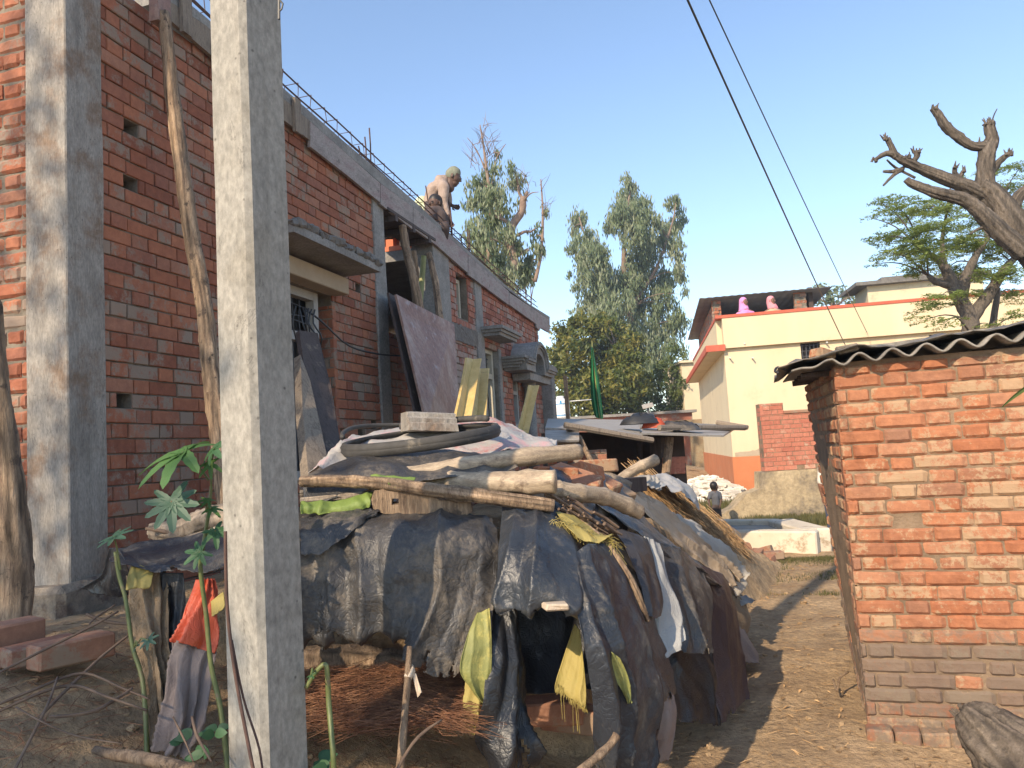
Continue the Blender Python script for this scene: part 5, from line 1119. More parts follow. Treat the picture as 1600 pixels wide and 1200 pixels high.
o = mb.build('weeds', 'leaf_castor'); tag(o, 'low broad-leaved green weeds at the foot of the concrete pole', 'weeds', kind='stuff')
# ------------------------------------------------------------------ small brick hut on the right
HC = G(1358, 1150); HX = Vector((.951, -.309, 0)); HS = Vector((.313, .950, 0))     # corner, along the front, along the side
HX.normalize(); HS = Vector((-HX.y, HX.x, 0))
hut = thing('brick_hut', HC, 'low orange brick hut with a wavy sheet roof on the right of the path', 'hut')
mb = MB(); HH = 1.73
HD = lambda s, z, R: (1. if z < .50 else 0.)*(.7 if z > .40 else 1)*(.9 if R.random() > .05 else .4)*(.8 if z < .14 else 1)
LE = -.035                                                  # the walls lean a little
def lean(vs, z0=0):
    return vs
slab(mb, HC, HX, -HS, .012, 2.4, -.1, HH+.02, -.014, .20, (), 0)
bricks(mb, HC, HX, -HS, 0, 2.4, .02, HH, L=.214, Hc=.0665, joint=.0035, hi=True, rough=.004, zdirt=HD, seed=21, gaps=[(.26, .985)], dep=.07)
slab(mb, HC+HS*.075, HS, -HX, 0, 1.34, -.1, HH, -.014, .18, (), 0)
bricks(mb, HC+HS*.072, HS, -HX, 0, 1.34, .02, HH, L=.214, Hc=.0665, joint=.0035, hi=True, rough=.004, zdirt=HD, seed=22, dep=.06)
# lean the whole box toward the path at the top and batter its far corner
for i, (x, y, z) in enumerate(mb.v):
    d = (Vector((x, y, 0))-Vector((HC.x, HC.y, 0))); a = d.dot(HS)
    sh = -(.07*(z-.75))*max(0, a)/1.3
    x += sh*HX.x; y += sh*HX.y; mb.v[i] = (x, y, z)
mb.build('wall', ['mortar_tan', 'brick_hut'], hut)
mb = MB()
for k in range(5):
    x = .02+.115*k; mb.bbox(HC+HX*(x+.02)-HS*.035+UP*.02, HX*.055, HS*.05, UP*.035, .008, jit=.004, col=(random.random(), random.random(), .7))
mb.build('footing', 'brick_hut', hut)
# roof sheet
e0 = P(1225, 580, 3.52); 
mb = MB(); pit = .142; am = .0225
RO = HC-HX*.195-HS*.085+UP*(HH+.012); rx = (HX+UP*.052).normalized(); ry = (HS+UP*.035).normalized(); rn = rx.cross(ry).normalized()
if rn.z < 0: rn = -rn
rows = []
for j in range(15):
    t = -.0+1.75*j/14; row = []
    for i in range(241):
        s = 2.8*i/240; row.append(RO+rx*s+ry*t+rn*(am*math.sin(2*math.pi*s/pit+.6)*(1 if s > .18 else s/.18*.6)-.02*(1-min(1, s/.2))+.002*nz(s*6, t*5, 3)))
    rows.append(row)
mb.grid(rows); o = mb.build('roof_sheet', 'asbestos', hut, smooth=True); m = o.modifiers.new('thickness', 'SOLIDIFY'); m.thickness = .009; m.offset = 0
mb = MB()
for k in range(4): mb.tube([RO+rx*.05+ry*(.25+.42*k)-rn*.045, RO+rx*2.7+ry*(.25+.42*k)-rn*.045], .018, 7, jit=.2)
mb.build('roof_batten', 'wood_dark', hut)
# dark posts of earth bricks under the roof edge are part of the wall; the plastic on the roof is a thing of its own
rows = []
N_ = 90; mb = MB(); rr_ = []
for j in range(46):
    t = -.03+1.75*j/45; row = []
    for i in range(N_+1):
        s = -.06+2.75*i/N_
        lump = .028*sm(.55, 1.05, s)*(1-sm(.45, .95, t-.1))*(.7+.5*nz(s*3, t*3, 5))+.022*(.5+nz(s*5, t*4, 9))+.03*abs(nz(s*8, t*8, 2))
        edge = -.05*(1-sm(0, .12, s+.06)); edge2 = 0
        fr = .045+.05*nz(s*4, 1, 1)                           # where the sheet starts back from the edge
        row.append(RO+rx*s+ry*(t+fr)+rn*(.022+lump+edge))
    rr_.append(row)
mb.grid(rr_); o = mb.build('roof_plastic', 'tarp_roof', smooth=True); m = o.modifiers.new('t', 'SOLIDIFY'); m.thickness = .004
tag(o, 'crumpled black plastic sheet spread on the roof of the orange brick hut', 'tarpaulin')
loose_brick(RO+rx*.16+ry*.13+rn*.045, .5, .15, (.055, .04, .022), 'orange brick lump weighing down plastic at the left corner of the hut roof', seed=70, mat='brick_hut')
loose_brick(RO+rx*.27+ry*.12+rn*.055, -.4, -.1, (.05, .04, .02), 'small stone chip beside the brick on the hut roof', name='stone_chip', seed=71, mat='mortar_grey')
o = plank('plank', RO+rx*.38+ry*.30+rn*.055, RO+rx*.95+ry*.32+rn*.06, ry*.09, rn*.022, 'asbestos', 'grey strip of sheet lying on the hut roof behind the edge', 'plank')
o = MB().tube([RO-rx*.02+ry*.1-rn*.01, RO-rx*.06+ry*.08+rn*.01, RO-rx*.075+ry*.05-rn*.01, RO-rx*.06+ry*.02-rn*.02], .006, 6, seg=3).build('wire', 'cable', smooth=True); tag(o, 'hooked piece of wire at the left tip of the hut roof', 'wire')
# log against the hut
lg = thing('log', G(1560, 1230, .1), 'large grey weathered log lying against the foot of the orange hut', 'log')
pts = [P(1515, 1118, 3.08), P(1545, 1146, 2.97), P(1590, 1190, 2.82), P(1650, 1250, 2.62), P(1740, 1345, 2.35)]
MB().tube(pts, [.065, .108, .142, .158, .17], 72, jit=.05, seg=6, flat=.75, ridge=.20, rf=6).build('trunk', 'log_wood', lg, smooth=True)
mb = MB(); ax = (pts[1]-pts[0]).normalized(); sd = ax.cross(UP).normalized(); up_ = sd.cross(ax)
for k in range(60):
    a_ = random.uniform(0, 6.28); r_ = random.uniform(.01, .06); p0 = pts[0]+sd*math.cos(a_)*r_+up_*math.sin(a_)*r_*.7
    mb.tube([p0+ax*.05, p0-ax*random.uniform(.005, .05)], [.012, .004], 5, jit=.3)
mb.build('splintered_end', 'log_wood', lg)
o = MB().tube([P(1302, 1062, 4.3), P(1308, 1080, 4.2), P(1312, 1060, 4.25), P(1325, 1050, 4.3)], .006, 6, seg=4, jit=.2).build('stick', 'wood_prop', smooth=True); tag(o, 'curled root lying on the sunny path beside the hut', 'stick')
# leaf tip coming in from the right
lf = thing('reed_leaf', P(1700, 700, 1.3), 'blurred green leaf tip poking in at the right edge before the hut', 'plant')
mb = MB(); rows = []
A_, B__, C__ = P(1566, 636, 1.15), P(1590, 610, 1.17), P(1680, 560, 1.2); 
for i in range(13):
    t = i/12; p = A_*(1-t)**2+B__*2*t*(1-t)+C__*t*t; w_ = .0045*math.sin(math.pi*min(1, t*.9+.02))**.8+.0005; e = Vector((.35, 0, 1)).normalized(); rows.append([p+e*w_, p+Vector((0, .002, 0)), p-e*w_])
mb.grid(rows); mb.build('leaf', 'leaf_small', lf)
MB().tube([C__, P(1700, 600, 1.25), P(1710, 800, 1.3), P(1720, 1300, 1.3)], [.003, .004, .006], 6, seg=3).build('stem', 'stem_green', lf)
# ------------------------------------------------------------------ low shed with flat sheets
sh = thing('shed', G(950, 790, .3), 'low dark open shed under flat pale sheets, beyond the heap', 'shed')
def quadslab(mb, pts, th, mi=0):
    a, b, c = pts[:3]; n = (b-a).cross(c-b).normalized(); n = n if n.z > 0 else -n
    k = len(pts); vs = pts+[p-n*th for p in pts]; mb.add(vs, [tuple(range(k)), tuple(range(k, 2*k))[::-1]]+[(i, i+k, (i+1) % k+k, (i+1) % k) for i in range(k)], mi)
zr = 1.52
def R2(u, v, Y): return P(u, v, Y)
specs = [([(852, 668, 7.6), (1000, 676, 8.2), (1000, 656, 10.5), (856, 654, 10.0)], 'tin'), ([(885, 668, 7.5), (1010, 682, 7.9), (1018, 668, 9.5), (885, 662, 9.2)], 'tin'), ([(1002, 676, 7.8), (1130, 680, 8.3), (1150, 668, 10.2), (1010, 662, 9.9)], 'tin'), ([(1000, 668, 8.9), (1165, 670, 9.2), (1168, 666, 10.4), (1000, 656, 10.6)], 'asbestos'), ([(852, 688, 7.3), (905, 688, 7.4), (905, 672, 7.6), (852, 672, 7.6)], 'tin')]
for sp, m_ in specs:
    mb = MB(); quadslab(mb, [P(*q) for q in sp], .02); mb.build('roof_sheet', m_, sh)
for (a, b, r) in (((882, 664, 7.4), (1020, 688, 7.7), .03), ((1030, 668, 8.0), (1165, 668, 9.2), .03), ((1120, 660, 9.9), (1168, 668, 9.6), .03), ((855, 690, 7.5), (900, 690, 7.5), .035)):
    MB().tube([P(*a), P(*b)], r, 7, jit=.15).build('roof_pole', 'wood_grey', sh)
mb = MB(); bl = P(858, 700, 9.8); br = P(1058, 700, 9.8); 
mb.box((bl+br)/2-UP*.75, (br-bl)/2, Vector((0, .08, 0)), UP*.95); cl = P(858, 700, 7.8)
mb.box((bl+cl)/2-UP*.75, (bl-cl)/2, Vector((.07, 0, 0)), UP*.9)
mb.box((br+P(1060, 700, 8.8))/2-UP*.75, (br-P(1060, 700, 8.8))/2, Vector((.07, 0, 0)), UP*.9)
mb.build('back_wall', 'interior', sh)
mb = MB(); c0 = P(862, 700, 7.7); bricks(mb, Vector((c0.x, c0.y, 0)), Vector((1, .05, 0)).normalized(), Vector((.05, -1, 0)).normalized(), -.05, .55, .4, 1.38, seed=31, mi=1)
slab(mb, Vector((c0.x, c0.y, 0)), Vector((1, .05, 0)).normalized(), Vector((.05, -1, 0)).normalized(), -.05, .55, .2, 1.38, -.008, .2, (), 0); mb.build('side_wall', ['mortar_grey', 'brick_red'], sh)
for (a, b, r, m_) in (((1047, 684, 8.3), (1040, 750, 8.2), .045, 'wood_prop'), ((1030, 684, 8.6), (1030, 752, 8.6), .10, 'wood_dark'), ((905, 682, 7.6), (930, 734, 7.3), .025, 'wood_prop'), ((885, 685, 7.6), (878, 730, 7.5), .05, 'wood_dark'), ((1000, 690, 9.0), (1000, 760, 9.0), .03, 'wood_dark')):
    MB().tube([P(*a), P(*b)], r, 8, jit=.15).build('post', m_, sh)
for i, (u, v, mt, lab, sz) in enumerate(((1000, 664, 'cable', 'dark cloth lump lying on the shed roof', .16), (1022, 670, 'sack_red', 'red rag lying on the shed roof beside the dark lump', .10), (1060, 675, 'tarp_grey', 'torn dark rag hanging over the front of the shed roof', .18))):
    mb = MB(); c = P(u, v, 8.4); rows = []
    for a in range(9):
        rows.append([c+Vector((sz*math.cos(b/12*6.283)*(a/8)**.5*1.4, sz*math.sin(b/12*6.283)*(a/8)**.5, .10*(1-(a/8)**2)*(1+.5*nz(a, b, i, .7))+.01)) for b in range(13)])
    mb.grid(rows); o = mb.build('rag', mt, smooth=True); tag(o, lab, 'rag', 'rags on the shed roof')
for i in range(3): loose_brick(P(1052, 735-i*8, 8.5), .1, 0, (.12, .06, .037), ['brick at the bottom of the small stack by the shed post', 'middle brick of the small stack by the shed post', 'brick on top of the small stack by the shed post'][i], grp='bricks stacked by the shed', seed=80+i, mat='brick_wall')
# ------------------------------------------------------------------ cream house
YC = G(1150, 770, .12); YX = Vector((.985, -.17, 0)).normalized(); YS = Vector((-YX.y, YX.x, 0))
yh = thing('cream_house', YC, 'cream painted flat-roofed house with red trim and terracotta base', 'house')
def yp(s, d, z): return YC+YX*s+YS*d+UP*(z-YC.z)
def onf(u, v):
    q = ray(u, v); t = (YC-Vector((0, 0, H))).dot(YS)/q.dot(YS); X = Vector((0, 0, H))+q*t; return (X-YC).dot(YX), X.z
z_par = onf(1132, 498)[1]; z_band = onf(1136, 545)[1]; z_base = onf(1150, 714)[1]
YL = 15.0; YD = 9.5
mb = MB()
w1 = (onf(1252, 556)[0], onf(1283, 556)[0], onf(1268, 560)[1], onf(1268, 535)[1]); w2 = (onf(1452, 525)[0], onf(1490, 525)[0], onf(1470, 540)[1]-.3, onf(1470, 522)[1])
slab(mb, Vector((YC.x, YC.y, 0)), YX, -YS, 0, YL, z_base, z_band, 0, .23, [w1, w2]); mb.build('front_wall', 'paint_cream', yh)
mb = MB(); slab(mb, Vector((YC.x, YC.y, 0))+YS*.0, YS, -YX, .232, YD, z_base, z_band, 0, .23); mb.build('side_wall', 'paint_cream_stained', yh)
mb = MB(); mb.box(yp(YL/2, .11, (z_base-.3)/2-.2), YX*(YL/2+.02), YS*.135, UP*((z_base+.3)/2+.195)); 
mb.v = []; mb.f = []; mb.m = []; mb.c = []
slab(mb, Vector((YC.x, YC.y, 0)), YX, -YS, -.02, YL, -.6, z_base-.002, .02, .25); slab(mb, Vector((YC.x, YC.y, 0))+YS*.25, YS, -YX, 0, YD, -.6, z_base-.002, .02, .25); mb.build('plinth', 'paint_terracotta', yh)
mb = MB()  # parapet: front proud of the wall, side on a chajja
mb.box(yp(YL/2, .02, (z_par+z_band)/2), YX*(YL/2), YS*.14, UP*((z_par-z_band)/2-.003))
mb.box(yp(.0, YD/2+.17, (z_par+z_band)/2+.02), YX*.12, YS*(YD/2-.005), UP*((z_par-z_band)/2-.024)); mb.build('parapet', 'paint_cream', yh)
mb = MB(); mb.box(yp(YL/2-.1, .02, z_par+.035), YX*(YL/2+.05), YS*.16, UP*.035); mb.box(yp(-.0, YD/2+.2, z_par+.033), YX*.14, YS*(YD/2-.01), UP*.035); mb.build('coping', 'paint_red', yh)
mb = MB(); mb.box(yp(-.18, YD/2+.1, z_band-.02), YX*.20, YS*(YD/2+.2), UP*.03); mb.build('eave', 'paint_cream_stained', yh)
mb = MB(); mb.box(yp(-.40, YD/2+.1, z_band+.02), YX*.025, YS*(YD/2+.23), UP*.075); mb.box(yp(-.20, -.13, z_band+.02), YX*.22, YS*.025, UP*.075); mb.build('eave_trim', 'paint_red', yh)
mb = MB(); mb.box(yp(YL/2, 4.9, z_band+.1), YX*(YL/2-.1), YS*4.6, UP*.06); mb.build('roof_slab', 'concrete_grey', yh)
for w_ in (w1, w2):
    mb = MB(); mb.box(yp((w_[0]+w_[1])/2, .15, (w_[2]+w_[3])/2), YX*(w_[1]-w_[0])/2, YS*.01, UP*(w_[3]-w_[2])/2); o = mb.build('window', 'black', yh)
    g = MB()
    for k in range(5): x = w_[0]+(w_[1]-w_[0])*(k+.5)/5; g.tube([yp(x, .05, w_[2]), yp(x, .05, w_[3])], .012, 5, cap=False)
    for k in range(3): z = w_[2]+(w_[3]-w_[2])*(k+.5)/3; g.tube([yp(w_[0], .05, z), yp(w_[1], .05, z)], .01, 5, cap=False)
    g.build('grille', 'iron_grey', o)
mb = MB(); rows = []
for j in range(7):
    rows.append([yp(.05+1.75*i/30, -.006, z_base-.01+(.02+.30*j/6)*(1 if j == 0 else (.35+.65*abs(nz(i*.37, 2, 1))+.5*(1-abs(i/15-1))**2*.5))) for i in range(31)])
mb.grid(rows); mb.build('peeling_patch', 'plaster_patch', yh)
for (u, v) in ((1162, 538), (1290, 536), (1140, 560), (1175, 560), (1295, 555)):
    s_, z_ = onf(u, v); MB().tube([yp(s_, .0, z_), yp(s_, -.16, z_)], .018, 7).build('spout', 'pvc', yh)
# brick room with a tin roof on top of the cream house
def onr(u, v, d):
    q = ray(u, v); t = (YC+YS*d-Vector((0, 0, H))).dot(YS)/q.dot(YS); X = Vector((0, 0, H))+q*t; return (X-YC).dot(YX), X.z
rm = thing('rooftop_room', yp(1, 5.5, z_band+.16), 'brick lean-to with a dark tin roof standing on the cream house', 'shed')
a = onr(1112, 470, 3.2); b = onr(1262, 466, 3.2); zt = a[1]
mb = MB(); slab(mb, Vector((YC.x, YC.y, 0))+YX*(a[0]), YS, -YX, 3.3, 9.3, z_band+.1, zt-.12, 0, .2, (), 0); bricks(mb, Vector((YC.x, YC.y, 0))+YX*(a[0]), YS, -YX, 3.25, 9.3, z_band+.1, zt-.1, seed=51, rough=.01, Hc=.09, joint=.016); mb.build('side_wall', ['mortar_grey', 'brick_red'], rm)
for x0, x1, zz in ((a[0]-.0, a[0]+.22, zt+.0), (b[0]-.35, b[0]-.05, zt+.02)):
    mb = MB(); slab(mb, Vector((YC.x, YC.y, 0)), YX, -YS, x0, x1, z_band+.1, zz, -3.19, .22, (), 0); bricks(mb, Vector((YC.x, YC.y, 0))+YS*3.18, YX, -YS, x0-.02, x1+.02, z_band+.1, zz, seed=52, Hc=.09, joint=.016, rough=.02); mb.build('pier', ['mortar_grey', 'brick_red'], rm)
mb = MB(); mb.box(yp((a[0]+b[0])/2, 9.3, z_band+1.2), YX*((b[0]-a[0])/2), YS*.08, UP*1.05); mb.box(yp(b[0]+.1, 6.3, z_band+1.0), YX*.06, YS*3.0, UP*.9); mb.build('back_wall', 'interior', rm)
mb = MB(); rows = []
for j in range(2):
    rows.append([yp(a[0]-.35+(b[0]-a[0]+.95)*i/120, 2.9+6.9*j, zt+.03-.25*j+.006*math.sin(i*.9)) for i in range(121)])
mb.grid(rows); o = mb.build('roof_sheet', 'tin_dark', rm, smooth=True); m = o.modifiers.new('t', 'SOLIDIFY'); m.thickness = .02
# stair head further right
ph = thing('stair_room', yp(5, 4, z_band+.2), 'small cream room with an overhanging flat slab on the cream roof, behind the feathery tree', 'room')
c1 = onr(1357, 472, 4.0); c2 = onr(1388, 448, 4.0); zt2 = onr(1370, 446, 4.0)[1]
mb = MB(); slab(mb, Vector((YC.x, YC.y, 0)), YX, -YS, c1[0], c1[0]+3.0, z_band+.16, zt2, -4.0, .2); slab(mb, Vector((YC.x, YC.y, 0))+YX*c1[0], YS, -YX, 4.2, 5.3, z_band+.16, zt2, 0, .2); mb.build('wall', 'paint_cream_stained', ph)
mb = MB(); mb.box(yp(c1[0]+1.4, 4.6, zt2+.05), YX*1.75, YS*.85, UP*.05); mb.box(yp(c1[0]+1.0, 4.6, zt2+.16), YX*.6, YS*.6, UP*.06); mb.build('roof_slab', 'cement_dark', ph)
# pale wall of the next house, seen past its corner
nh = thing('neighbour_house', P(1078, 720, 34), 'pale sunlit house corner just left of the cream house, far behind', 'house')
mb = MB(); c = P(1076, 640, 36); mb.box(c+Vector((1.6, 1, -1.5)), (2.0, 0, 0), (0, 2, 0), (0, 0, 3.6)); mb.build('wall', 'paint_cream', nh)
mb = MB(); mb.box(c+Vector((1.6, .9, 2.15)), (2.1, 0, 0), (0, 2.1, 0), (0, 0, .05)); mb.build('roof_slab', 'paint_cream_stained', nh)
# ------------------------------------------------------------------ yard wall before the house: new brick on old plaster
bw = thing('yard_wall', G(1230, 805, .05), 'red brick yard wall standing on an old stained plaster base before the cream house', 'wall')
WYd = 13.2
def pw(u, v, Y=WYd): return P(u, v, Y)
o0 = P(1196, 736, WYd); e1 = P(1300, 730, WYd); wx = (e1-o0); wx.z = 0; wx.normalize(); wy = Vector((wx.y, -wx.x, 0))
zt = P(1240, 646, WYd).z; zm = P(1240, 734, WYd).z; Lw = 3.2
OO = Vector((o0.x, o0.y, 0))
mb = MB(); slab(mb, OO, wx, wy, 0, Lw, zm, zt, -.006, .22, (), 0); bricks(mb, OO, wx, wy, 0, Lw, zm, zt, seed=61, gaps=[(.62, zm+.04), (.92, zm+.04)], rough=.004); 
zp = P(1210, 630, WYd).z; slab(mb, OO, wx, wy, 0, .40, zt+.001, zp, -.006, .22, (), 0); bricks(mb, OO, wx, wy, 0, .40, zt, zp, seed=62)
bricks(mb, OO, Vector((-wy.x, -wy.y, 0)), -wx, .0, .22, zm, zp, seed=63)
mb.build('brick_wall', ['mortar_tan', 'brick_wall'], bw)
mb = MB(); mb.bbox(OO+wx*(Lw/2+.2)-wy*.11+UP*(zt+.03), wx*(Lw/2-.2), wy*.13, UP*.028, .01); mb.build('coping', 'brick_loose', bw)
mb = MB(); za = -.3; pts = [(-.42, za), (Lw, za), (Lw, zm-.002), (-.10, zm-.002), (-.12, zm-.3), (-.35, zm-.42), (-.60, zm-.62), (-.85, za)]
pts = [(-1.0, za), (Lw, za), (Lw, zm-.003), (-.10, zm-.003), (-.12, zm-.28), (-.40, zm-.36), (-.62, zm-.58), (-.95, zm-.72)]
prism(mb, pts, OO, wx, UP, -wy, -.10, .30); mb.build('plaster_base', 'plaster_old', bw)
# platform of the well / grave: whitewashed kerb round a cement floor
pf = thing('platform', G(1200, 862), 'low whitewashed cement platform with a raised kerb beside the path', 'platform')
A2, B2 = G(1060, 860, .0), G(1281, 862, .0); D2 = Vector((.05, 1.5, 0)); hx = (B2-A2)
hz = .26
mb = MB()
def wallseg(a, b, wdt, z0, z1):
    d = (b-a).normalized(); n = Vector((-d.y, d.x, 0)); mb.bbox((a+b)/2+UP*(z0+z1)/2, (b-a)/2, n*wdt/2, UP*(z1-z0)/2, .02, jit=.01)
wallseg(A2, B2, .22, -.1, hz); wallseg(B2+D2*.04, B2+D2*.96, .34, -.1, hz-.003); wallseg(A2+D2, B2+D2, .2, -.1, hz-.006); mb.build('kerb', 'whitewash', pf)
mb = MB(); mb.box((A2+B2)/2+D2/2+UP*.08, hx/2-hx.normalized()*.05, D2*.48, UP*.10); mb.build('floor', 'platform_floor', pf)
# heap of pale rubble by the cream house
mb = MB(); R_ = random.Random(3)
for k in range(420):
    t = R_.gauss(0, .42); d = R_.gauss(0, .55); h_ = max(0, .62*(1-abs(t)/.95)*(1-abs(d)/1.4)); c = P(1112, 752, 18.0)+Vector((t*1.15-.1, d, 0)); c.z = ground(c.x, c.y)+h_*R_.uniform(.6, 1.0)
    r = R_.uniform(.04, .13); mb.bbox(c, Vector((r, r*R_.uniform(-.5, .5), r*R_.uniform(-.3, .3))), Vector((-r*.3, r*.7, r*R_.uniform(-.3, .3))), Vector((0, 0, r*R_.uniform(.2, .5))), .01, jit=.02, col=(R_.random(), 0, 0))
o = mb.build('rubble', 'rubble_white'); tag(o, 'pile of pale broken rubble at the corner of the cream house', 'rubble', kind='stuff')
# gate and low houses down the lane
gt = thing('lane_gate', G(1072, 728, .3), 'old brick doorway and dark gate at the end of the lane, beyond the shed', 'gate')
c = P(1068, 700, 30); mb = MB(); mb.box(c+Vector((-.5, 0, -.3)), (.28, 0, 0), (0, .2, 0), (0, 0, 1.3)); mb.box(c+Vector((.55, 0, -.3)), (.28, 0, 0), (0, .2, 0), (0, 0, 1.3)); mb.box(c+Vector((0, 0, .9)), (.9, 0, 0), (0, .21, 0), (0, 0, .18)); mb.build('brick_pier', 'brick_old', gt)
mb = MB(); mb.box(c+Vector((0, .1, -.4)), (.30, 0, 0), (0, .03, 0), (0, 0, 1.1)); mb.build('door', 'iron_grey', gt)
bh = thing('tank_house', P(880, 690, 30), 'low brown brick building mostly hidden behind the shed, carrying the water tank', 'house')
c = P(940, 690, 30); mb = MB(); ztk = P(878, 656, 30).z; mb.box(Vector((c.x+.3, 32, ztk/2)), (3.3, 0, 0), (0, 2.0, 0), (0, 0, ztk/2)); mb.build('wall', 'brick_far', bh)
mb = MB(); mb.box(Vector((c.x+.3, 31.9, ztk+.04)), (3.45, 0, 0), (0, 2.1, 0), (0, 0, .05)); mb.build('roof_slab', 'concrete_grey', bh)
tk = thing('water_tank', P(878, 656, 30.6), 'white ribbed plastic water tank with blue bands on a low roof', 'water tank')
c = P(877.5, 656, 30.6); c.z = ztk+.09; r = .36; mb = MB(); prof = [(0, 0), (r, 0)]
for k in range(8): z = .02+k*.08; prof += [(r, z), (r*.97, z+.012), (r, z+.03)]
prof += [(r, .66), (r*.88, .73), (r*.42, .78), (r*.42, .86), (r*.30, .88), (0, .88)]
rows = [[c+Vector((a*math.cos(t), a*math.sin(t), z)) for t in np.linspace(0, 6.28318, 29)] for a, z in prof]; mb.grid([r_[::-1] for r_ in rows]); mb.build('body', 'tank_white', tk, smooth=False)
for z in (.08, .53):
    mb = MB(); mb.grid([[c+Vector((r*1.012*math.cos(t), r*1.012*math.sin(t), z+dz)) for t in np.linspace(0, 6.28318, 29)] for dz in (.04, 0)]); mb.build('blue_band', 'tank_blue', tk)
mb = MB(); mb.box(c+Vector((-.02, -r-.006, .63)), (.035, 0, 0), (0, .003, 0), (0, 0, .055)); mb.build('blue_mark', 'tank_blue', tk)
o = MB().tube([P(845, 630, 30.5), P(863, 626, 30.5)], .02, 6).build('pipe', 'pvc', smooth=True); tag(o, 'short white pipe left of the water tank', 'pipe', 'white pipes by the tank')
o = MB().tube([P(848, 630, 30.5), P(856, 655, 30.5)], .02, 6).build('pipe', 'pvc', smooth=True); tag(o, 'slanting white pipe running down left of the water tank', 'pipe', 'white pipes by the tank')
o = MB().tube([P(891, 627, 30.5), P(928, 624, 30.5)], .02, 6).build('pipe', 'pvc', smooth=True); tag(o, 'white pipe running from the water tank to the green flag', 'pipe', 'white pipes by the tank')
# green flag
fl = thing('green_flag', P(935, 660, 14), 'furled green flag on a bamboo pole beyond the shed', 'flag')
MB().tube([P(944, 700, 14), P(936, 640, 14), P(926, 560, 14), P(925, 533, 14)], [.018, .016, .008], 7).build('flag_pole', 'bamboo_green', fl)
mb = MB(); rows = []
edge = [((924, 540), (927, 545)), ((923, 560), (930, 565)), ((922, 590), (936, 590)), ((923, 615), (938, 612)), ((925, 635), (941, 635)), ((930, 652), (943, 655))]
for (a, b) in edge:
    rows.append([P(a[0]+(b[0]-a[0])*k/10, a[1]+(b[1]-a[1])*k/10, 14+.10*math.sin(k*1.5)) for k in range(11)])
mb.grid(rows); o = mb.build('cloth', 'flag_green', fl, smooth=True); m = o.modifiers.new('s', 'SUBSURF'); m.levels = 2; m.render_levels = 2
mb = MB(); mb.grid([[P(922.5, 562, 13.9), P(922.5, 558, 13.92)], [P(922, 600, 13.9), P(924, 600, 13.92)]]); 
# solar lamp
sl = thing('solar_lamp', P(1013, 700, 24), 'small solar street lamp standing before the trees', 'street lamp')
MB().tube([P(1014, 665, 24), P(1013, 636, 24)], .03, 6).build('post', 'iron_grey', sl)
mb = MB(); mb.box(P(1012, 634, 24), (.17, 0, .03), (0, .1, .06), (0, 0, .012)); mb.build('panel', 'tin', sl)
# ------------------------------------------------------------------ foliage
def leaves(name, cen, L, Wd, mat, parent, mode='rand', seed=1, colf=None):
    R = np.random.default_rng(seed); n = len(cen); cen = np.array(cen)
    if mode == 'droop': d = np.stack([R.normal(0, .28, n), R.normal(0, .28, n), -np.ones(n)], 1)
    elif mode == 'flat': d = np.stack([R.normal(0, 1, n), R.normal(0, 1, n), R.normal(-.1, .25, n)], 1)
    else: d = R.normal(0, 1, (n, 3)); d[:, 2] -= .35
    d /= np.linalg.norm(d, axis=1)[:, None]
    s = R.normal(0, 1, (n, 3))
    if mode == 'flat': s[:, 2] *= .3
    s -= d*(s*d).sum(1)[:, None]; s /= np.linalg.norm(s, axis=1)[:, None]
    l = (L*R.uniform(.6, 1.25, n))[:, None]; w_ = (Wd*R.uniform(.7, 1.2, n))[:, None]
    v = np.stack([cen-d*l*.5, cen+s*w_*.5, cen+d*l*.5, cen-s*w_*.5], 1).reshape(-1, 3)
    base = np.array(parent['_b']); me = bpy.data.meshes.new(name)
    me.vertices.add(4*n); me.vertices.foreach_set('co', (v-base).ravel()); me.loops.add(4*n); me.loops.foreach_set('vertex_index', np.arange(4*n)); me.polygons.add(n); me.polygons.foreach_set('loop_start', np.arange(n)*4)
    try: me.polygons.foreach_set('loop_total', np.full(n, 4))
    except Exception: pass
    me.update(calc_edges=True); me.materials.append(MATS[mat])
    at = me.attributes.new('bc', 'FLOAT_COLOR', 'POINT'); c = np.ones((4*n, 4)); r = R.random(n) if colf is None else np.clip(colf+R.normal(0, .15, n), 0, 1); c[:, 0] = np.repeat(r, 4); at.data.foreach_set('color', c.ravel())
    o = bpy.data.objects.new(name, me); COL.objects.link(o); o.parent = parent; o['_b'] = parent['_b']; return o
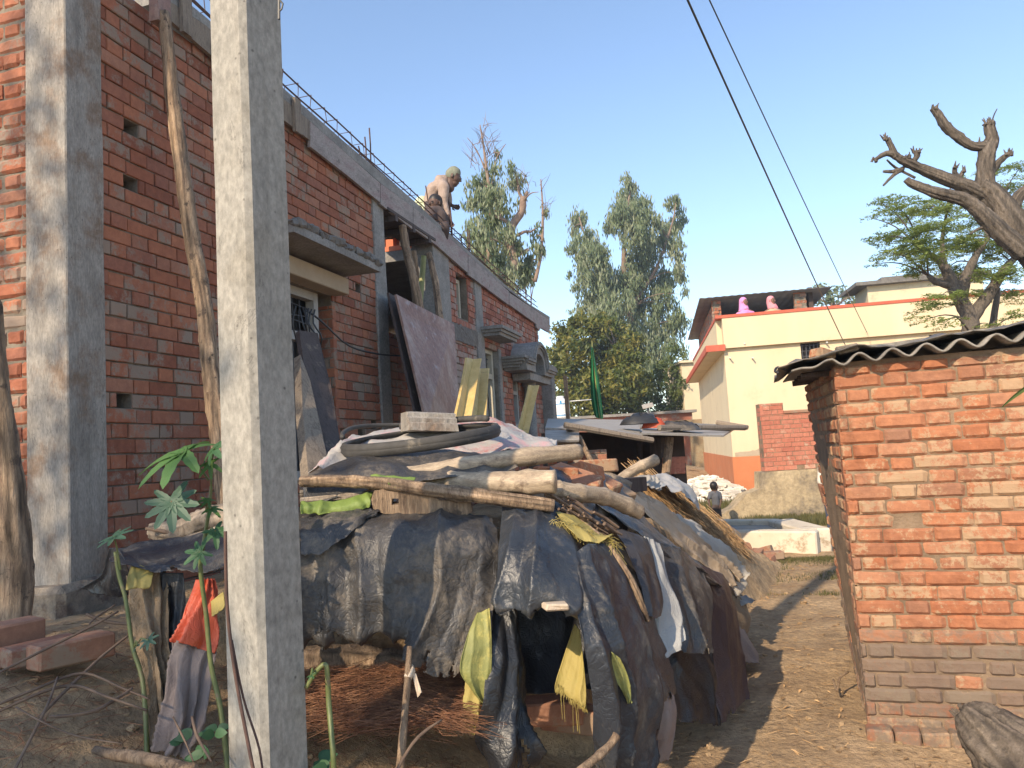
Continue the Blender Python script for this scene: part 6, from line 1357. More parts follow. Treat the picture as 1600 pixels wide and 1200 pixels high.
def tree(name, base, label, cat, group, Y, clumps, trunk, tm, lm, dens, L, Wd, mode, sub, subn, dep=.8, seed=1, flat=1., branches=True, br=.05, bases=None):
    """clumps: (u, v, radius in photo pixels[, weight]) around depth Y; trunk: list of (path, radii)"""
    R = random.Random(seed); t = thing(name, base, label, cat, group); k = Y/F; cen = []; cf = []
    tp = []
    mb = MB()
    for pth, rad in trunk:
        ps = [P(u, v, Y+(dy if dy else 0)) for u, v, dy in pth]; mb.tube(ps, rad, 10, jit=.14, seg=5); tp += [ps[i]*(1-f)+ps[i+1]*f for i in range(len(ps)-1) for f in (0, .33, .66)]+[ps[-1]]
    bm_ = mb
    for cl in clumps:
        u, v, r = cl[:3]; w_ = cl[3] if len(cl) > 3 else 1; Yc = Y+R.uniform(-1, 1)*dep; c = P(u, v, Yc); rr = r*k
        if branches:
            q = min(tp, key=lambda p: (p-c).length+max(0, p.z-c.z)*2.5); m_ = (q+c)/2+Vector((0, 0, (c-q).length*.12)); bm_.tube([q, m_, c], [br, br*.6, br*.22], 6, jit=.1, seg=4)
        for _ in range(int(sub*w_*(r/20)**2)):
            a = Vector((R.gauss(0, 1), R.gauss(0, 1), R.gauss(0, 1))); a = a/a.length*(R.random()**.45)
            sc = c+Vector((a.x*rr, a.y*rr, a.z*rr*flat)); sr = rr*.22+.06; bright = R.random(); fa = R.uniform(0, 6.28); fr_ = name == 'feathery_tree'
            if branches and R.random() < .3: bm_.tube([c+(sc-c)*.1, sc], [br*.2, br*.1], 4, cap=False)
            for _k in range(int(subn*R.uniform(.4, 1.6))):
                if fr_:
                    q_ = R.uniform(-1, 1)*sr*2.4; w2_ = R.gauss(0, sr*.22); cen.append((sc.x+math.cos(fa)*q_-math.sin(fa)*w2_, sc.y+math.sin(fa)*q_+math.cos(fa)*w2_, sc.z+R.gauss(0, .012)-.35*q_*q_)); cf.append(bright); continue
                cen.append((sc.x+R.gauss(0, sr*.6), sc.y+R.gauss(0, sr*.6), sc.z+R.gauss(0, sr*.6*(1.5 if mode == 'droop' else 1)*flat))); cf.append(bright)
    mb.build('trunk', tm, t, smooth=True)
    leaves('crown', cen, L, Wd, lm, t, mode, seed, np.array(cf)); return t, len(cen)
# eucalyptus behind the brick house, left
Y = 21.
tree('eucalyptus_tree', G(800, 700, .5), 'thin eucalyptus with a bare forked reddish trunk behind the brick house roof', 'tree', 'eucalyptus trees', Y,
 [(772, 262, 14, .5), (760, 290, 20), (748, 312, 18), (775, 310, 20), (765, 345, 24), (750, 375, 22), (772, 385, 22), (785, 335, 16), (800, 262, 12, .7), (808, 290, 14, .8), (812, 318, 12, .6), (735, 285, 12, .5), (728, 315, 12, .4), (800, 400, 20), (825, 412, 20), (845, 390, 14, .7), (850, 355, 9, .5), (850, 330, 8, .4), (820, 432, 18), (778, 412, 22), (750, 402, 20), (790, 370, 18, .7), (836, 370, 12, .5), (770, 240, 10, .3), (842, 300, 8, .25), (735, 350, 14, .6), (795, 440, 20), (760, 430, 18)],
 [([(788, 470, 0), (795, 430, 0), (802, 405, 0), (796, 380, 0), (800, 355, 0), (815, 330, 0), (818, 308, 0)], [.20, .16, .13, .11, .09]), ([(818, 312, 0), (824, 300, 0)], [.06, .05]), ([(817, 312, 0), (811, 300, 0), (810, 290, 0)], [.05, .04]), ([(800, 405, 0), (815, 395, 0), (826, 390, 0)], [.07, .05]), ([(800, 358, 0), (790, 345, 0), (775, 338, 0)], [.06, .04]), ([(808, 368, 0), (820, 362, 0), (830, 362, 0)], [.05, .03]), ([(757, 470, .5), (763, 400, .5), (766, 320, .4), (757, 240, .3), (750, 195, .2)], [.10, .07, .04, .015]), ([(836, 440, .3), (846, 390, .3), (848, 330, .3), (845, 280, .3)], [.06, .04, .015]), ([(766, 300, .4), (775, 250, .4), (790, 225, .4)], [.03, .01]), ([(760, 270, .4), (745, 235, .4), (730, 215, .3)], [.025, .008])],
 'bark_red', 'leaf_euc', 1, .19, .048, 'droop', 18, 34, seed=4, br=.03)
mb = MB(); tt = bpy.data.objects['eucalyptus_tree']; R_ = random.Random(9)
for k in range(70):
    u, v = R_.choice([(757, 230), (762, 255), (745, 240), (772, 235), (748, 270), (845, 300), (735, 250), (760, 210), (850, 330), (820, 290)]); a = R_.uniform(-2.4, -.7) ; l = R_.uniform(15, 38)
    p0 = P(u+R_.uniform(-8, 8), v+R_.uniform(-15, 15), Y+.3); p1 = P(u+l*math.cos(a), v+l*math.sin(a), Y+R_.uniform(-.5, 1)); mb.tube([p0, (p0+p1)/2+Vector((R_.uniform(-.05, .05), 0, .04)), p1], [.010, .007, .003], 4, cap=False)
mb.build('bare_twigs', 'bark_far', tt)
# eucalyptus, tall, centre
Y = 42.
tree('eucalyptus_tree', G(975, 700, .5), 'tallest dense eucalyptus with grey-green drooping crown in the middle distance', 'tree', 'eucalyptus trees', Y,
 [(905, 345, 18, .8), (915, 375, 20, .8), (900, 395, 18, .8), (930, 400, 24), (925, 430, 26), (945, 440, 26), (895, 360, 10, .5), (985, 310, 22, .9), (975, 335, 22), (960, 350, 18, .8), (1000, 330, 22), (995, 365, 26), (1025, 345, 16, .7), (1055, 320, 16, .7), (1062, 345, 16, .7), (1045, 365, 20, .8), (1020, 390, 26), (1000, 410, 28), (1050, 395, 20, .8), (1062, 425, 16, .6), (985, 440, 28), (1030, 440, 26), (960, 475, 28), (1000, 480, 30), (1040, 475, 24), (930, 470, 24), (910, 450, 16, .7), (905, 490, 16, .6), (960, 520, 28), (1000, 525, 30), (1040, 520, 26), (1060, 500, 18, .7), (1070, 460, 10, .4), (985, 570, 28), (1030, 560, 28), (1062, 545, 16, .6), (1010, 600, 24), (980, 290, 14, .7), (940, 500, 20), (890, 425, 9, .4)],
 [([(990, 700, 0), (992, 600, 0), (985, 500, 0), (975, 420, 0), (978, 340, 0), (985, 300, 0)], [.30, .24, .17, .09, .04]), ([(985, 500, 0), (945, 440, 0), (915, 370, 0), (905, 340, 0)], [.12, .07, .03]), ([(985, 480, 0), (1025, 420, 0), (1050, 350, 0), (1056, 315, 0)], [.12, .06, .03])],
 'bark_far', 'leaf_euc', 1, .34, .085, 'droop', 22, 36, dep=1.6, seed=6, br=.035)
# mango
Y = 34.
tree('mango_tree', G(925, 720, .4), 'broad dark yellow-green mango tree behind the green flag', 'tree', None, 34.,
 [(905, 505, 18, .9), (880, 525, 20), (930, 510, 22), (960, 520, 22), (985, 535, 20), (870, 555, 20), (905, 545, 28), (940, 550, 30), (975, 560, 26), (998, 560, 14, .8), (865, 585, 18), (895, 590, 30), (935, 595, 32), (975, 600, 30), (1000, 595, 16), (875, 620, 22), (910, 630, 26), (950, 635, 28), (985, 635, 26), (870, 645, 16), (850, 600, 10), (995, 620, 18), (890, 508, 10, .5), (945, 498, 12, .5)],
 [([(928, 720, 0), (930, 660, 0), (928, 600, 0)], [.30, .26, .18]), ([(929, 650, 0), (900, 600, 0), (885, 560, 0)], [.16, .08]), ([(929, 640, 0), (960, 590, 0), (965, 550, 0)], [.16, .08])],
 'bark_far', 'leaf_mango', 1, .27, .10, 'rand', 28, 24, dep=1.4, seed=7, br=.05)
Y = 36.
tree('leafy_tree', G(1045, 730, .4), 'light green loose tree left of the cream house, right of the mango', 'tree', None, Y,
 [(1050, 555, 14, .8), (1035, 575, 18), (1060, 580, 16), (1025, 600, 18), (1050, 605, 22), (1072, 600, 12, .7), (1030, 625, 20), (1058, 630, 20), (1020, 645, 16), (1045, 648, 18), (1075, 625, 10, .6), (1068, 560, 10, .6)],
 [([(1052, 720, 0), (1056, 670, 0), (1050, 610, 0)], [.16, .12, .07]), ([(1055, 670, 0), (1070, 640, 0), (1085, 620, 0)], [.08, .04])],
 'bark_far', 'leaf_small', 1, .22, .08, 'rand', 22, 22, dep=1.0, seed=8, br=.04)
tree('shrub', G(890, 680, 1.), 'low yellowish bushes along the foot of the mango, behind the tank', 'bush', None, 37.,
 [(850, 640, 14), (870, 650, 14), (905, 655, 14), (960, 655, 14), (990, 655, 14), (840, 655, 12), (1010, 660, 12)],
 [([(880, 700, 0), (880, 660, 0)], [.1, .05])], 'bark_far', 'leaf_small', 1, .2, .08, 'rand', 20, 16, dep=1., seed=9)
tree('roundish_tree', G(1310, 600, .4), 'small rounded tree showing above the cream house parapet', 'tree', None, 42.,
 [(1268, 458, 9), (1285, 450, 12), (1300, 455, 14), (1318, 458, 13), (1335, 462, 11), (1347, 466, 8), (1300, 470, 14), (1325, 474, 12), (1275, 470, 10), (1240, 462, 6, .6)],
 [([(1305, 640, 0), (1305, 480, 0)], [.2, .12])], 'bark_far', 'leaf_euc', 1, .26, .10, 'rand', 22, 18, dep=1., seed=10)
# feathery acacia behind the hut
Y = 11.
clu = []; R_ = random.Random(31)
for (u, v, r, w_) in [(1375, 315, 16, .6), (1400, 322, 20, .8), (1430, 325, 22, .9), (1370, 372, 15, .7), (1395, 372, 20, .9), (1425, 370, 24, 1), (1460, 360, 26, 1), (1455, 325, 22, .9), (1480, 330, 22, .8), (1385, 395, 16, .7), (1415, 398, 22, 1), (1450, 395, 26, 1), (1490, 385, 26, 1), (1520, 375, 26, 1), (1515, 340, 22, .8), (1555, 350, 26, .9), (1585, 330, 26, .9), (1580, 290, 20, .7), (1595, 260, 18, .7), (1550, 390, 28, 1), (1590, 385, 24, 1), (1410, 345, 18, .8), (1440, 425, 20, .8), (1475, 425, 24, .8), (1530, 425, 26, .9), (1575, 430, 26, .9), (1470, 462, 18, .7), (1450, 480, 16, .7), (1500, 465, 18, .6), (1545, 460, 22, .8), (1590, 462, 22, .8), (1440, 502, 12, .6), (1475, 505, 14, .6), (1420, 412, 14, .6), (1360, 340, 9, .4), (1365, 412, 8, .4), (1520, 300, 12, .5), (1495, 275, 10, .4), (1545, 270, 12, .4), (1545, 505, 14, .6), (1590, 495, 16, .6)]:
    clu.append((u, v, r*1.15, w_*.95))
tree('feathery_tree', G(1505, 900, .1), 'acacia with fine feathery green sprays behind the orange hut', 'tree', None, Y, clu,
 [([(1520, 640, 0), (1517, 530, 0), (1515, 500, 0), (1502, 470, 0), (1490, 448, 0)], [.13, .12, .11, .09]), ([(1495, 460, 0), (1480, 425, 0), (1468, 408, 0), (1440, 390, 0)], [.10, .06, .03]), ([(1500, 465, 0), (1510, 430, 0), (1525, 400, 0), (1545, 370, 0)], [.10, .06, .03]), ([(1515, 500, 0), (1545, 460, 0), (1570, 420, 0), (1600, 390, 0)], [.10, .07, .03]), ([(1540, 560, .3), (1552, 500, .3), (1560, 450, .3)], [.07, .05, .03]), ([(1475, 415, 0), (1472, 375, 0), (1480, 330, 0)], [.05, .03, .015]), ([(1450, 430, 0), (1462, 440, 0), (1490, 448, 0)], [.03, .05, .06])],
 'bark', 'leaf_acacia', 1, .042, .016, 'flat', 13, 105, dep=1.1, seed=12, flat=.62, br=.016)
# pruned bare tree leaning in from the right
bt = thing('pruned_tree', G(1950, 900, 0), 'thick pruned bare tree with hacked branch stumps leaning in from the right', 'tree')
Yb = 5.2
def bpth(pts): return [P(u, v, Yb+dy) for u, v, dy in pts]
TB = [([(2000, 1050, 0), (1900, 760, 0), (1760, 560, 0), (1640, 415, 0), (1585, 355, 0), (1548, 305, 0), (1530, 290, 0)], [.26, .24, .21, .165, .13, .10, .085]),
 ([(1600, 395, -.12), (1560, 360, -.12), (1530, 330, -.12), (1505, 312, -.12), (1460, 300, -.1), (1425, 287, -.08), (1416, 280, -.08)], [.10, .085, .07, .06, .05, .038, .030]),
 ([(1545, 310, .02), (1515, 295, 0), (1480, 280, 0), (1440, 264, 0), (1410, 250, 0), (1398, 242, 0)], [.085, .075, .065, .05, .04, .035]),
 ([(1400, 246, 0), (1392, 228, 0), (1386, 216, 0)], [.035, .028, .027]), ([(1398, 243, 0), (1385, 240, 0), (1366, 250, 0)], [.03, .026, .014]),
 ([(1425, 255, 0), (1432, 245, 0), (1432, 236, 0)], [.028, .026, .028]), ([(1410, 265, .03), (1398, 272, .03), (1380, 290, .03)], [.022, .018, .008]), ([(1412, 263, .03), (1395, 268, .03), (1380, 268, .03)], [.020, .018, .012]), ([(1430, 278, .03), (1400, 262, .03), (1386, 250, -.05)], [.012, .012, .008]),
 ([(1540, 300, 0), (1540, 270, 0), (1542, 240, 0), (1550, 220, 0), (1547, 202, 0), (1545, 192, 0)], [.085, .080, .075, .058, .048, .055]),
 ([(1548, 228, 0), (1520, 228, 0), (1500, 216, 0), (1478, 198, 0), (1465, 178, 0), (1458, 168, 0)], [.055, .042, .046, .046, .038, .032]),
 ([(1548, 270, 0), (1562, 252, 0), (1577, 240, 0)], [.035, .03, .024]), ([(1500, 285, 0), (1492, 270, 0), (1493, 260, 0)], [.03, .024, .018]), ([(1498, 278, 0), (1505, 268, 0)], [.024, .018]),
 ([(1580, 345, 0), (1590, 310, 0), (1615, 290, 0), (1640, 270, 0)], [.06, .05, .055]), ([(1540, 355, -.1), (1528, 358, -.1), (1515, 366, -.1)], [.014, .012, .008]), ([(1548, 196, 0), (1553, 180, 0), (1558, 170, 0)], [.008, .006, .004])]
for i, (p_, r_) in enumerate(TB):
    MB().tube(bpth(p_), [x*(.80 if i == 0 else .70) for x in r_], 36, jit=.14, seg=6, ridge=.16, rf=5).build('trunk' if i == 0 else 'branch', 'bark', bt, smooth=True)
R_ = random.Random(77)
for (u, v, n) in ((1386, 216, 6), (1432, 236, 6), (1458, 168, 4), (1545, 192, 12), (1577, 240, 9), (1366, 250, 3), (1493, 260, 4), (1418, 245, 5), (1534, 222, 3), (1505, 266, 3)):
    mb = MB()
    for k in range(n):
        a = R_.uniform(-2.6, -.5); l = R_.uniform(4, 10); du = R_.uniform(-5, 5); mb.tube([P(u+du, v+3, Yb+R_.uniform(-.03, .03)), P(u+du+l*math.cos(a), v+l*math.sin(a), Yb)], [.011, .003], 5, jit=.3)
    mb.build('splinters', 'bark', bt)
# tree behind the photographer whose leaves dapple the left column and the bank
R_ = random.Random(41); cen = []
sh_t = thing('shade_tree', (-9.0, -7.0, 0), 'leafy tree standing behind the viewpoint, left of the lane', 'tree')
MB().tube([Vector((-9, -7, -.2)), Vector((-8.8, -6.6, 2)), Vector((-8, -5.5, 4.2)), Vector((-6.8, -4.0, 5.6))], [.25, .2, .15, .08], 10, jit=.1, seg=4).build('trunk', 'bark', sh_t, smooth=True)
def toward(p, t): return Vector(p)+sdir*t
for (p, t, rr, n) in (((-1.6, 2.6, .45), 8.5, 1.0, 1100), ((-1.5, 2.3, .4), 8.0, .7, 600), ((-2.1, 3.5, 1.6), 8.5, .55, 240), ((-2.1, 3.5, 2.6), 8.2, .5, 130), ((-2.0, 3.0, .8), 9.0, .8, 500), ((-2.3, 3.5, 3.4), 9.0, .5, 150)):
    c = toward(p, t)
    for k in range(n):
        cen.append(tuple(c+Vector((R_.gauss(0, rr*.5), R_.gauss(0, rr*.5), R_.gauss(0, rr*.5)))))
leaves('crown', cen, .16, .07, 'leaf_small', sh_t, 'rand', 13)
# ------------------------------------------------------------------ grass
def grass(name, n, fp, label, h=(.03, .09), seed=1):
    R = random.Random(seed); mb = MB()
    for k in range(n):
        x, y = fp(R); z = ground(x, y); hh = R.uniform(*h); a = R.uniform(0, 6.28); w_ = .004+hh*.04; dx, dy = math.cos(a), math.sin(a); l = R.uniform(-.5, .5)*hh
        mb.add([(x-dx*w_, y-dy*w_, z-.01), (x+dx*w_, y+dy*w_, z-.01), (x+l*dy, y+l*dx, z+hh)], [(0, 1, 2)], 0, (R.random(), 0, 0))
    o = mb.build(name, 'grass'); return tag(o, label, 'grass', kind='stuff')
def g1(R):
    while True:
        u, v = R.uniform(1120, 1340), R.uniform(795, 822); p = G(u, v)
        if nz(p.x, p.y, 3, .8) > -.25: return p.x, p.y
grass('grass', 15000, g1, 'dry green grass behind the whitewashed platform', (.05, .13), 1)
def g2(R):
    while True:
        u, v = R.uniform(1140, 1310), 872+60*R.random()**1.6; p = G(u, v)
        if nz(p.x, p.y, 7, 1.6)+R.uniform(-.4, .4) > .1: return p.x, p.y
grass('grass', 7000, g2, 'short trampled grass on the path before the platform', (.012, .04), 2)
def g3(R):
    u, v = R.uniform(1150, 1290), R.uniform(762, 800); p = G(u, v, .05); return p.x, p.y
grass('grass', 5000, g3, 'sparse grass along the foot of the old plaster wall', (.05, .16), 3)
def g4(R):
    u, v = R.uniform(1090, 1150), R.uniform(765, 800); p = G(u, v, .1); return p.x, p.y
grass('grass', 3000, g4, 'sparse weeds below the pale rubble', (.05, .2), 4)
# ------------------------------------------------------------------ people
LAT = [Vector((0, 1, 0))]
def skin(name, parent, nodes, edges, mat, sub=2, vox=None):
    """one continuous skin: rounded limbs between joints, fused into a single surface"""
    mb = MB(); lat = LAT[0]
    def rad(r): return r if isinstance(r, tuple) else (r, r)
    def ring(c, t, r, n=14):
        e1 = lat-t*lat.dot(t); e1 = e1.normalized() if e1.length > .25 else t.orthogonal().normalized(); e2 = t.cross(e1)
        return [c+e1*math.cos(2*math.pi*i/n)*r[0]+e2*math.sin(2*math.pi*i/n)*r[1] for i in range(n)]
    for a, b in edges:
        (pa, ra), (pb, rb) = nodes[a], nodes[b]; ra, rb = rad(ra), rad(rb); t = pb-pa; L = t.length
        if L < 1e-5: continue
        t = t/L; rings = []
        for k in range(5, 0, -1): f = math.sin(k/6*math.pi/2); g = math.cos(k/6*math.pi/2); rings.append(ring(pa-t*min(ra)*f, t, (ra[0]*g, ra[1]*g)))
        for k in range(5): f = k/4; rings.append(ring(pa+t*L*f, t, (ra[0]*(1-f)+rb[0]*f, ra[1]*(1-f)+rb[1]*f)))
        for k in range(1, 6): f = math.sin(k/6*math.pi/2); g = math.cos(k/6*math.pi/2); rings.append(ring(pb+t*min(rb)*f, t, (rb[0]*g, rb[1]*g)))
        n = 14; b0 = [p for r in rings for p in r]; R = len(rings)
        mb.add(b0, [(i*n+k, i*n+(k+1) % n, (i+1)*n+(k+1) % n, (i+1)*n+k) for i in range(R-1) for k in range(n)]+[tuple(range(n))[::-1], tuple((R-1)*n+k for k in range(n))])
    o = mb.build(name, mat, parent, smooth=True)
    m = o.modifiers.new('fuse', 'REMESH'); m.mode = 'VOXEL'; m.use_smooth_shade = True
    small = min(min(rad(r)) for p, r in nodes.values()); m.voxel_size = vox or max(.0042, min(.012, small*.8))
    q_ = o.modifiers.new('soften', 'SMOOTH'); q_.factor = .5; q_.iterations = 3; return o
def hand(nodes, edges, wrist, dirv, side, curl, pre, sz=1.):
    d = dirv.normalized(); s = side.normalized(); n = d.cross(s)
    nodes[pre+'palm'] = (wrist+d*.045*sz, (.030*sz, .016*sz)); edges.append((pre+'wrist', pre+'palm'))
    for i, (off, ln) in enumerate(((-.027, .075), (-.009, .085), (.009, .08), (.026, .062))):
        k = wrist+d*.09*sz+s*off*sz; a = k+d*ln*.45*sz+n*curl*.015*sz; e = k+d*ln*.75*sz+n*curl*.05*sz
        for t_, p_, r_ in (('a', k, .009), ('b', a, .008), ('c', e, .0065)): nodes[pre+'f%d%s' % (i, t_)] = (p_, r_*sz)
        edges += [(pre+'palm', pre+'f%da' % i), (pre+'f%da' % i, pre+'f%db' % i), (pre+'f%db' % i, pre+'f%dc' % i)]
    nodes[pre+'t1'] = (wrist+d*.05*sz-s*.045*sz+n*curl*.01*sz, .010*sz); nodes[pre+'t2'] = (wrist+d*.085*sz-s*.055*sz+n*curl*.03*sz, .008*sz)
    edges += [(pre+'palm', pre+'t1'), (pre+'t1', pre+'t2')]
def head(nodes, edges, neck, c, face, r=.095):
    f = face.normalized(); u = (c-neck).normalized(); f = (f-u*f.dot(u)).normalized()
    nodes['skull'] = (c+u*r*.18-f*r*.12, (r*.80, r*.88)); nodes['crown_top'] = (c+u*r*.30-f*r*.05, (r*.74, r*.80)); nodes['face'] = (c-u*r*.15+f*r*.22, (r*.68, r*.66)); nodes['jaw'] = (c-u*r*.62+f*r*.36, (r*.48, r*.44))
    nodes['brow'] = (c+u*r*.12+f*r*.62, r*.26); nodes['nose'] = (c-u*r*.22+f*r*.98, r*.13); nodes['chin'] = (c-u*r*.88+f*r*.52, r*.22); nodes['nape'] = (c-u*r*.5-f*r*.25, r*.55)
    edges += [('neck', 'nape'), ('nape', 'skull'), ('skull', 'crown_top'), ('skull', 'face'), ('face', 'jaw'), ('jaw', 'chin'), ('brow', 'nose'), ('face', 'brow')]
def face_bits(t, c, u, f, r, mat='hair', ear='skin_dark'):
    s = u.cross(f).normalized(); mb = MB()
    for k in (-1, 1):
        mb.box(c+f*r*.80+s*k*r*.32+u*r*.0, s*r*.12, f*r*.06, u*r*.045); mb.box(c+f*r*.84+s*k*r*.32+u*r*.2, s*r*.17, f*r*.05, u*r*.03)
    mb.box(c+f*r*.80-u*r*.55, s*r*.2, f*r*.05, u*r*.03); mb.build('face_features', mat, t)
    for k in (-1, 1): mb = MB(); mb.bbox(c+s*k*r*.82-f*r*.05-u*r*.08, s*r*.07, f*r*.14, u*r*.22, r*.05); mb.build('ear', ear, t)
# man bending on the roof
Ym = 9.0
def q(u, v, dy=0): return P(u, v, Ym+dy)
man = thing('person', q(688, 372), 'man in beige sweater and knit cap bending forward on the roof edge, holding a bar', 'person')
hc = q(709, 277); neck = q(699, 287)
nodes = {'pelvis': (q(674, 323), (.118, .095)), 'waist': (q(674, 312), (.11, .08)), 'chest': (q(679, 298), (.13, .092)), 'upper': (q(690, 289), (.12, .068)), 'neck': (neck, .055),
 'shL': (q(695, 291, .19), .058), 'elL': (q(698, 318, .22), .05), 'Lwrist': (q(699, 322, .15), .03),
 'shR': (q(693, 293, -.17), .060), 'elR': (q(693, 317, -.2), .043), 'Rwrist': (q(700, 338, -.22), .028),
 'hipL': (q(678, 329, .1), .085), 'kneeL': (q(690, 352, .12), .06), 'footL': (q(688, 385, .12), .045), 'hipR': (q(676, 329, -.1), .085), 'kneeR': (q(688, 353, -.12), .06), 'footR': (q(686, 386, -.12), .045)}
nodes['elL'] = (q(700, 312, .28), .045); nodes['Lwrist'] = (q(703, 320, .2), .028)
edges = [('pelvis', 'waist'), ('waist', 'chest'), ('chest', 'upper'), ('upper', 'neck'), ('upper', 'shL'), ('shL', 'elL'), ('elL', 'Lwrist'), ('upper', 'shR'), ('shR', 'elR'), ('elR', 'Rwrist'), ('pelvis', 'hipL'), ('hipL', 'kneeL'), ('kneeL', 'footL'), ('pelvis', 'hipR'), ('hipR', 'kneeR'), ('kneeR', 'footR')]
fdir = Vector((.93, -.1, -.38)).normalized(); udir = Vector((.38, 0, .92)).normalized()
neck = hc-udir*.14; nodes['neck'] = (neck, .055); head(nodes, edges, neck, hc, fdir, .10)
hand(nodes, edges, nodes['Rwrist'][0], Vector((.3, 0, -1)), Vector((.9, .2, .3)), 1, 'R'); hand(nodes, edges, nodes['Lwrist'][0], Vector((.8, -.2, -.4)), Vector((.2, .1, 1)), 1, 'L')
skin('body', man, nodes, edges, 'skin_dark'); face_bits(man, hc, udir, fdir, .10)
sl_ = {k: (nodes[k][0], tuple(x+.010 for x in nodes[k][1]) if isinstance(nodes[k][1], tuple) else nodes[k][1]+.010) for k in ('waist', 'chest', 'upper', 'shL', 'elL', 'shR', 'elR')}
sl_['hem'] = (q(674, 318), (.118, .09)); sl_['cuffR'] = (nodes['elR'][0]*.12+nodes['Rwrist'][0]*.88, .034); sl_['cuffL'] = (nodes['elL'][0]*.2+nodes['Lwrist'][0]*.8, .036)
skin('sweater', man, sl_, [('waist', 'hem'), ('waist', 'chest'), ('chest', 'upper'), ('upper', 'shL'), ('shL', 'elL'), ('elL', 'cuffL'), ('upper', 'shR'), ('shR', 'elR'), ('elR', 'cuffR')], 'shirt_beige')
tr_ = {'belt': (q(674, 321), (.12, .095)), 'pelvis': (q(675, 325), (.125, .10)), 'hipL': (nodes['hipL'][0], .10), 'kneeL': (nodes['kneeL'][0], .075), 'ankL': (q(688, 380, .12), .06), 'hipR': (nodes['hipR'][0], .10), 'kneeR': (nodes['kneeR'][0], .075), 'ankR': (q(686, 382, -.12), .06)}
skin('trousers', man, tr_, [('belt', 'pelvis'), ('pelvis', 'hipL'), ('hipL', 'kneeL'), ('kneeL', 'ankL'), ('pelvis', 'hipR'), ('hipR', 'kneeR'), ('kneeR', 'ankR')], 'trouser_dark')
cp = {'a': (hc+udir*.028-fdir*.022, (.088, .095)), 'b': (hc+udir*.050-fdir*.016, (.080, .088)), 'c': (hc+udir*.06-fdir*.03, (.07, .08))}
skin('knit_cap', man, cp, [('a', 'b'), ('b', 'c')], 'cap_knit')
o = MB().tube([q(700, 308, -.05), q(703, 325, -.18), q(705, 345, -.25), q(706, 372, -.25)], .012, 7).build('iron_bar', 'rust', smooth=True); tag(o, 'dark iron bar held upright by the man in the knit cap', 'bar')
# worker crouching in front of him: black hair
def simple_person(label, pelvis, chest, neck, hc, face, up, arms, legs, body, shirt, trous, r=.1, hair=True, extra=None, scale=1., hairlong=False, lat=None):
    LAT[0] = up.cross(face).normalized() if lat is None else lat
    t = thing('person', pelvis-UP*.25*scale, label, 'person'); s = scale
    nd = {'pelvis': (pelvis, (.12*s, .095*s)), 'chest': (chest, (.135*s, .095*s)), 'upper': (chest*.35+neck*.65, (.11*s, .085*s)), 'neck': (neck, .05*s)}
    ed = [('pelvis', 'chest'), ('chest', 'upper'), ('upper', 'neck')]
    f = face.normalized(); u = up.normalized(); head(nd, ed, neck, hc, f, r)
    sh = {'chest': (chest, (.145*s, .105*s)), 'hem': (pelvis+(chest-pelvis)*.15, (.132*s, .105*s)), 'upper': (nd['upper'][0], (.115*s, .085*s))}; se = [('hem', 'chest'), ('chest', 'upper')]
    for i, (a, b, c) in enumerate(arms):
        k = 'AB'[i]; nd[k+'s'] = (a, .055*s); nd[k+'e'] = (b, .042*s); nd[k+'wrist'] = (c, .028*s); ed += [('upper', k+'s'), (k+'s', k+'e'), (k+'e', k+'wrist')]
        hand(nd, ed, c, (c-b), Vector((.3, 1, .1)), .6, k, s)
        sh[k+'s'] = (a, .068*s); sh[k+'e'] = (a*.25+b*.75, .058*s); se += [('upper', k+'s'), (k+'s', k+'e')]
    tr = {'belt': (pelvis+(chest-pelvis)*.1, (.125*s, .10*s)), 'pel': (pelvis, (.132*s, .11*s))}; te = [('belt', 'pel')]
    for i, (a, b, c, d) in enumerate(legs):
        k = 'LR'[i]; nd[k+'h'] = (a, .078*s); nd[k+'k'] = (b, .058*s); nd[k+'a'] = (c, .036*s); nd[k+'t'] = (d, (.04*s, .028*s)); ed += [('pelvis', k+'h'), (k+'h', k+'k'), (k+'k', k+'a'), (k+'a', k+'t')]
        tr[k+'h'] = (a, .092*s); tr[k+'k'] = (b, .068*s); te += [('pel', k+'h'), (k+'h', k+'k')]
        if not hairlong and extra != 'shorts': tr[k+'a'] = (c+(b-c)*.12, .058*s); te.append((k+'k', k+'a'))
    skin('body', t, nd, ed, body); skin('shirt', t, sh, se, shirt); skin('trousers', t, tr, te, trous); face_bits(t, hc, u, f, r)
    if hair:
        hr = {'a': (hc+u*r*.30-f*r*.24, (r*.86, r*.90)), 'b': (hc+u*r*.42-f*r*.10, (r*.80, r*.84)), 'c': (hc+u*r*.5-f*r*.0, (r*.68, r*.7)), 'd': (hc-u*r*.25-f*r*.40, (r*.68, r*.55))}
        skin('hair', t, hr, [('d', 'a'), ('a', 'b'), ('b', 'c')], 'hair')
    return t
Ym = 8.75
simple_person('black-haired worker crouching on the roof edge in front of the bending man', q(684, 358), q(682, 341), q(680, 329), q(679, 318), Vector((-.55, -.75, -.2)), UP, [(q(674, 332, -.1), q(670, 345, -.2), q(678, 352, -.25)), (q(692, 334, .1), q(697, 348, 0), q(690, 354, -.2))], [(q(680, 360, -.1), q(674, 352, -.35), q(678, 372, -.3), q(674, 374, -.4)), (q(690, 360, .1), q(694, 356, -.3), q(692, 376, -.2), q(688, 378, -.3))], 'skin_dark', 'trouser_dark', 'trouser_dark', .095)
Ym = 9.1
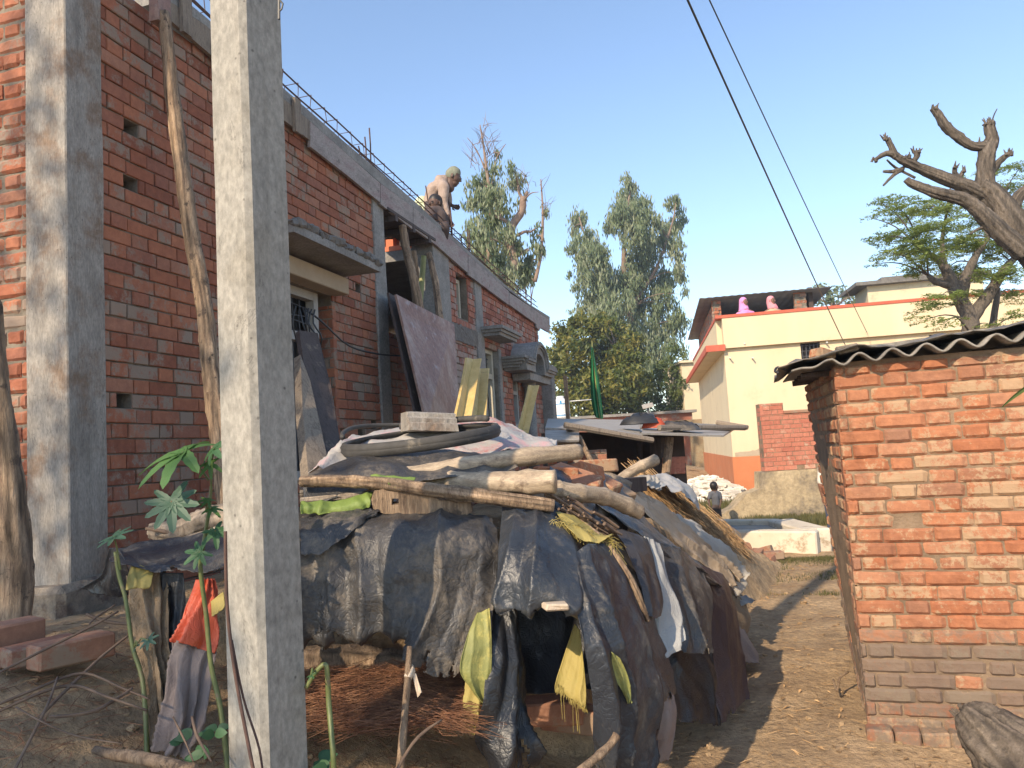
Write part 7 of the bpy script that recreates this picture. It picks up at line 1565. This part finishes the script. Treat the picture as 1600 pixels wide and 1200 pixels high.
simple_person('worker bent low on the roof in a pale green shirt, left of the black-haired one', q(655, 330), q(660, 322), q(672, 325), q(680, 330, .1), Vector((.5, -.3, -.8)), Vector((.8, 0, -.3)), [(q(668, 328, -.15), q(670, 340, -.2), q(676, 350, -.2)), (q(668, 326, .15), q(672, 340, .2), q(678, 350, .2))], [(q(654, 334, -.1), q(664, 345, -.15), q(655, 362, -.15), q(660, 364, -.2)), (q(654, 334, .12), q(664, 345, .15), q(655, 362, .15), q(660, 364, .1))], 'skin_dark', 'shirt_green', 'trouser_dark', .1)
Ym = 8.3
simple_person('worker crouching inside the gap of the house in checked trousers, half hidden by a column', q(588, 352), q(585, 334), q(590, 322), q(594, 310), Vector((.8, -.4, -.3)), UP, [(q(592, 330, -.1), q(598, 342, -.15), q(608, 350, -.1)), (q(590, 330, .1), q(596, 342, .15), q(604, 350, .1))], [(q(590, 356, -.1), q(610, 350, -.1), q(602, 368, -.1), q(612, 370, -.1)), (q(590, 356, .1), q(606, 352, .12), q(598, 368, .12), q(608, 370, .12))], 'skin_dark', 'cable', 'shirt_check', .1)
o = sheet('cloth', [[(618, 350, 8.3), (628, 348, 8.3)], [(616, 366, 8.2), (638, 366, 8.3)]], 'shirt_green', 'pale yellow cloth bag lying on the orange lintel inside the gap', 'bag', nu=10, nv=10, wr=.02, fold=(2, .02), th=.12)
# child on the grass
Ym = 12.4
def cq(u, v, dy=0): return P(u, v, Ym+dy)
simple_person('small child in grey T-shirt standing on the grass, seen from behind', cq(1119, 790), cq(1117, 775), cq(1116.5, 767), cq(1116, 760.5), Vector((.75, .5, 0)), UP, [(cq(1110, 771, 0), cq(1107, 781, 0), cq(1109, 790, -.03)), (cq(1124, 771, 0), cq(1127, 780, 0), cq(1125, 789, -.03))], [(cq(1116, 794, 0), cq(1117, 806, 0), cq(1118, 819, 0), cq(1121, 821, .05)), (cq(1122, 794, 0), cq(1125, 806, 0), cq(1125, 820, 0), cq(1128, 822, .05))], 'skin_dark', 'shirt_grey', 'trouser_dark', .072, scale=.50, extra='shorts')
# man half hidden by the hut
Ym = 10.2
simple_person('man in white shirt and dark blue shorts, mostly hidden behind the hut corner', cq(1304, 770), cq(1303, 742), cq(1301, 724), cq(1300, 710), Vector((.3, .9, 0)), UP, [(cq(1286, 733), cq(1283, 758), cq(1287, 778)), (cq(1318, 733), cq(1322, 758), cq(1320, 778))], [(cq(1297, 776), cq(1300, 812), cq(1302, 850), cq(1300, 856, -.1)), (cq(1311, 776), cq(1313, 812), cq(1314, 850), cq(1312, 856, -.1))], 'skin', 'shirt_white', 'trouser_blue', .10, scale=1.0)
# two women on the roof of the cream house
LAT[0] = YX
def woman(u, v, dpt, veil, dress, label, sc=1.):
    s_, z_ = onr(u, v, dpt); c = yp(s_, dpt, z_); t = thing('person', yp(s_, dpt, z_band+.16), label, 'person')
    nd = {'pelvis': (c-UP*.75, (.15, .12)), 'chest': (c-UP*.40, (.16, .12)), 'upper': (c-UP*.24, (.12, .09)), 'neck': (c-UP*.13, .05), 'la': (c-UP*.28+YX*.17, .05), 'le': (c-UP*.52+YX*.2, .045), 'lw': (c-UP*.62+YX*.05-YS*.15, .03), 'ra': (c-UP*.28-YX*.17, .05), 're': (c-UP*.52-YX*.2, .045), 'rw': (c-UP*.62-YX*.05-YS*.15, .03)}
    ed = [('pelvis', 'chest'), ('chest', 'upper'), ('upper', 'neck'), ('upper', 'la'), ('la', 'le'), ('le', 'lw'), ('upper', 'ra'), ('ra', 're'), ('re', 'rw')]
    fd = Vector((.55, -.8, -.1)).normalized(); head(nd, ed, c-UP*.13, c, fd, .10)
    nd['hipl'] = (c-UP*.85+YX*.08, .1); nd['kl'] = (c-UP*1.15+YX*.08, .07); nd['hipr'] = (c-UP*.85-YX*.08, .1); nd['kr'] = (c-UP*1.15-YX*.08, .07); ed += [('pelvis', 'hipl'), ('hipl', 'kl'), ('pelvis', 'hipr'), ('hipr', 'kr')]
    skin('body', t, nd, ed, 'skin'); face_bits(t, c, UP, fd, .10)
    skin('dress', t, {'a': (c-UP*.26, (.13, .10)), 'b': (c-UP*.42, (.165, .13)), 'c': (c-UP*.8, (.17, .14)), 'd': (c-UP*1.15, (.22, .18)), 'l': (c-UP*.3+YX*.17, .062), 'r': (c-UP*.3-YX*.17, .062), 'l2': (c-UP*.52+YX*.2, .058), 'r2': (c-UP*.52-YX*.2, .058)}, [('a', 'b'), ('b', 'c'), ('c', 'd'), ('a', 'l'), ('a', 'r'), ('l', 'l2'), ('r', 'r2')], dress)
    bk = -fd; dx = YX*(.07 if veil == 'veil_salmon' else 0)
    skin('veil', t, {'t': (c+UP*.035+bk*.035, (.098, .10)), 'm': (c-UP*.05+bk*.045, (.10, .095)), 'n': (c-UP*.20+bk*.03+dx*.5, (.13, .10)), 'o': (c-UP*.40+bk*.05+dx, (.20, .14) if veil == 'veil_pink' else (.11, .12)), 'f': (c-UP*.17-bk*.05, (.07, .05))}, [('t', 'm'), ('m', 'n'), ('n', 'o'), ('n', 'f')], veil)
    return t
woman(1163, 472, .9, 'veil_pink', 'veil_pink', 'woman fully wrapped in a pink veil behind the cream parapet, left of the two')
woman(1206, 470, .9, 'veil_salmon', 'dress_tan', 'woman in tan dress with a salmon scarf behind the cream parapet, right of the two')
for o in bpy.data.objects:
    if '_b' in o: del o['_b']

hz = MB(); hz.box((5, 52, 14), (75, 0, 0), (0, 62, 0), (0, 0, 16)); 
nt_ = bpy.data.materials.new('haze_air'); nt_.use_nodes = True; t_ = nt_.node_tree; t_.nodes.remove(t_.nodes['Principled BSDF'])
pv = t_.nodes.new('ShaderNodeVolumePrincipled'); pv.inputs['Color'].default_value = (.80, .88, 1, 1); pv.inputs['Density'].default_value = .0018; pv.inputs['Anisotropy'].default_value = .3
t_.links.new(pv.outputs[0], t_.nodes['Material Output'].inputs['Volume']); MATS['haze_air'] = nt_
o = hz.build('haze', 'haze_air'); tag(o, kind='stuff'); del o['_b']
